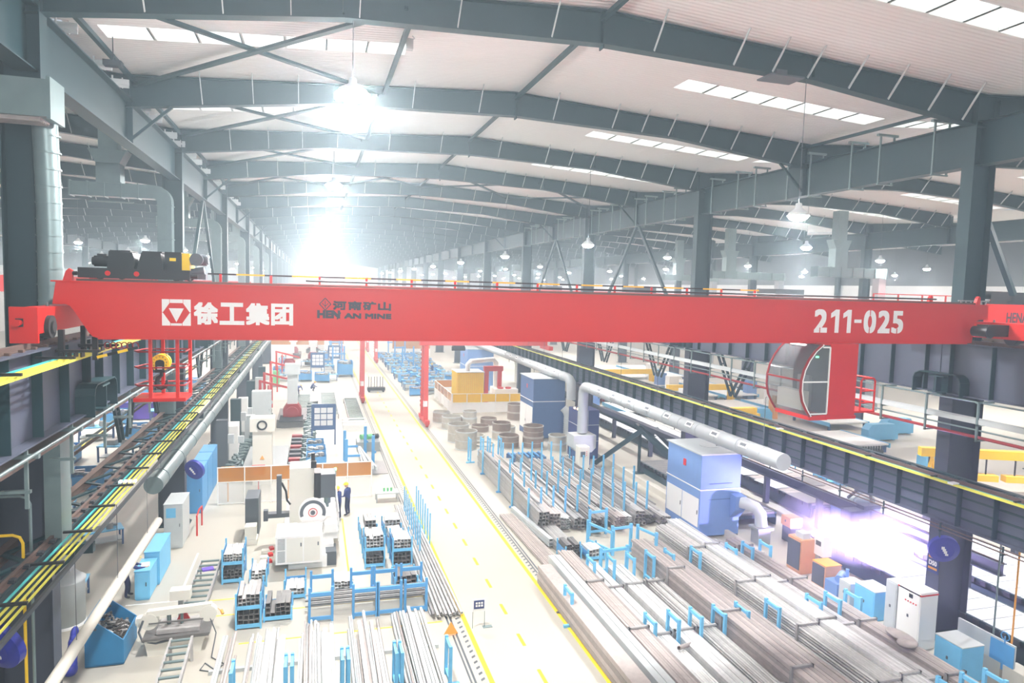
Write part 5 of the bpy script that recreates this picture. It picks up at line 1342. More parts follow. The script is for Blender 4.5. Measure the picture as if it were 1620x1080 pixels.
# ------------------------------------------------------------------ shop floor, right of the aisle
# steel rings
RG = {}
def steel_ring(x, y, r, h, z, m, label):
    k = (m, )
    mb = MB(); mb.pipe((x, y, z), (x, y, z + h), r, r - .045, 32); mb.m = 1; mb.pipe((x, y, z + h - .07), (x, y, z + h), r + .03, r - .01, 32); mb.pipe((x, y, z), (x, y, z + .07), r + .03, r - .01, 32)
    if h > .8: mb.pipe((x, y, z + h / 2 - .02), (x, y, z + h / 2 + .02), r + .012, r - .01, 32)
    solo('steel_ring', mb, [m, 'galv_pale' if m == 'ring_steel' else 'ring_steel'], label, 'steel ring', (x, y, z), 'steel rings beside the aisle')
RR = [(11.22, 50.3, .82, 1.4, 0, 'ring_steel', 'nearest large steel ring, at the front left of the group'), (11.15, 52.9, .84, 1.42, 0, 'ring_steel', 'large steel ring directly behind the nearest one'),
      (11.56, 57.8, .85, 1.1, 0, 'ring_steel', 'wide steel ring third back along the aisle side'), (11.2, 60.8, .78, .95, 0, 'ring_steel', 'rearmost steel ring on the aisle side'),
      (13.5, 59.3, .66, .62, 0, 'ring_steel', 'lower steel ring of the two-ring stack by the amber screen'), (13.5, 59.3, .62, .62, .62, 'ring_steel', 'upper steel ring of the two-ring stack by the amber screen'),
      (15.2, 59.0, .74, .6, 0, 'ring_rust', 'low brownish steel ring behind the middle stacks'), (13.75, 56.2, .74, .55, 0, 'ring_rust', 'low dark steel ring in the middle of the second row'),
      (14.75, 53.0, .76, .7, 0, 'ring_steel', 'lower grey ring of the stack behind the dark ring'), (14.75, 53.0, .74, .7, .7, 'ring_rust', 'upper dark ring of the stack behind the dark ring'),
      (14.6, 50.3, .80, .95, 0, 'ring_rust', 'dark single ring in the front row, middle'), (16.5, 50.0, .82, .85, 0, 'ring_rust', 'lower ring of the tall dark stack in the front row'),
      (16.5, 50.0, .78, .85, .85, 'ring_rust', 'upper ring of the tall dark stack in the front row'), (18.0, 48.6, .72, .6, 0, 'ring_steel', 'lower ring of the grey stack beside the dark blue dust collector'),
      (18.0, 48.6, .68, .6, .6, 'ring_steel', 'upper ring of the grey stack beside the dark blue dust collector'), (15.7, 54.6, .68, .75, 0, 'ring_steel', 'pale ring just left of the dark blue dust collector'),
      (18.3, 60.9, .8, .75, 0, 'ring_rust', 'lower brown ring of the stack behind the dark blue dust collector'), (18.3, 60.9, .78, .75, .75, 'ring_rust', 'upper brown ring of the stack behind the dark blue dust collector'),
      (12.75, 53.6, .7, .3, 0, 'ring_steel', 'flat steel ring between the large rings and the dark ring'), (12.9, 51.2, .8, .12, 0, 'ring_steel', 'very flat steel ring lying right of the nearest large ring'), (12.4, 60.2, .6, .5, 0, 'ring_rust', 'small brown ring behind the rearmost aisle-side rings')]
for a in RR: steel_ring(*a)
# tube racks: base beams with blue posts, long steel tubes lying between the posts
lane_x = [10.75 + .68 * k for k in range(12)]
for r, y in enumerate((33.0, 36.0, 38.9, 43.0)):
    t = thing('post_rack', 'long row of thin light blue rack posts across the steel tubes, %s from the front' % nth(r), 'rack', (15, y, 0), 'rows of blue rack posts')
    mb = MB(); mb.bb(10.6, 18.35, y - .06, y + .06, 0, .1); part('base_beam', mb, 'blue', t)
    for k, x in enumerate(lane_x):
        if x > 18.2 and r == 0: continue
        mb = MB(); mb.bb(x - .045, x + .045, y - .045, y + .045, .1, 2.0 + .03 * (k % 3)); part('post', mb, 'blue_light', t)
TUBE = {}
def tube_mesh(shape, w, h, L, m, op=True):
    k_ = (shape, round(w, 3), round(h, 3), round(L, 2), m)
    if k_ not in TUBE:
        mb = MB()
        if shape == 'round': mb.pipe((0, -L / 2, 0), (0, L / 2, 0), w / 2, w * .38, 10)
        elif shape == 'flat': mb.bar((0, -L / 2, 0), (0, L / 2, 0), w, h)
        else: mb.hollow((0, -L / 2, 0), (0, L / 2, 0), w, h, min(w, h) * .1)
        TUBE[k_] = mesh_of('steel_tube', mb, m, (0, 0, 0))
    return TUBE[k_]
def bundle(x0, x1, y0, y1, z0, nx, nz, m, label, group, shape='square', gap=.91, skew=0.0, full=False, jit=.0, hh=None, extra=0):
    t = thing('tube_bundle', label, 'steel bundle', ((x0 + x1) / 2, (y0 + y1) / 2, z0), group)
    t.rotation_euler = (0, 0, skew)
    w = (x1 - x0) / nx; h = hh or w
    me = tube_mesh(shape, w * gap, h * gap, y1 - y0, m)
    for i in range(nx):
        for j in range(nz):
            if not full and 0 < i < nx - 1 and j < nz - 1: continue
            o = bpy.data.objects.new('steel_tube', me); COL.objects.link(o); adopt(o, t)
            o.location = ((i + .5) * w - (x1 - x0) / 2, rnd.uniform(-jit, jit), (j + .5) * h + rnd.uniform(0, .012))
            if jit: o.rotation_euler = (0, 0, rnd.uniform(-.004, .004))
    return t, nz * h
mats_ = ['tube_grey', 'tube_brown', 'tube_bright', 'tube_grey', 'tube_dark']
LAB = {0: 'nearest the aisle'}
for k in range(11):
    x0, x1 = lane_x[k] + .06, lane_x[k + 1] - .06
    ya = 31.6 + rnd.uniform(-.5, .4); yb = 44.2 + rnd.uniform(-1.2, .8)
    nx = rnd.choice((3, 4, 5)); nz = rnd.choice((3, 4, 5)) if k not in (0, 6) else 6
    where = '%s lane from the aisle' % nth(k)
    t_, top = bundle(x0, x1, ya, yb, .1, nx, nz, mats_[k % 5], 'long steel tubes between the blue rack posts, %s' % where, 'steel tubes between the rack posts', 'round' if k in (4, 9) else 'square', jit=.12, full=True)
    for q in range(3):
        xx = x0 + .08 + (x1 - x0 - .16) * rnd.random(); L = rnd.uniform(7, 11); c = (ya + yb) / 2 + rnd.uniform(-1, 1)
        mb = MB(); a = rnd.uniform(-.012, .012); zt = .1 + top + .035 + .072 * q
        mb.hollow((xx - a * L / 2, c - L / 2, zt), (xx + a * L / 2, c + L / 2, zt), .07, .07, .007)
        solo('loose_tube', mb, rnd.choice(mats_), 'single steel tube lying loose on the stack in the %s' % where, 'steel tube', (xx, c, zt), 'loose tubes on the stacks, %s' % where)
# brown tubes and a long profile lying on the floor beside the aisle
bundle(9.75, 10.6, 27.6, 34.6, 0, 9, 2, 'tube_brown', 'low wide brown tube bundle on the floor beside the aisle', None, 'round', skew=.03)
mb = MB(); mb.hollow((10.9, 29.8, .4), (10.45, 34.8, .4), .22, .16, .02); mb.hollow((10.9, 29.8, .2), (10.45, 34.8, .2), .22, .18, .02)
solo('steel_profile', mb, 'galv_pale', 'two pale square profiles stacked beside the low brown bundle', 'profile', (10.7, 32, .1))
bundle(11.0, 11.75, 29.3, 33.0, 0, 6, 4, 'tube_grey', 'short stepped stack of channel tubes in front of the first blue posts', None, jit=.1, full=True)
# crates and frames between the racks and the big bundles
CR_ = [(11.35, 28.6, .75, 1.1, .75, 'blue stillage of dark offcuts nearest the big tube bundles, left one', 5, 5, 'tube_dark'), (12.45, 28.5, .8, 1.0, .55, 'blue stillage with a pale sheet on top, right of the dark offcuts', 4, 2, 'tube_bright'), (12.0, 47.2, .8, 1.2, .5, 'blue stillage in front of the steel rings, with two raised posts', 5, 3, 'tube_grey')]
for x, y, w, d, h, lab, nx, nz, m in CR_:
    s = stillage(0, 0, w, d, h, lab); s.location = (x, y, 0)
    cut_tubes(x, y, .145, w - .1, d * .9, nx, nz, 'short tube in the ' + lab.split(',')[0], 'cut tubes in the ' + lab.split(',')[0], m, .06)
for k in range(4):
    u_frame(10.6 + .9 * k if k < 2 else 12.0 + .8 * (k - 2), 46.0, 46.7, 1.7, 'tall light blue frame in front of the steel rings, %s from the left' % nth(k), 'blue frames before the rings')
t = thing('blue_pallet', 'blue steel pallet with raised bars in front of the dark rings', 'pallet', (14.8, 46.3, 0))
for k in range(7):
    mb = MB(); mb.bb(13.6 + .38 * k, 13.7 + .38 * k, 45.6, 47.0, .3, .4); part('slat_bar', mb, 'blue', t)
for y in (45.65, 46.95):
    mb = MB(); mb.bb(13.5, 16.1, y - .05, y + .05, 0, .32); part('bearer', mb, 'blue_mid', t)
def gate_frame(x0, y0, x1, y1, h, label):
    t = thing('stanchion_frame', label, 'frame', ((x0 + x1) / 2, (y0 + y1) / 2, 0), 'blue gate frames near the racks')
    for x, y in ((x0, y0), (x1, y1)):
        mb = MB(); mb.bb(x - .06, x + .06, y - .06, y + .06, 0, h); part('upright', mb, 'blue_light', t)
    for z in (h - .15, .2):
        mb = MB(); mb.bar((x0, y0, z), (x1, y1, z), .09, .11); part('crossbar', mb, 'blue_light', t)
gate_frame(13.35, 31.0, 14.3, 31.1, 1.35, 'light blue gate frame before the rack posts, left and rearmost')
gate_frame(13.5, 28.6, 14.5, 28.7, 1.35, 'light blue gate frame standing before the rearmost one')
gate_frame(14.9, 28.8, 15.25, 27.6, 1.25, 'light blue gate frame on the right, turned sideways')
gate_frame(12.85, 30.0, 13.45, 28.4, 1.2, 'light blue gate frame turned sideways, next to the offcut stillages')
gate_frame(12.0, 26.5, 13.3, 26.6, 1.2, 'low light blue gate frame crossing behind the silver bundles')
# big long bundles and the U-frames between them
B = [(9.0, 9.62, 11.5, 26.2, .06, 1, 4, 'tube_brown', 'flat', .2, 'dark brown plate stack at the aisle edge, lowest of the big bundles'),
     (9.7, 10.22, 11.5, 26.8, .06, 2, 3, 'galv_pale', 'square', .3, 'stack of wide silver box profiles, second from the aisle'),
     (10.32, 10.98, 11.5, 27.3, .06, 7, 9, 'tube_brown', 'square', None, 'tall brown square-tube bundle, third from the aisle'),
     (11.15, 11.85, 11.5, 26.6, .06, 8, 6, 'tube_bright', 'round', None, 'silver round-tube bundle, fourth from the aisle'),
     (12.05, 12.75, 11.5, 26.0, .06, 6, 5, 'tube_bright', 'square', None, 'pale square-tube bundle, fifth from the aisle'),
     (12.95, 13.65, 11.5, 24.4, .06, 7, 6, 'tube_grey', 'round', None, 'grey round-tube bundle, sixth from the aisle'),
     (13.88, 14.55, 11.5, 27.3, .06, 5, 8, 'tube_brown', 'square', None, 'tall brown bundle with dark sides, seventh from the aisle'),
     (14.8, 15.8, 11.5, 28.2, .06, 7, 4, 'tube_brown', 'square', None, 'wide low brown bundle, eighth from the aisle'),
     (16.1, 16.9, 11.5, 29.3, .06, 8, 9, 'tube_grey', 'round', None, 'thick grey round-tube bundle, ninth from the aisle'),
     (16.95, 17.6, 11.5, 29.6, .06, 7, 11, 'tube_bright', 'square', None, 'high bright bundle in front of the big dust collector'),
     (17.85, 18.45, 11.5, 27.5, .06, 5, 6, 'tube_grey', 'square', None, 'grey square-tube bundle, second from the cabinets'),
     (18.72, 19.38, 11.5, 27.3, .06, 6, 7, 'tube_brown', 'square', None, 'brown square-tube bundle nearest the cabinets')]
for x0, x1, y0, y1, z0, nx, nz, m, sh, hh, lab in B:
    bundle(x0, x1, y0, y1, z0, nx, nz, m, lab, None, sh, hh=hh, jit=.1 if nz > 3 else .02, full=nx * nz < 40)
    top = z0 + nz * (hh or (x1 - x0) / nx)
    if nz > 4:
        for y in (24.0, 20.2, 16.5) if x0 < 14 else (26.2, 22.6, 19.0, 15.5):
            mb = MB()
            for x in (x0 - .035, x1 + .035): mb.bb(x - .03, x + .03, y - .045, y + .045, 0, top + .08)
            mb.bb(x0 - .06, x1 + .06, y - .045, y + .045, top + .02, top + .08)
            solo('bundle_clamp', mb, 'tube_grey', 'steel clamp round the %s, %s' % (lab.split(',')[0], 'rear one' if y > 23.5 and y != 22.6 else ('middle one' if y > 20 else 'front one' if y > 16.4 else 'nearest one')), 'clamp', ((x0 + x1) / 2, y, 0), 'clamps round the big bundles')
for k, y in enumerate((13.0, 18.0, 23.6)):
    mb = MB(); mb.bb(8.95, 19.5, y - .05, y + .05, 0, .055); solo('floor_bearer', mb, 'tube_dark', 'low steel bearer under the big tube bundles, %s from the front' % nth(k), 'bearer', (14, y, 0))
uf = [(9.12, 22.5, 23.25, 1.28, 'alone at the aisle edge')]
for k, x in enumerate((11.06, 11.95, 12.85, 13.76, 14.67, 15.95, 17.72, 18.56, 19.48)): uf.append((x, 25.0, 25.75, 1.28, 'back row, %s from the aisle' % nth(k)))
for k, x in enumerate((11.06, 11.95, 12.82, 13.74, 14.67, 15.95, 17.72, 18.56, 19.48)): uf.append((x, 19.8, 20.55, 1.28, 'middle row, %s from the aisle' % nth(k)))
for k, x in enumerate((17.72, 18.62, 19.52)): uf.append((x, 14.3, 14.95, 1.28, 'front row by the blue cabinets, %s from the left' % nth(k)))
for x, y0, y1, h, lab in uf: u_frame(x, y0, y1, h, 'light blue U-frame, big bundles, ' + lab, 'U-frames right of the aisle')
mb = MB(); mb.pipe((11.5, 19.0, .75), (12.3, 19.5, .55), .07, .055, 12); solo('short_pipe', mb, 'tube_brown', 'short brown pipe lying across the silver tubes', 'pipe', (11.9, 19.2, .6))
mb = MB(); mb.ball((19.1, 17.6, .98), (.3, .6, .1), 14, 6); mb.ball((18.95, 17.2, .96), (.35, .3, .12), 12, 6); solo('cloth_sheet', mb, 'tube_brown', 'crumpled beige cloth thrown over the bundle nearest the cabinets', 'cloth', (19.0, 17.5, .9))
# concrete kerb, cabinets and machines along the right columns
mb = MB(); mb.bb(20.15, 20.35, 26.5, 48, 0, .35); tag(solo('kerb_wall', mb, 'concrete_kerb', 'low concrete kerb along the cutting line', 'kerb', (20.25, 37, 0)), kind='structure')
for k in range(4):
    mb = MB(); mb.bb(21.5, 22.1, 14.2 + .9 * k, 15.0 + .9 * k, 0, .6); solo('concrete_block', mb, 'concrete_kerb', 'pale concrete block at the right edge beside the blue cabinet, %s from the front' % nth(k), 'block', (21.8, 14.6 + .9 * k, 0), 'concrete blocks at the right edge')
def cab2(name, label, x, y, w, d, h, m, top=None, rz=.0, z=0.0):
    t = thing(name, label, 'cabinet', (x, y, z))
    mb = MB(); mb.bb(x - w / 2, x + w / 2, y - d / 2, y + d / 2, z + .05, z + h); mb.bb(x - w / 2 + .04, x + w / 2 - .04, y - d / 2 + .04, y + d / 2 - .04, z, z + .05); part('cabinet_body', mb, m, t)
    mb = MB(); mb.bb(x - w / 2 - .015, x - w / 2, y - d / 2 + .04, y + d / 2 - .04, z + .1, z + h - .05); dr = part('door', mb, m, t)
    mb = MB(); mb.bb(x - w / 2 - .035, x - w / 2 - .015, y - .02, y + .04, z + h * .5, z + h * .5 + .1); part('handle', mb, 'grey_dark', dr)
    if top:
        mb = MB(); mb.bb(x - w / 2 - .01, x + w / 2 + .01, y - d / 2 - .01, y + d / 2 + .01, z + h, z + h + .03); part('top_panel', mb, top, t)
    return t
cab2('tool_cabinet', 'light blue cabinet with papers on top, below the arc flash', 20.95, 20.7, .85, 1.0, 1.15, 'blue_light', 'galv_pale')
cab2('tool_cabinet', 'light blue cabinet with a pale top at the right edge, before the nearest right column', 20.45, 16.6, .9, 1.0, 1.2, 'blue_light', 'galv_pale')
cab2('small_cabinet', 'small pale cabinet left of the light blue cabinet below the arc flash', 20.9, 21.75, .7, .6, .95, 'galv_pale')
c = cab2('control_cabinet', 'tall white control cabinet with red lamps, left of the nearest right column', 20.75, 18.55, .75, .95, 2.1, 'white')
mb = MB(); mb.bb(20.36, 21.14, 18.06, 19.04, 1.98, 2.03); part('top_edge', mb, 'red', c)
for k in range(5):
    mb = MB(); mb.cyl((20.35, 18.25 + .11 * k, 1.62), (20.36, 18.25 + .11 * k, 1.62), .03, 8); part('indicator', mb, 'red', c)
mb = MB(); mb.bb(20.345, 20.36, 18.4, 18.55, 1.78, 1.92); part('display', mb, 'black', c)
cab2('control_cabinet', 'narrow pale cabinet standing behind the tall white control cabinet', 20.8, 19.45, .6, .5, 1.95, 'galv_pale')
c = cab2('compressor', 'tall orange and black compressor cabinet beside the big dust collector', 21.1, 25.0, .75, .9, 1.55, 'orange_deep')
mb = MB(); mb.bb(20.68, 20.72, 24.6, 25.4, .2, 1.45); part('radiator_panel', mb, 'grey_dark', c)
mb = MB(); mb.bb(20.9, 21.3, 24.7, 25.2, 1.55, 1.8); part('top_box', mb, 'galv_pale', c)
c = cab2('power_source', 'low orange power source with a dark front', 21.1, 23.4, .8, .8, 1.0, 'orange_deep', 'orange')
mb = MB(); mb.bb(20.66, 20.70, 23.05, 23.75, .1, .95); part('front_panel', mb, 'grey_dark', c)
c = cab2('power_source', 'small yellow-orange box on the cutting line behind the compressor', 23.2, 28.3, .7, .7, .5, 'orange', z=.75)
mb = MB(); mb.bb(22.9, 23.5, 28.0, 28.6, 0, .75); part('box_stand', mb, 'grey_dark', c)
t = thing('control_pendant', 'white control box with a screen on a post beside the compressor', 'control box', (21.6, 24.4, 0))
mb = MB(); mb.bb(21.4, 21.85, 24.0, 24.6, .95, 1.85); part('box_body', mb, 'white', t)
mb = MB(); mb.bb(21.38, 21.4, 24.15, 24.45, 1.4, 1.6); part('screen', mb, 'grey_dark', t)
mb = MB(); mb.bb(21.55, 21.75, 24.2, 24.4, 0, .95); part('stand_post', mb, 'steel_blue', t)
t = thing('pump_unit', 'blue-grey pump unit with a cylinder between the orange box and blue cabinet', 'pump', (21.0, 22.5, 0))
mb = MB(); mb.bb(20.6, 21.4, 22.2, 22.9, 0, .6); part('pump_base', mb, 'blue_filter', t)
mb = MB(); mb.cyl((20.75, 22.3, .78), (21.3, 22.7, .78), .16, 16); mb.cyl((21.2, 22.35, .6), (21.2, 22.35, 1.15), .07, 12); part('pump_motor', mb, 'blue_filter', t)
mb = MB(); mb.bb(21.70, 21.85, 18.8, 19.15, 1.35, 1.75); mb.m = 1; mb.bb(21.69, 21.70, 18.86, 19.08, 1.45, 1.65)
solo('meter_box', mb, ['white', 'grey_paint'], 'white meter box fixed low on the nearest right column', 'meter box', (21.77, 18.97, 1.35))
t = thing('blue_panel_board', 'pale and blue panel with a blue valve wheel behind the right-edge cabinet', 'panel', (22.2, 16.4, 0))
mb = MB(); mb.bb(21.55, 21.62, 15.6, 17.6, .4, 1.35); part('panel_sheet', mb, 'galv_pale', t)
mb = MB(); mb.bb(21.53, 21.56, 15.6, 16.4, .4, 1.3); part('blue_sheet', mb, 'blue', t)
for y in (15.65, 17.55):
    mb = MB(); mb.bb(21.55, 21.63, y - .04, y + .04, 0, .4); part('leg', mb, 'grey_paint', t)
mb = MB(); mb.tube([(21.5, 15.9 + .14 * math.cos(a * .6283), 1.55 + .14 * math.sin(a * .6283)) for a in range(11)], .02, 6); mb.cyl((21.5, 15.9, 1.3), (21.5, 15.9, 1.55), .02, 6); part('valve_wheel', mb, 'blue', t)
for k, (x, y, m, lab) in enumerate(((22.3, 16.9, 'galv', 'thin grey vertical pipe right of the nearest right column'), (22.35, 16.3, 'orange', 'thin orange vertical pipe right of the nearest right column'), (22.4, 15.6, 'blue_deep', 'thin dark blue vertical pipe at the right edge'))):
    mb = MB(); mb.cyl((x, y, 0), (x, y, 4.7), .03, 8); solo('vertical_pipe', mb, m, lab, 'pipe', (x, y, 0))
# plasma cutting line: long rails, carriages, slatted tables, sheets
def beam_line(x, y0, y1, z, h, w, m, label, posts):
    t = thing('rail_beam', label, 'beam', (x, (y0 + y1) / 2, 0))
    mb = MB(); mb.hbeam((x, y0, z - h / 2), (x, y1, z - h / 2), h, w, .03, .04); part('beam_body', mb, m, t)
    mb = MB(); mb.bb(x - .03, x + .03, y0, y1, z, z + .06); part('rail', mb, 'brown_rail', t)
    for y in posts:
        mb = MB(); mb.bb(x - .14, x + .14, y - .12, y + .12, 0, z - h); part('post', mb, 'steel_blue', t)
beam_line(25.95, 19.5, 41.0, 2.1, .5, .35, 'steel_blue', 'long grey rail beam on posts in front of the cutting table', (21, 25.3, 29.6, 34, 38.5))
beam_line(24.3, 45.0, 75, 2.1, .5, .35, 'steel_dark', 'long dark rail beam beyond the vertical duct', (45.5, 52, 58, 64, 70))
beam_line(32.6, 22, 36.5, 2.4, .45, .3, 'steel_blue', 'second grey rail beam behind the cutting table', (24, 29, 34))
def cut_table(x0, x1, y0, y1, h, label, top='sheet_pale', slots=16, sheets=0):
    t = thing('cutting_table', label, 'cutting table', ((x0 + x1) / 2, (y0 + y1) / 2, 0))
    mb = MB(); mb.bb(x0, x1, y0, y1, h - .28, h - .1); mb.bb(x0, x0 + .08, y0, y1, 0, h); mb.bb(x1 - .08, x1, y0, y1, 0, h); part('table_frame', mb, 'steel_dark', t)
    mb = MB(); mb.bb(x0 + .1, x1 - .1, y0 + .05, y1 - .05, h - .1, h); part('table_top', mb, top, t)
    mb = MB()
    for k in range(slots):
        y = y0 + (y1 - y0) * (k + .5) / slots
        mb.bb(x0 + .1, x1 - .1, y - .015, y + .015, h, h + .012)
    part('table_slots', mb, 'grey_paint', t)
    mb = MB()
    for k in range(int((y1 - y0) / .5)):
        y = y0 + .25 + .5 * k; mb.bb(x0 - .05, x0, y - .12, y + .12, h - .2, h - .02)
    part('side_teeth', mb, 'steel_black', t)
    return t
cut_table(23.2, 25.5, 15.5, 27.4, .8, 'wide pale slatted cutting table right of the nearest right column')
cut_table(26.6, 31.0, 19.0, 29.0, .8, 'second pale slatted cutting table beyond the long rail beam')
cut_table(21.6, 24.0, 30.5, 42.0, .7, 'dark cutting table with rows of black sheets behind the big dust collector', 'tube_dark', 22)
cut_table(25.2, 29.5, 44, 60, .7, 'cutting table with pale sheets beyond the vertical duct', 'sheet_pale', 14)
cut_table(26.6, 31.0, 31.0, 41.0, .8, 'brownish cutting table behind the rail beam', 'tube_brown', 14)
for k in range(9):
    x, y = 27.0 + 1.3 * (k % 3), 32 + 2.9 * (k // 3)
    mb = MB(); mb.box((x, y, .83 + .012), (1.1, 1.9, .03), rz=rnd.uniform(-.1, .1)); solo('steel_sheet', mb, rnd.choice(('sheet_pale', 'tube_dark', 'galv_pale')), 'flat steel sheet on the brownish cutting table, %s row, %s across' % (nth(k // 3), nth(k % 3)), 'sheet', (x, y, .82))
for k in range(8):
    x, y = 25.9 + 1.5 * (k % 2), 45.8 + 3.6 * (k // 2)
    mb = MB(); mb.box((x, y, .74), (1.3, 2.6, .03), rz=rnd.uniform(-.06, .06)); solo('steel_sheet', mb, 'sheet_pale' if k % 3 else 'white', 'pale steel sheet on the table beyond the vertical duct, %s row, %s one' % (nth(k // 2), ('left', 'right')[k % 2]), 'sheet', (x, y, .72))
# cutting gantry with the welding arc
t = thing('cutting_carriage', 'cutting carriage with a lit torch under the long rail beam', 'cutting machine', (25.4, 26, 0))
mb = MB(); mb.bb(24.6, 25.72, 25.95, 26.6, 1.65, 2.15); mb.bb(25.4, 26.4, 26.0, 26.5, 2.17, 2.35); part('carriage_body', mb, 'steel_blue', t)
mb = MB(); mb.bb(25.1, 25.5, 25.75, 26.1, 1.0, 1.75); part('torch_head', mb, 'galv', t)
mb = MB(); mb.cyl((25.3, 25.9, .86), (25.3, 25.9, 1.0), .03, 10, .07); part('torch_tip', mb, 'tube_dark', t)
mb = MB(); mb.tube([(26.2, 26.3, 2.1), (26.3, 26.6, 2.7), (26.2, 27.3, 2.75), (26.1, 27.8, 2.2)], .08, 8); part('hose_loop', mb, 'steel_black', t)
mb = MB(); mb.bb(24.5, 25.9, 25.2, 26.7, 1.45, 1.5); part('arc_light_shield', mb, 'steel_blue', t)  # plate added over the arc to keep its light off the roof
mb = MB(); mb.ball((25.3, 25.88, .92), .13, 14, 8); part('arc', mb, 'arc_glow', t, 'blinding white-violet arc')
l = bpy.data.lights.new('arc_light', 'POINT'); l.energy = ARC; l.color = (.6, .45, 1.0); l.shadow_soft_size = .12
o = bpy.data.objects.new('arc_light', l); COL.objects.link(o); o.location = (25.1, 25.6, 1.05)
t = thing('plate_roller', 'blue-grey rolling machine with a curved guard behind the arc', 'machine', (28.6, 29.6, 0))
mb = MB(); mb.bb(27.4, 29.8, 29.4, 30.4, .0, 1.0); part('machine_base', mb, 'blue_filter', t)
mb = MB(); mb.tube([(28.0, 29.3, 1.0), (27.9, 29.3, 1.5), (28.3, 29.3, 1.85), (28.8, 29.3, 1.85), (29.2, 29.3, 1.5), (29.1, 29.3, 1.0)], .06, 8); part('curved_guard', mb, 'galv', t)
mb = MB(); mb.cyl((27.6, 29.9, 1.2), (29.6, 29.9, 1.2), .2, 16); part('roll', mb, 'galv', t)
# slanted dark conveyor struts beside the vertical duct
for k, (p, q) in enumerate((((19.0, 43.6, .2), (21.3, 41.0, 3.1)), ((21.3, 42.0, 3.2), (21.9, 33.5, .9)), ((22.2, 41.0, 3.1), (23.2, 35.5, .6)))):
    mb = MB(); mb.bar(p, q, .34, .3); solo('slanted_beam', mb, 'steel_dark', 'slanted dark beam near the vertical duct, %s from the left' % nth(k), 'beam', p)
mb = MB(); mb.bb(21.2, 21.36, 41.3, 41.46, 0, 3.3); mb.bb(21.0, 21.6, 41.1, 41.7, 0, .06); solo('support_post', mb, 'steel_dark', 'thin dark post holding the slanted beam', 'post', (21.28, 41.4, 0))
mb = MB(); mb.bar((21.3, 48, 3.3), (22.2, 33, 3.05), .5, .28); solo('conveyor_beam', mb, 'steel_blue', 'long dark beam sloping past the vertical duct towards the big dust collector', 'beam', (21.7, 40, 3.0))
mb = MB(); mb.bar((21.9, 33.3, 0), (21.9, 33.3, 3.0), .16, .16, (0, 1, 0)); solo('support_post', mb, 'steel_dark', 'thin dark post behind the big dust collector', 'post', (21.9, 33.3, 0))
# yellow container, robot cell fence, red robot frame
t = thing('yellow_container', 'yellow ribbed container inside the amber-screened cell', 'container', (15.4, 69, 0))
mb = MB(); mb.bb(14.0, 16.8, 67.6, 70.4, .1, 3.6); part('container_body', mb, 'yellow', t)
mb = MB()
for k in range(14): mb.bb(14.05 + .2 * k, 14.13 + .2 * k, 67.55, 67.6, .2, 3.5)
for k in range(13): mb.bb(13.95, 14.0, 67.7 + .2 * k, 67.78 + .2 * k, .2, 3.5)
part('container_ribs', mb, 'rib_yellow', t)
mb = MB(); mb.bb(13.95, 16.85, 67.55, 70.45, 3.6, 3.66); part('roof_plate', mb, 'galv_pale', t)
mb = MB(); mb.tube([(15.3, 68.6, 3.66), (15.3, 68.6, 4.3), (15.7, 69, 4.6), (18.6, 71, 4.6), (19.0, 71.2, 4.2), (19.0, 71.2, 1.6)], .26, 14); mb.bb(18.5, 19.5, 70.7, 71.7, 0, 1.6); part('exhaust_pipe', mb, 'white', t)
t = thing('cell_fence', 'white cell fence with a yellow upper film round the yellow container', 'fence', (16, 65, 0))
def fence_run(p, q, n, film):
    p, q = V(p), V(q)
    for k in range(n + 1):
        c = p + (q - p) * k / n
        mb = MB(); mb.bb(c.x - .04, c.x + .04, c.y - .04, c.y + .04, 0, 2.0); part('fence_post', mb, 'white', t)
    for k in range(n):
        a, b = p + (q - p) * (k + .03) / n, p + (q - p) * (k + .97) / n
        mb = MB(); mb.bar(a + V(0, 0, 1.55), b + V(0, 0, 1.55), .02, .75); part('yellow_panel', mb, film, t)
        mb = MB(); mb.bar(a + V(0, 0, .62), b + V(0, 0, .62), .02, 1.0); part('lower_panel', mb, 'white', t)
    mb = MB(); mb.bar(p + V(0, 0, 1.97), q + V(0, 0, 1.97), .06, .05); part('fence_rail', mb, 'white', t)
fence_run((12.9, 64.3, 0), (20.0, 64.0, 0), 5, 'yellow_film'); fence_run((12.85, 64.5, 0), (12.85, 74, 0), 5, 'amber_film'); fence_run((13, 74.2, 0), (17, 74.2, 0), 2, 'amber_film')
t = thing('robot_portal', 'tall red portal right of the yellow container', 'portal', (18, 68, 0))
for x in (17.1, 18.5):
    mb = MB(); mb.prism([(x - .12, 0), (x + .25, 0), (x + .3, 3.9), (x - .1, 3.9)], 'y', 67.9, 68.3); part('portal_leg', mb, 'red', t)
mb = MB(); mb.bb(16.9, 18.9, 67.85, 68.35, 3.7, 4.2); part('portal_beam', mb, 'red', t)
t = thing('robot_bench', 'pale machine bench with red caps inside the screened cell', 'machine', (18.6, 65.8, 0))
mb = MB(); mb.bb(17.4, 19.8, 65.3, 66.4, 0, 2.2); part('bench_body', mb, 'white', t)
for x in (18.1, 18.9):
    mb = MB(); mb.cyl((x, 65.8, 2.2), (x, 65.8, 2.35), .3, 14); part('red_cap', mb, 'red', t)
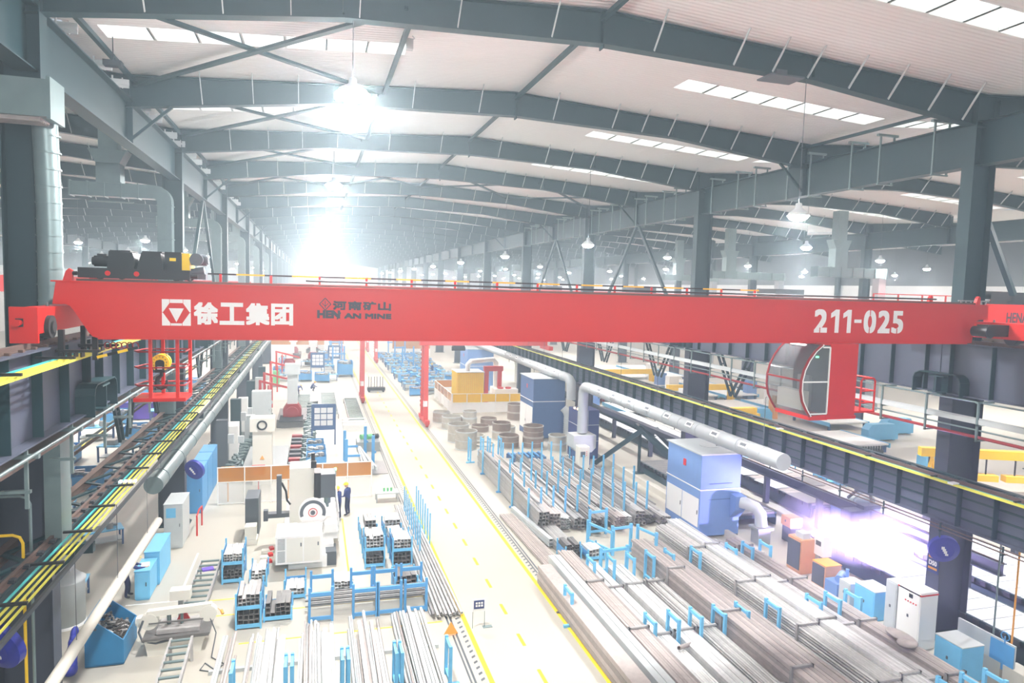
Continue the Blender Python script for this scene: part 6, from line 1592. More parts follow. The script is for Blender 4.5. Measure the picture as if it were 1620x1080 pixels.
# right hall beyond the columns: blue covers, a yellow lifting beam, toothed rack
for k, (x, y) in enumerate(((47.5, 47.5), (51.3, 49.5), (44, 38.5), (41, 56))):
    mb = MB(); mb.prism([(x - 1.6, .1), (x + 1.6, .1), (x + 1.6, 1.0), (x + 1.2, 1.45), (x - 1.2, 1.45), (x - 1.6, 1.0)], 'y', y - .4, y + .4); mb.bb(x - 1.4, x - 1.2, y - .3, y + .3, 0, .1); mb.bb(x + 1.2, x + 1.4, y - .3, y + .3, 0, .1)
    solo('machine_cover', mb, 'blue_light', 'light blue machine cover with cut corners in the right hall, %s from the left' % ('third', 'last', 'second', 'first')[k], 'cover', (x, y, 0), 'blue covers in the right hall')
t = thing('lifting_beam', 'yellow lifting beam with hanging magnets in the right hall', 'lifting beam', (42.5, 31, 1.0))
mb = MB(); mb.bar((37.5, 34.2, 2.6), (45, 31.2, 2.6), .5, .55); part('beam_body', mb, 'yellow', t)
for k in range(5):
    c = V(37.9, 34.04, 0) + (V(45, 31.2, 0) - V(37.9, 34.04, 0)) * (k + .1) / 4.4
    mb = MB(); mb.cyl((c.x, c.y, 1.3), (c.x, c.y, 2.4), .05, 6); part('chain', mb, 'black', t)
    mb = MB(); mb.box((c.x, c.y, 1.1), (1.3, .6, .4), rz=-.38); part('magnet', mb, 'yellow', t)
for k in (0, 1):
    mb = MB(); c = (38.2, 33.9) if k == 0 else (44.2, 31.5); mb.bar((c[0] - .5, c[1], 0), (c[0], c[1], 2.4), .14, .14, (0, 1, 0)); mb.bar((c[0] + .5, c[1], 0), (c[0], c[1], 2.4), .14, .14, (0, 1, 0)); part('stand_leg', mb, 'yellow', t)
t = thing('toothed_rack', 'dark toothed plate rack on the floor of the right hall', 'rack', (39.5, 42.5, 0))
mb = MB(); mb.bb(36.5, 42.5, 42, 43, .0, .6); part('rack_base', mb, 'steel_black', t)
for k in range(24):
    mb = MB(); x = 36.6 + .25 * k; mb.bb(x - .05, x + .05, 42, 42.1, .6, .95); part('tooth', mb, 'steel_black', t)
# ------------------------------------------------------------------ farther back: machines, benches, crates, sheet stacks
def gantry_mill(x, y, label, col_m, base_m, h):
    t = thing('milling_machine', label, 'machine', (x, y, 0))
    mb = MB(); mb.bb(x - 1.2, x + 1.2, y - 1.0, y + 4.5, 0, .7); part('machine_bed', mb, 'tube_dark', t)
    mb = MB(); mb.prism([(x - .75, .7), (x + .75, .7), (x + .75, 1.4), (x + .45, 1.85), (x - .45, 1.85), (x - .75, 1.4)], 'y', y - .1, y + 1.2); part('saddle', mb, base_m, t)
    mb = MB(); mb.bb(x - .42, x + .42, y + .1, y + .9, 1.6, h); part('machine_column', mb, col_m, t)
    mb = MB(); mb.bb(x - .62, x + .62, y - .05, y + 1.0, h, h + .9); part('column_head', mb, col_m, t)
    for k in range(6):
        mb = MB(); yy = y - .9 + .5 * k - 1.2; mb.bb(x - 1.0, x + .9, yy, yy + .16, .7, .8); part('bellows_rib', mb, 'steel_black', t)
    mb = MB(); mb.cyl((x, y - .35, 1.15), (x, y - .1, 1.15), .5, 22); part('face_plate', mb, base_m, t)
    return t
gantry_mill(-1.75, 61.0, 'grey column milling machine with a dark red saddle', 'galv_pale', 'red_dark', 4.4)
t = thing('column_machine', 'tall cream machine column with a round eye behind the amber screen', 'machine', (-2.9, 43.4, 0))
mb = MB(); mb.bb(-3.5, -2.4, 43, 44, 0, 3.3); part('machine_column', mb, 'cream', t)
mb = MB(); mb.bb(-3.65, -2.25, 42.9, 44.1, 3.3, 4.1); part('column_head', mb, 'cream', t)
mb = MB(); mb.pipe((-2.95, 42.85, 3.7), (-2.95, 42.9, 3.7), .3, .2, 20); part('round_eye', mb, 'steel_black', t)
mb = MB(); mb.prism([(-3.08, 1.6), (-2.82, 1.6), (-2.95, 1.85)], 'y', 42.97, 43.0); part('warning_mark', mb, 'orange', t)
mb = MB(); mb.bb(-4.2, -1.6, 44.2, 50, 0, .8); part('machine_bed', mb, 'grey_paint', t)
for k in range(8):
    mb = MB(); mb.bb(-1.55, -.8, 45 + 1.2 * k, 45.5 + 1.2 * k, .0, .75); solo('bed_segment', mb, 'red_dark' if k % 3 == 1 else 'steel_black', '%s cross beam of the long machine bed, %s from the front' % ('dark red' if k % 3 == 1 else 'black', nth(k)), 'beam', (-1.2, 45 + 1.2 * k, 0))
CAST = None
def casting(x, y, label, group):
    global CAST
    if CAST is None:
        mb = MB(); mb.pipe((-.2, 0, .35), (.2, 0, .35), .3, .18, 14); mb.bb(-.35, .35, -.18, .18, 0, .14); mb.bb(-.08, .08, -.35, .35, .5, .75)
        CAST = solo('steel_casting', mb, 'galv', label, 'casting', (0, 0, 0), group); o = CAST
    else:
        o = CAST.copy(); COL.objects.link(o); o['label'] = label; o['group'] = group
    o.location = (x, y, 0); o.rotation_euler = (0, 0, rnd.uniform(0, 3))
for k in range(34): casting(-.62 + .3 * (k % 2) + .015 * k * .8, 45 + .72 * k, 'silver casting in the long row right of the machine bed', 'castings right of the machine bed')
for k in range(26): casting(-4.0 - .3 * (k % 2), 52 + .6 * k, 'silver casting in the row left of the milling machine', 'castings left of the milling machine')
for k in range(18): casting(-4.6 - .35 * (k % 2), 45 + .45 * k, 'silver casting in the row left of the cream column', 'castings left of the cream column')
cabinet('control_cabinet', 'big pale grey cabinet left of the milling machine', -4.9, -3.4, 59.5, 60.5, 3.2, 'galv_pale')
cabinet('control_cabinet', 'pale cabinet standing under the left runway farther back', -5.9, -5.0, 50, 51, 2.4, 'white')
# display board with nine sheets
def board(x, y, label):
    t = thing('display_board', label, 'notice board', (x, y, 0))
    mb = MB(); mb.bb(x - .85, x + .85, y - .04, y + .04, 1.15, 3.15); part('board_panel', mb, 'blue_mid', t)
    for i in range(3):
        for j in range(3):
            mb = MB(); mb.bb(x - .68 + .47 * i, x - .27 + .47 * i, y - .05, y - .04, 1.5 + .48 * j, 1.9 + .48 * j); part('posted_sheet', mb, 'paper', t)
    for sx in (-.85, .85):
        mb = MB(); mb.bb(x + sx - .05, x + sx + .05, y - .05, y + .05, 0, 3.1); part('board_leg', mb, 'blue_mid', t)
board(.75, 53.2, 'blue notice board with nine sheets, nearest of the boards left of the aisle')
board(.5, 93, 'blue notice board with nine sheets, far back left of the aisle'); board(2.9, 104, 'blue notice board with nine sheets, farthest left of the aisle')
# blue crates, rolling racks and stacks
CRATE = None
def crate(x, y, w, d, h, label, group, z=0, m=None, rz=0):
    global CRATE
    if CRATE is None:
        t = thing('parts_crate', 'x', 'crate', (0, 0, 0))
        mb = MB(); mb.bb(-.5, .5, -.5, .5, .12, .16)
        mb.bb(-.5, -.47, -.5, .5, .16, .8); mb.bb(.47, .5, -.5, .5, .16, .8); mb.bb(-.5, .5, -.5, -.47, .16, .65); mb.bb(-.5, .5, .47, .5, .16, .8); part('crate_box', mb, 'blue', t)
        for sx in (-.46, .46):
            mb = MB(); mb.bb(sx - .04, sx + .04, -.5, .5, 0, .12); part('runner', mb, 'blue_mid', t)
        mb = MB()
        for k in range(14): mb.box((rnd.uniform(-.36, .36), rnd.uniform(-.36, .36), .62 + .2 * rnd.random()), (.26, .1, .1), rz=rnd.random() * 3, rx=rnd.uniform(-.4, .4))
        part('crate_contents', mb, 'tube_grey', t, 'jumbled steel parts', 'stuff')
        CRATE = t; o = t
    else: o = dup(CRATE, (0, 0, 0))
    o.location = (x, y, z); o.rotation_euler = (0, 0, rz); o.scale = (w, d, h); o['label'] = label; o['group'] = group
    return o
BENCH = None
def bench(x, y, label, group, rz=0, s=1.0):
    global BENCH
    if BENCH is None:
        t = thing('assembly_bench', 'x', 'bench', (0, 0, 0))
        mb = MB(); mb.bb(-.9, .9, -.5, .5, .78, .84); part('bench_top', mb, 'blue_light', t)
        for sx in (-.84, .84):
            for sy in (-.44, .44):
                mb = MB(); mb.bb(sx - .04, sx + .04, sy - .04, sy + .04, 0, .78); part('leg', mb, 'blue_mid', t)
        mb = MB(); mb.bb(-.84, .84, -.4, .4, .2, .25); part('lower_shelf', mb, 'grey_paint', t)
        mb = MB(); mb.bb(-.6, -.1, -.3, .2, .84, 1.1); mb.cyl((.3, -.2, .84), (.3, -.2, 1.15), .16, 12); mb.bb(.1, .7, .1, .3, .84, .95); part('bench_parts', mb, 'tube_grey', t, 'steel parts on the bench top')
        BENCH = t; o = t
    else: o = dup(BENCH, (0, 0, 0))
    o.location = (x, y, 0); o.rotation_euler = (0, 0, rz); o.scale = (s, s, s); o['label'] = label; o['group'] = group
    return o
for k, (x, y, w, d, h) in enumerate(((.2, 49.0, 1.3, 1.2, 1.1), (.2, 46.8, 1.3, 1.1, 1.2), (.15, 51.0, 1.2, 1.2, 1.1))): crate(x, y, w, d, h, 'blue crate in the column of crates under the nearest notice board, %s from the front' % nth(k), 'crates under the notice board')
crate(4.0, 93, 2.0, 2.0, 2.6, 'tall blue crate near the left aisle line far back', None); crate(1.0, 88, 1.8, 1.6, 1.4, 'blue crate of dark wire below the far notice board', None)
for k, (x, y) in enumerate(((2.1, 48.2), (2.1, 45.5), (3.6, 49.5), (3.9, 46.3))):
    t = thing('lift_post', 'tall blue post in the open rack left of the aisle, %s one' % ('rear left', 'front left', 'rear right', 'front right')[k], 'rack post', (x, y, 0))
    mb = MB(); mb.bb(x - .1, x + .1, y - .1, y + .1, 0, 2.1); part('post', mb, 'blue', t)
    mb = MB(); mb.bb(x - .1, x + .9 if k < 2 else x + .2, y - .06, y + .06, .9, 1.05); part('arm', mb, 'blue', t)
for k in range(5):
    mb = MB(); mb.box((3.1 + .12 * k, 46.5, .5 + .1 * (k % 2)), (.09, 5.5, .25), rz=.03 * k); solo('flat_bar', mb, 'galv_pale', 'pale flat bar leaning in the blue post rack, %s from the left' % nth(k), 'bar', (3.1 + .12 * k, 46.5, .5))
t = thing('green_pump_bench', 'grey bench with green pumps near the left aisle line', 'bench', (4.0, 51.5, 0))
mb = MB(); mb.bb(3.1, 5.0 - .25, 50.5, 52.2, 0, .7); part('bench_body', mb, 'grey_paint', t)
for k in range(3):
    mb = MB(); mb.cyl((3.4 + .45 * k, 51.2, .95), (3.75 + .45 * k, 51.4, .95), .2, 12); part('pump', mb, 'green' if k < 2 else 'black', t)
mb = MB(); mb.bb(3.0, 4.7, 44.2, 47.5, 0, .05); 
solo('steel_plate', mb, 'tube_grey', 'grey steel plate lying on the floor beside the left aisle line', 'plate', (3.9, 45.8, 0))
for k, (x0, x1, y0, y1) in enumerate(((-1.6, -.3, 62.5, 75), (.7, 2.2, 63, 76), (3.0, 4.3, 60, 72))):
    roller_table(((x0 + x1) / 2, y0, 0), ((x0 + x1) / 2, y1, 0), x1 - x0, 18, .5, 'long roller bed left of the aisle far back, %s from the left' % nth(k))
for k in range(3):
    mb = MB(); mb.bb(2.4, 4.4, 58 + 1.3 * k, 58.5 + 1.3 * k, 0, .5); solo('cross_support', mb, 'white', 'white cross support beside the left aisle line, %s from the front' % nth(k), 'support', (3.4, 58 + 1.3 * k, 0), 'white cross supports')
t = thing('rod_cart', 'black cart with three upright hoops standing in the aisle', 'cart', (6.9, 79, 0))
mb = MB(); mb.bb(5.9, 7.9, 78.6, 79.4, .2, .55); part('cart_body', mb, 'black', t)
for k in range(3):
    mb = MB(); x = 6.2 + .65 * k; mb.tube([(x - .14, 79, .55), (x - .14, 79, 1.75), (x + .14, 79, 1.75), (x + .14, 79, .55)], .04, 6); part('hoop', mb, 'black', t)
for x in (6.1, 7.7):
    for y in (78.7, 79.3):
        mb = MB(); mb.cyl((x, y - .05, .13), (x, y + .05, .13), .13, 12); part('wheel', mb, 'rubber', t)
# jib arms in red along the left
for k, (y, a) in enumerate(((64.5, .3), (70, .25), (80, .3), (92, .3))):
    t = thing('jib_arm', 'red jib with a sloping arm under the left runway, %s from the front' % nth(k), 'jib', (-4.6, y, 0), 'red jibs under the left runway')
    mb = MB(); mb.cyl((-4.6, y, 0), (-4.6, y, 3.4), .12, 12); mb.cyl((-3.9, y, 0), (-3.9, y, 3.0), .08, 10); part('jib_post', mb, 'red', t)
    mb = MB(); mb.bar((-4.7, y, 3.4), (-1.8, y + 1.0, 2.5), .18, .2); part('jib_boom', mb, 'red', t)
# amber screens and red machines at the far end of the left side
for k, (x0, x1, y, m) in enumerate(((-8.0, 1.8, 125, 'amber_film'), (3.0, 5.2, 127, 'amber_film'), (13.0, 19.5, 118, 'amber_film'))):
    t = thing('welding_screen', 'far amber welding screen across the hall, %s from the left' % nth(k), 'screen', ((x0 + x1) / 2, y, 0), 'far amber screens')
    mb = MB(); mb.bb(x0, x1, y, y + .03, 1.4, 3.4); part('amber_panel', mb, m, t)
    mb = MB(); mb.bb(x0, x1, y, y + .05, 0, 1.4); part('clear_panel', mb, 'white', t)
for k in range(5):
    gantry_mill(-3.2 + 3.1 * (k % 2), 98 + 9 * k, 'far pale machine column left of the aisle, %s from the front' % nth(k), 'white', 'red_dark', 2.6)
# rows of benches and crates right of the aisle behind the nearest red gantry leg
n = 0
for r in range(13):
    for c in range(4):
        x = 11.2 + 1.9 * c + rnd.uniform(-.2, .2); y = 76.5 + 3.3 * r + rnd.uniform(-.4, .4)
        if 16.5 < x and y < 84: continue
        if (r + c) % 3 == 0: crate(x, y, 1.5, 1.4, 1.2, 'blue crate among the benches right of the aisle, far back, row %d, number %d across' % (r + 1, c + 1), 'far crates right of the aisle', rz=rnd.uniform(-.2, .2))
        else: bench(x, y, 'light blue bench right of the aisle, far back, row %d, number %d across' % (r + 1, c + 1), 'far benches right of the aisle', rnd.uniform(-.2, .2) + (1.57 if (r * c) % 2 else 0))
for r in range(8):
    for c in range(3):
        x = -4.0 + 2.9 * c + rnd.uniform(-.3, .3); y = 84 + 5.0 * r
        if r in (0, 2) and c > 0: continue
        if any(abs(x - (-3.2 + 3.1 * (q % 2))) < 2.6 and -2.5 < y - (98 + 9 * q) < 6 for q in range(5)): continue
        if abs(x + 4.2) < 1.5 and abs(y - 84) < 2: continue
        (bench if (r + c) % 2 else lambda x, y, l, g, a=0: crate(x, y, 1.6, 1.5, 1.5, l, g))(x, y, '%s left of the aisle, far back, row %d, number %d across' % ('light blue bench' if (r + c) % 2 else 'blue crate', r + 1, c + 1), 'far benches and crates left of the aisle')
for k in range(3):
    for (x, s) in ((2.6, 'left'), (12.5, 'right')):
        y = 100 + 10 * k
        for q in (0, 1.6):
            mb = MB(); mb.bb(x + q - .1, x + q + .1, y - .1, y + .1, 0, 3.4); mb.bb(x - .2, x + 1.8, y - .08, y + .08, 2.2, 2.4) if q else None
            solo('rack_post', mb, 'blue', 'tall blue rack post far back %s of the aisle, %s from the front, %s one' % (s, nth(k), 'left' if q == 0 else 'right'), 'rack post', (x + q, y, 0), 'far blue rack posts')
# left hall seen between the left runways
for r in range(9):
    for c in range(3):
        x = -12.5 - 3.4 * c + rnd.uniform(-.4, .4); y = 31 + 6.6 * r
        if (r + c) % 2: bench(x, y, 'blue bench in the left hall, row %d, number %d across' % (r + 1, c + 1), 'benches of the left hall', rnd.uniform(-.2, .2), 1.3)
        else: crate(x, y, 2.0, 1.8, 1.4, 'blue crate in the left hall, row %d, number %d across' % (r + 1, c + 1), 'crates of the left hall')
bench(-9.3, 34.6, 'small blue roller bench just left of the left columns', None, .4, .9); bench(-9.1, 28.8, 'small blue bench behind the big grey drum', None, .1, .9)
mb = MB(); mb.bb(-16.2, -15.9, 30, 110, 0, .004); marking('floor_line', mb, 'line_yellow', 'yellow line on the floor of the left hall')
t = thing('purple_container', 'low violet-blue container in the left hall', 'container', (-14, 66, 0))
mb = MB(); mb.bb(-16.5, -11.8, 65, 67, .1, 1.5); part('container_body', mb, 'purple', t)
mb = MB(); mb.bb(-16.4, -11.9, 65.1, 66.9, 0, .1); part('skid', mb, 'steel_black', t)
mb = MB(); mb.bb(-16.6, -11.7, 64.9, 67.1, 1.5, 1.56); part('container_lid', mb, 'bag_blue', t)
# right hall: pale tables with blue edges, yellow carriages, cabinets
for r in range(7):
    for c in range(4):
        x = 31.5 + 5.4 * c + rnd.uniform(-.3, .3); y = 46 + 8.2 * r
        if c == 0 and y < 62: continue
        if any(abs(x - q[0]) < 4.2 and abs(y - q[1]) < 3.4 for q in ((47.5, 47.5), (51.3, 49.5), (41, 56), (44, 38.5))): continue
        t = thing('sheet_table', 'pale sheet table with light blue edges in the right hall, row %d, number %d across' % (r + 1, c + 1), 'table', (x, y, 0), 'sheet tables of the right hall')
        mb = MB(); mb.bb(x - 2.2, x + 2.2, y - 2.6, y + 2.6, .6, .72); part('table_top', mb, 'white', t)
        mb = MB(); mb.bb(x - 2.3, x - 2.2, y - 2.7, y + 2.7, .4, .76); part('edge_guard', mb, 'blue_light', t)
        mb = MB(); mb.bb(x + 2.2, x + 2.3, y - 2.7, y + 2.7, .4, .76); part('edge_guard', mb, 'blue_light', t)
        for sx in (-2.0, 2.0):
            for sy in (-2.4, 2.4):
                mb = MB(); mb.bb(x + sx - .1, x + sx + .1, y + sy - .1, y + sy + .1, 0, .6); part('leg', mb, 'blue_mid', t)
for k, (x, y, m, w) in enumerate(((35, 52, 'yellow', 6), (41, 66, 'yellow', 8), (47, 58, 'orange', 5), (38, 80, 'yellow', 9), (33, 70, 'red', 4), (32.5, 92, 'red', 3))):
    t = thing('gantry_carriage', '%s gantry carriage standing over the tables of the right hall, %s from the front left' % ({'yellow': 'yellow', 'orange': 'orange', 'red': 'red'}[m], nth(k)), 'gantry', (x, y, 0))
    mb = MB(); mb.bb(x - w / 2, x + w / 2, y - .3, y + .3, 1.7, 2.3); part('gantry_beam', mb, m, t)
    for sx in (-w / 2, w / 2):
        mb = MB(); mb.bb(x + sx - .2, x + sx + .2, y - .5, y + .5, 0, 1.8); part('gantry_leg', mb, m, t)
for k in range(10):
    x, y = 26.5 + 2.6 * k, 62 + 7.5 * (k % 4)
    cab2('control_cabinet', 'white cabinet in the right hall behind the sheet tables, %s from the left' % nth(k), x, y, 1.2, 1.0, 2.2 + .3 * (k % 3), 'white' if k % 3 else 'blue_filter')
for k, (x, y) in enumerate(((26.2, 31.5), (27.5, 33.0), (23.4, 36.5), (24.2, 34.0))):
    t = thing('mesh_basket', 'light blue wire basket near the end of the round duct, %s of the group' % nth(k), 'basket', (x + 6.5, y + 5, 0), 'blue wire baskets')
    xx, yy = x + 6.5, y + 5
    mb = MB(); mb.bb(xx - .8, xx + .8, yy - .6, yy + .6, .1, .16); part('basket_floor', mb, 'blue_light', t)
    for z in (.35, .6, .85):
        mb = MB(); mb.tube([(xx - .8, yy - .6, z), (xx + .8, yy - .6, z), (xx + .8, yy + .6, z), (xx - .8, yy + .6, z), (xx - .8, yy - .6, z)], .03, 6); part('basket_hoop', mb, 'blue_light', t)
    for sx in (-.8, 0, .8):
        for sy in (-.6, .6):
            mb = MB(); mb.bb(xx + sx - .03, xx + sx + .03, yy + sy - .03, yy + sy + .03, 0, .9); part('basket_post', mb, 'blue_light', t)
for k, y in enumerate((68, 84)):
    cab2('office_cabin', 'pale cabin standing in the right hall, %s one' % ('nearer', 'farther')[k], 27.0, y, 3.2, 3.0, 3.4, 'cream')

# dark machine posts, pale boxes and cabinets in the clutter under the left runway
for k, (x, y, h, m) in enumerate(((-5.6, 46.5, 3.4, 'grey_dark'), (-5.2, 48.6, 2.6, 'white'), (-5.5, 53.5, 3.6, 'steel_dark'), (-4.7, 55.5, 2.0, 'galv_pale'), (-5.4, 57.8, 3.0, 'white'), (-5.5, 66, 3.2, 'steel_dark'), (-4.4, 67.5, 1.5, 'white'), (-5.3, 73, 2.6, 'galv_pale'), (-5.3, 77, 3.2, 'steel_dark'), (-4.2, 84, 1.9, 'green'))):
    t = thing('machine_post', 'upright %s machine housing under the left runway, %s from the front' % ({'grey_dark': 'dark grey', 'white': 'white', 'steel_dark': 'dark', 'galv_pale': 'pale grey', 'green': 'green'}[m], nth(k)), 'machine', (x, y, 0))
    mb = MB(); mb.bb(x - .35, x + .35, y - .3, y + .3, 0, h); part('housing', mb, m, t)
    mb = MB(); mb.bb(x - .5, x + .5, y - .5, y + .5, 0, .3); part('base', mb, 'grey_paint', t)
    mb = MB(); mb.bb(x + .35, x + .7, y - .15, y + .15, h * .55, h * .72); part('side_arm', mb, 'galv_pale', t)
# ------------------------------------------------------------------ people
def person(label, loc, rz, pose, face_t='skin'):
    P = {}
    if pose == 'stand':
        P.update(pel=(0, 0, .95), waist=(0, .01, 1.12), chest=(0, .03, 1.32), neck=(0, .05, 1.47), h0=(0, .07, 1.54), h1=(0, .1, 1.62), h2=(0, .09, 1.72),
                 hipR=(.1, 0, .9), kneeR=(.12, .03, .5), ankR=(.13, -.02, .09), toeR=(.15, .14, .05), hipL=(-.1, 0, .9), kneeL=(-.12, .03, .5), ankL=(-.13, -.03, .09), toeL=(-.15, .13, .05),
                 shR=(.2, .03, 1.40), elR=(.27, .02, 1.12), wrR=(.2, .22, .98), shL=(-.2, .03, 1.40), elL=(-.27, .04, 1.13), wrL=(-.12, .26, 1.02))
    elif pose == 'reach':
        P.update(pel=(0, -.05, .94), waist=(0, .03, 1.1), chest=(0, .12, 1.28), neck=(0, .2, 1.42), h0=(0, .24, 1.48), h1=(0, .3, 1.54), h2=(0, .3, 1.65),
                 hipR=(.1, -.04, .9), kneeR=(.12, .0, .5), ankR=(.13, -.06, .09), toeR=(.15, .1, .05), hipL=(-.1, -.04, .9), kneeL=(-.12, .06, .5), ankL=(-.13, .05, .09), toeL=(-.14, .21, .05),
                 shR=(.2, .13, 1.34), elR=(.26, .36, 1.2), wrR=(.2, .58, 1.18), shL=(-.2, .13, 1.34), elL=(-.25, .34, 1.18), wrL=(-.1, .54, 1.16))
    elif pose == 'bend':
        P.update(pel=(0, -.15, .92), waist=(0, .02, 1.02), chest=(0, .22, 1.1), neck=(0, .38, 1.12), h0=(0, .44, 1.11), h1=(0, .52, 1.09), h2=(0, .6, 1.14),
                 hipR=(.1, -.14, .88), kneeR=(.12, -.05, .48), ankR=(.13, -.08, .09), toeR=(.15, .08, .05), hipL=(-.1, -.14, .88), kneeL=(-.12, .02, .48), ankL=(-.13, .02, .09), toeL=(-.14, .18, .05),
                 shR=(.2, .27, 1.1), elR=(.26, .38, .84), wrR=(.18, .55, .66), shL=(-.2, .27, 1.1), elL=(-.26, .36, .85), wrL=(-.14, .52, .64))
    else:                                                       # crouching
        P.update(pel=(0, -.2, .38), waist=(0, -.1, .54), chest=(0, .05, .72), neck=(0, .15, .86), h0=(0, .18, .92), h1=(0, .23, .99), h2=(0, .23, 1.09),
                 hipR=(.11, -.17, .36), kneeR=(.17, .25, .5), ankR=(.15, .0, .09), toeR=(.17, .16, .05), hipL=(-.11, -.17, .36), kneeL=(-.17, .26, .5), ankL=(-.15, .02, .09), toeL=(-.17, .18, .05),
                 shR=(.2, .06, .78), elR=(.26, .26, .58), wrR=(.14, .46, .5), shL=(-.2, .06, .78), elL=(-.26, .26, .58), wrL=(-.12, .46, .5))
    R_ = dict(pel=.15, waist=.145, chest=.16, neck=.06, h0=.07, h1=.105, h2=.085, hipR=.10, hipL=.10, kneeR=.075, kneeL=.075, ankR=.052, ankL=.052, toeR=.045, toeL=.045, shR=.085, shL=.085, elR=.06, elL=.06, wrR=.036, wrL=.036)
    E_ = [('pel', 'waist'), ('waist', 'chest'), ('chest', 'neck'), ('neck', 'h0'), ('h0', 'h1'), ('h1', 'h2')]
    for s in 'RL': E_ += [('pel', 'hip' + s), ('hip' + s, 'knee' + s), ('knee' + s, 'ank' + s), ('ank' + s, 'toe' + s), ('chest', 'sh' + s), ('sh' + s, 'el' + s), ('el' + s, 'wr' + s)]
    for s in 'RL':
        w, e = V(P['wr' + s]), V(P['el' + s]); d = (w - e).normalized(); sd = V(1, 0, 0) - d * d.x; sd.normalize(); dn = d.cross(sd)
        sg = 1 if s == 'R' else -1
        P['pm' + s] = tuple(w + d * .075); R_['pm' + s] = .03; E_.append(('wr' + s, 'pm' + s))
        for f in range(4):
            b = w + d * .1 + sd * (f - 1.5) * .021; ln = (.07, .08, .075, .058)[f]
            for q, (k, c) in enumerate(((0, 0), (.55, .012), (1, .035))):
                n = 'f%s%d%d' % (s, f, q); P[n] = tuple(b + d * ln * k - dn * c * sg); R_[n] = .010 - .001 * q
                E_.append((('pm' + s) if q == 0 else 'f%s%d%d' % (s, f, q - 1), n))
        for q, k in enumerate((.035, .07)):
            n = 't%s%d' % (s, q); P[n] = tuple(w + d * (.03 + k * .8) - sd * sg * (.03 + k * .35)); R_[n] = .012 - .002 * q
            E_.append((('wr' + s) if q == 0 else 't%s0' % s, n))
    hd = (V(P['h2']) - V(P['h0'])).normalized(); fw = V(1, 0, 0).cross(hd) * -1
    fw = hd.cross(V(1, 0, 0)) if hd.cross(V(1, 0, 0)).y > 0 or hd.z < .3 else fw
    P['nose'] = tuple(V(P['h1']) + fw * .118 - hd * .0); R_['nose'] = .014; E_.append(('h1', 'nose'))
    names = list(P)
    me = bpy.data.meshes.new('person_body')
    me.from_pydata([P[n] for n in names], [(names.index(a), names.index(b)) for a, b in E_], [])
    o = bpy.data.objects.new('person_body', me); COL.objects.link(o)
    o.modifiers.new('s', 'SKIN'); sm = o.modifiers.new('u', 'SUBSURF'); sm.levels = 1; sm.render_levels = 1
    for i, n in enumerate(names):
        me.skin_vertices[0].data[i].radius = (R_[n], R_[n] * (.78 if n in ('pel', 'waist', 'chest') else 1))
        me.skin_vertices[0].data[i].use_root = n == 'pel'
    bpy.context.view_layer.update()
    m2 = bpy.data.meshes.new_from_object(o.evaluated_get(bpy.context.evaluated_depsgraph_get()))
    bpy.data.objects.remove(o)
    for m in ('navy_cloth', 'navy_pants', 'skin', 'shoe'): m2.materials.append(MATS[m])
    def key(a, b, c):
        p, q = V(P[a]), V(P[b]); t = max(0, min(1, (c - p).dot(q - p) / (q - p).length_squared)); return (c - p - (q - p) * t).length - (R_[a] + R_[b]) / 2
    for p in m2.polygons:
        c = V(p.center); best = min(E_, key=lambda e: key(e[0], e[1], c)); a, b = best
        mi = 0
        if b[:3] in ('hip', 'kne', 'ank'): mi = 1
        if b[:3] == 'toe': mi = 3
        if a[:2] in ('h0', 'h1') or b in ('h0', 'nose') or b[:2] == 'pm' or a[:2] in ('pm',) or b[0] == 't' and b[1] in 'RL' or b[0] == 'f': mi = 2
        if a == 'wr' + a[-1] and len(a) == 3: mi = 2
        p.material_index = mi; p.use_smooth = True
    t = bpy.data.objects.new('person', m2); COL.objects.link(t); WL[t] = (0, 0, 0)
    tag(t, label, 'person')
    h1, h2 = V(P['h1']), V(P['h2']); c = h1 + hd * .05
    mb = MB(); mb.ball((0, 0, 0), (.125, .14, .13), 18, 6, 0, 1); mb.cyl((0, 0, -.012), (0, 0, .012), .145, 18); mb.box((0, .15, 0), (.14, .07, .012))
    q = V(0, 0, 1).rotation_difference(hd); mb.v = [tuple(c + q @ V(v)) for v in mb.v]
    part('hard_hat', mb, 'helmet', t)
    mb = MB()
    for sx in (-.04, .04): mb.ball(h1 + V(sx, 0, 0) + fw * .098 + hd * .025, .013, 8, 5)
    part('eyes', mb, 'black', t)
    mb = MB(); mb.ball(h1 + fw * .1 - hd * .05, (.028, .012, .008), 10, 5); part('mouth', mb, 'red_dark', t)
    mb = MB()
    for sx in (-.105, .105): mb.ball(h1 + V(sx, 0, 0), (.015, .025, .035), 8, 5)
    part('ears', mb, 'skin', t)
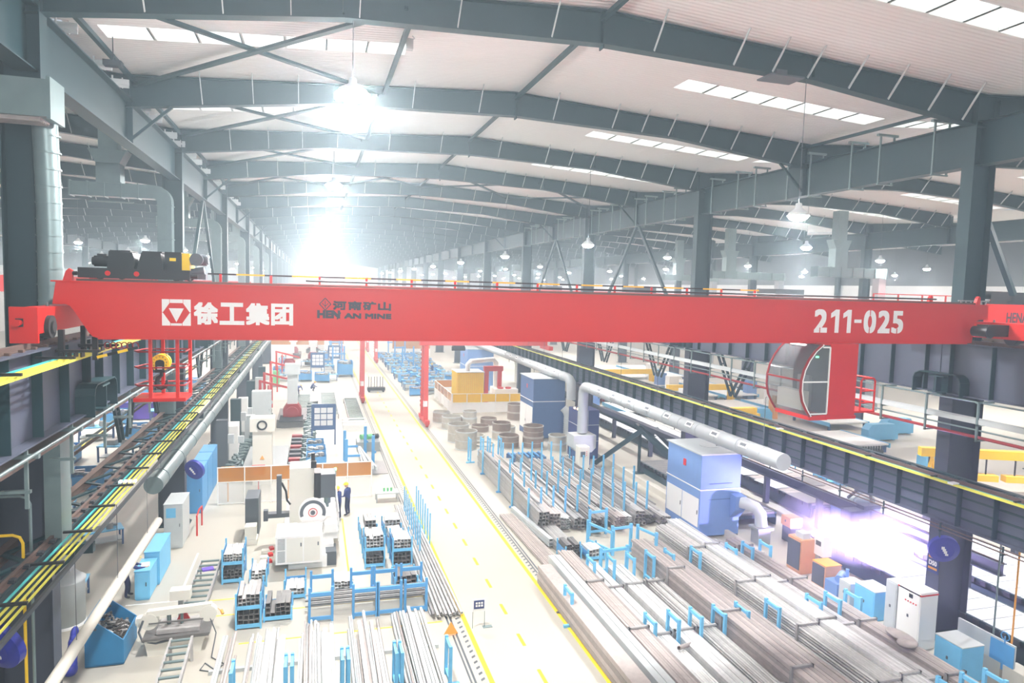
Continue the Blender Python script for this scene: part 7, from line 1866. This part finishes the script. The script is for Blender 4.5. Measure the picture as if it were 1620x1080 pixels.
    t.location = loc; t.rotation_euler = (0, 0, rz)
    return t
person('person in blue overalls and yellow hard hat standing nearest the white machine', (1.32, 35.9, 0), 1.2, 'stand')
person('person in blue overalls and yellow hard hat, second one at the white machine, further right', (1.78, 36.5, 0), 1.0, 'stand')
person('person in dark blue work clothes leaning over the light blue cabinet on the left', (-6.85, 28.5, 0), -1.35, 'reach')
person('person in blue overalls and yellow hard hat standing beside the roller tables far back', (-2.03, 71.6, 0), .7, 'stand')
person('person in blue overalls bending down over the roller tables far back', (-1.6, 76.4, 0), -.5, 'bend')
person('person in blue overalls crouching at the end of the roller tables far back', (-.1, 80.2, 0), -1.4, 'crouch')
person('person in dark blue work clothes standing between the columns near the crates on the right', (15.6, 92.0, 0), 2.0, 'stand')
# ------------------------------------------------------------------ haze of the welding shop, filling the whole hall
mb = MB(); mb.bb(EDGE[0] - .6, EDGE[-1] + .6, -14, YEND + .6, -.5, 22)
hz = bpy.data.materials.new('haze')
hz.use_nodes = True
nt = hz.node_tree
nt.nodes.remove(nt.nodes['Principled BSDF'])
vs = nt.nodes.new('ShaderNodeVolumeScatter')
vs.inputs['Density'].default_value = HAZE
vs.inputs['Anisotropy'].default_value = 0.55
vs.inputs['Color'].default_value = (.74, .90, 1, 1)
nt.links.new(vs.outputs[0], nt.nodes['Material Output'].inputs['Volume'])
MATS['haze'] = hz
tag(solo('haze', mb, 'haze', 'thin smoky haze hanging in the hall', 'haze'), kind='stuff')

mb = MB(); mb.ball((25.0, 25.4, 1.75), (4.0, 4.0, 1.7), 32, 16)  # denser scattering volume, added so the arc shows a wide violet halo
fm = hz.copy(); fm.name = 'arc_halo_volume'
fm.node_tree.nodes['Volume Scatter'].inputs['Density'].default_value = ARC_HALO
fm.node_tree.nodes['Volume Scatter'].inputs['Color'].default_value = (.92, .88, 1, 1)
MATS['arc_halo_volume'] = fm
tag(solo('arc_halo_volume', mb, 'arc_halo_volume', 'fume volume added to give the welding arc its violet halo', 'halo volume', (25.0, 25.4, 0)), kind='stuff')
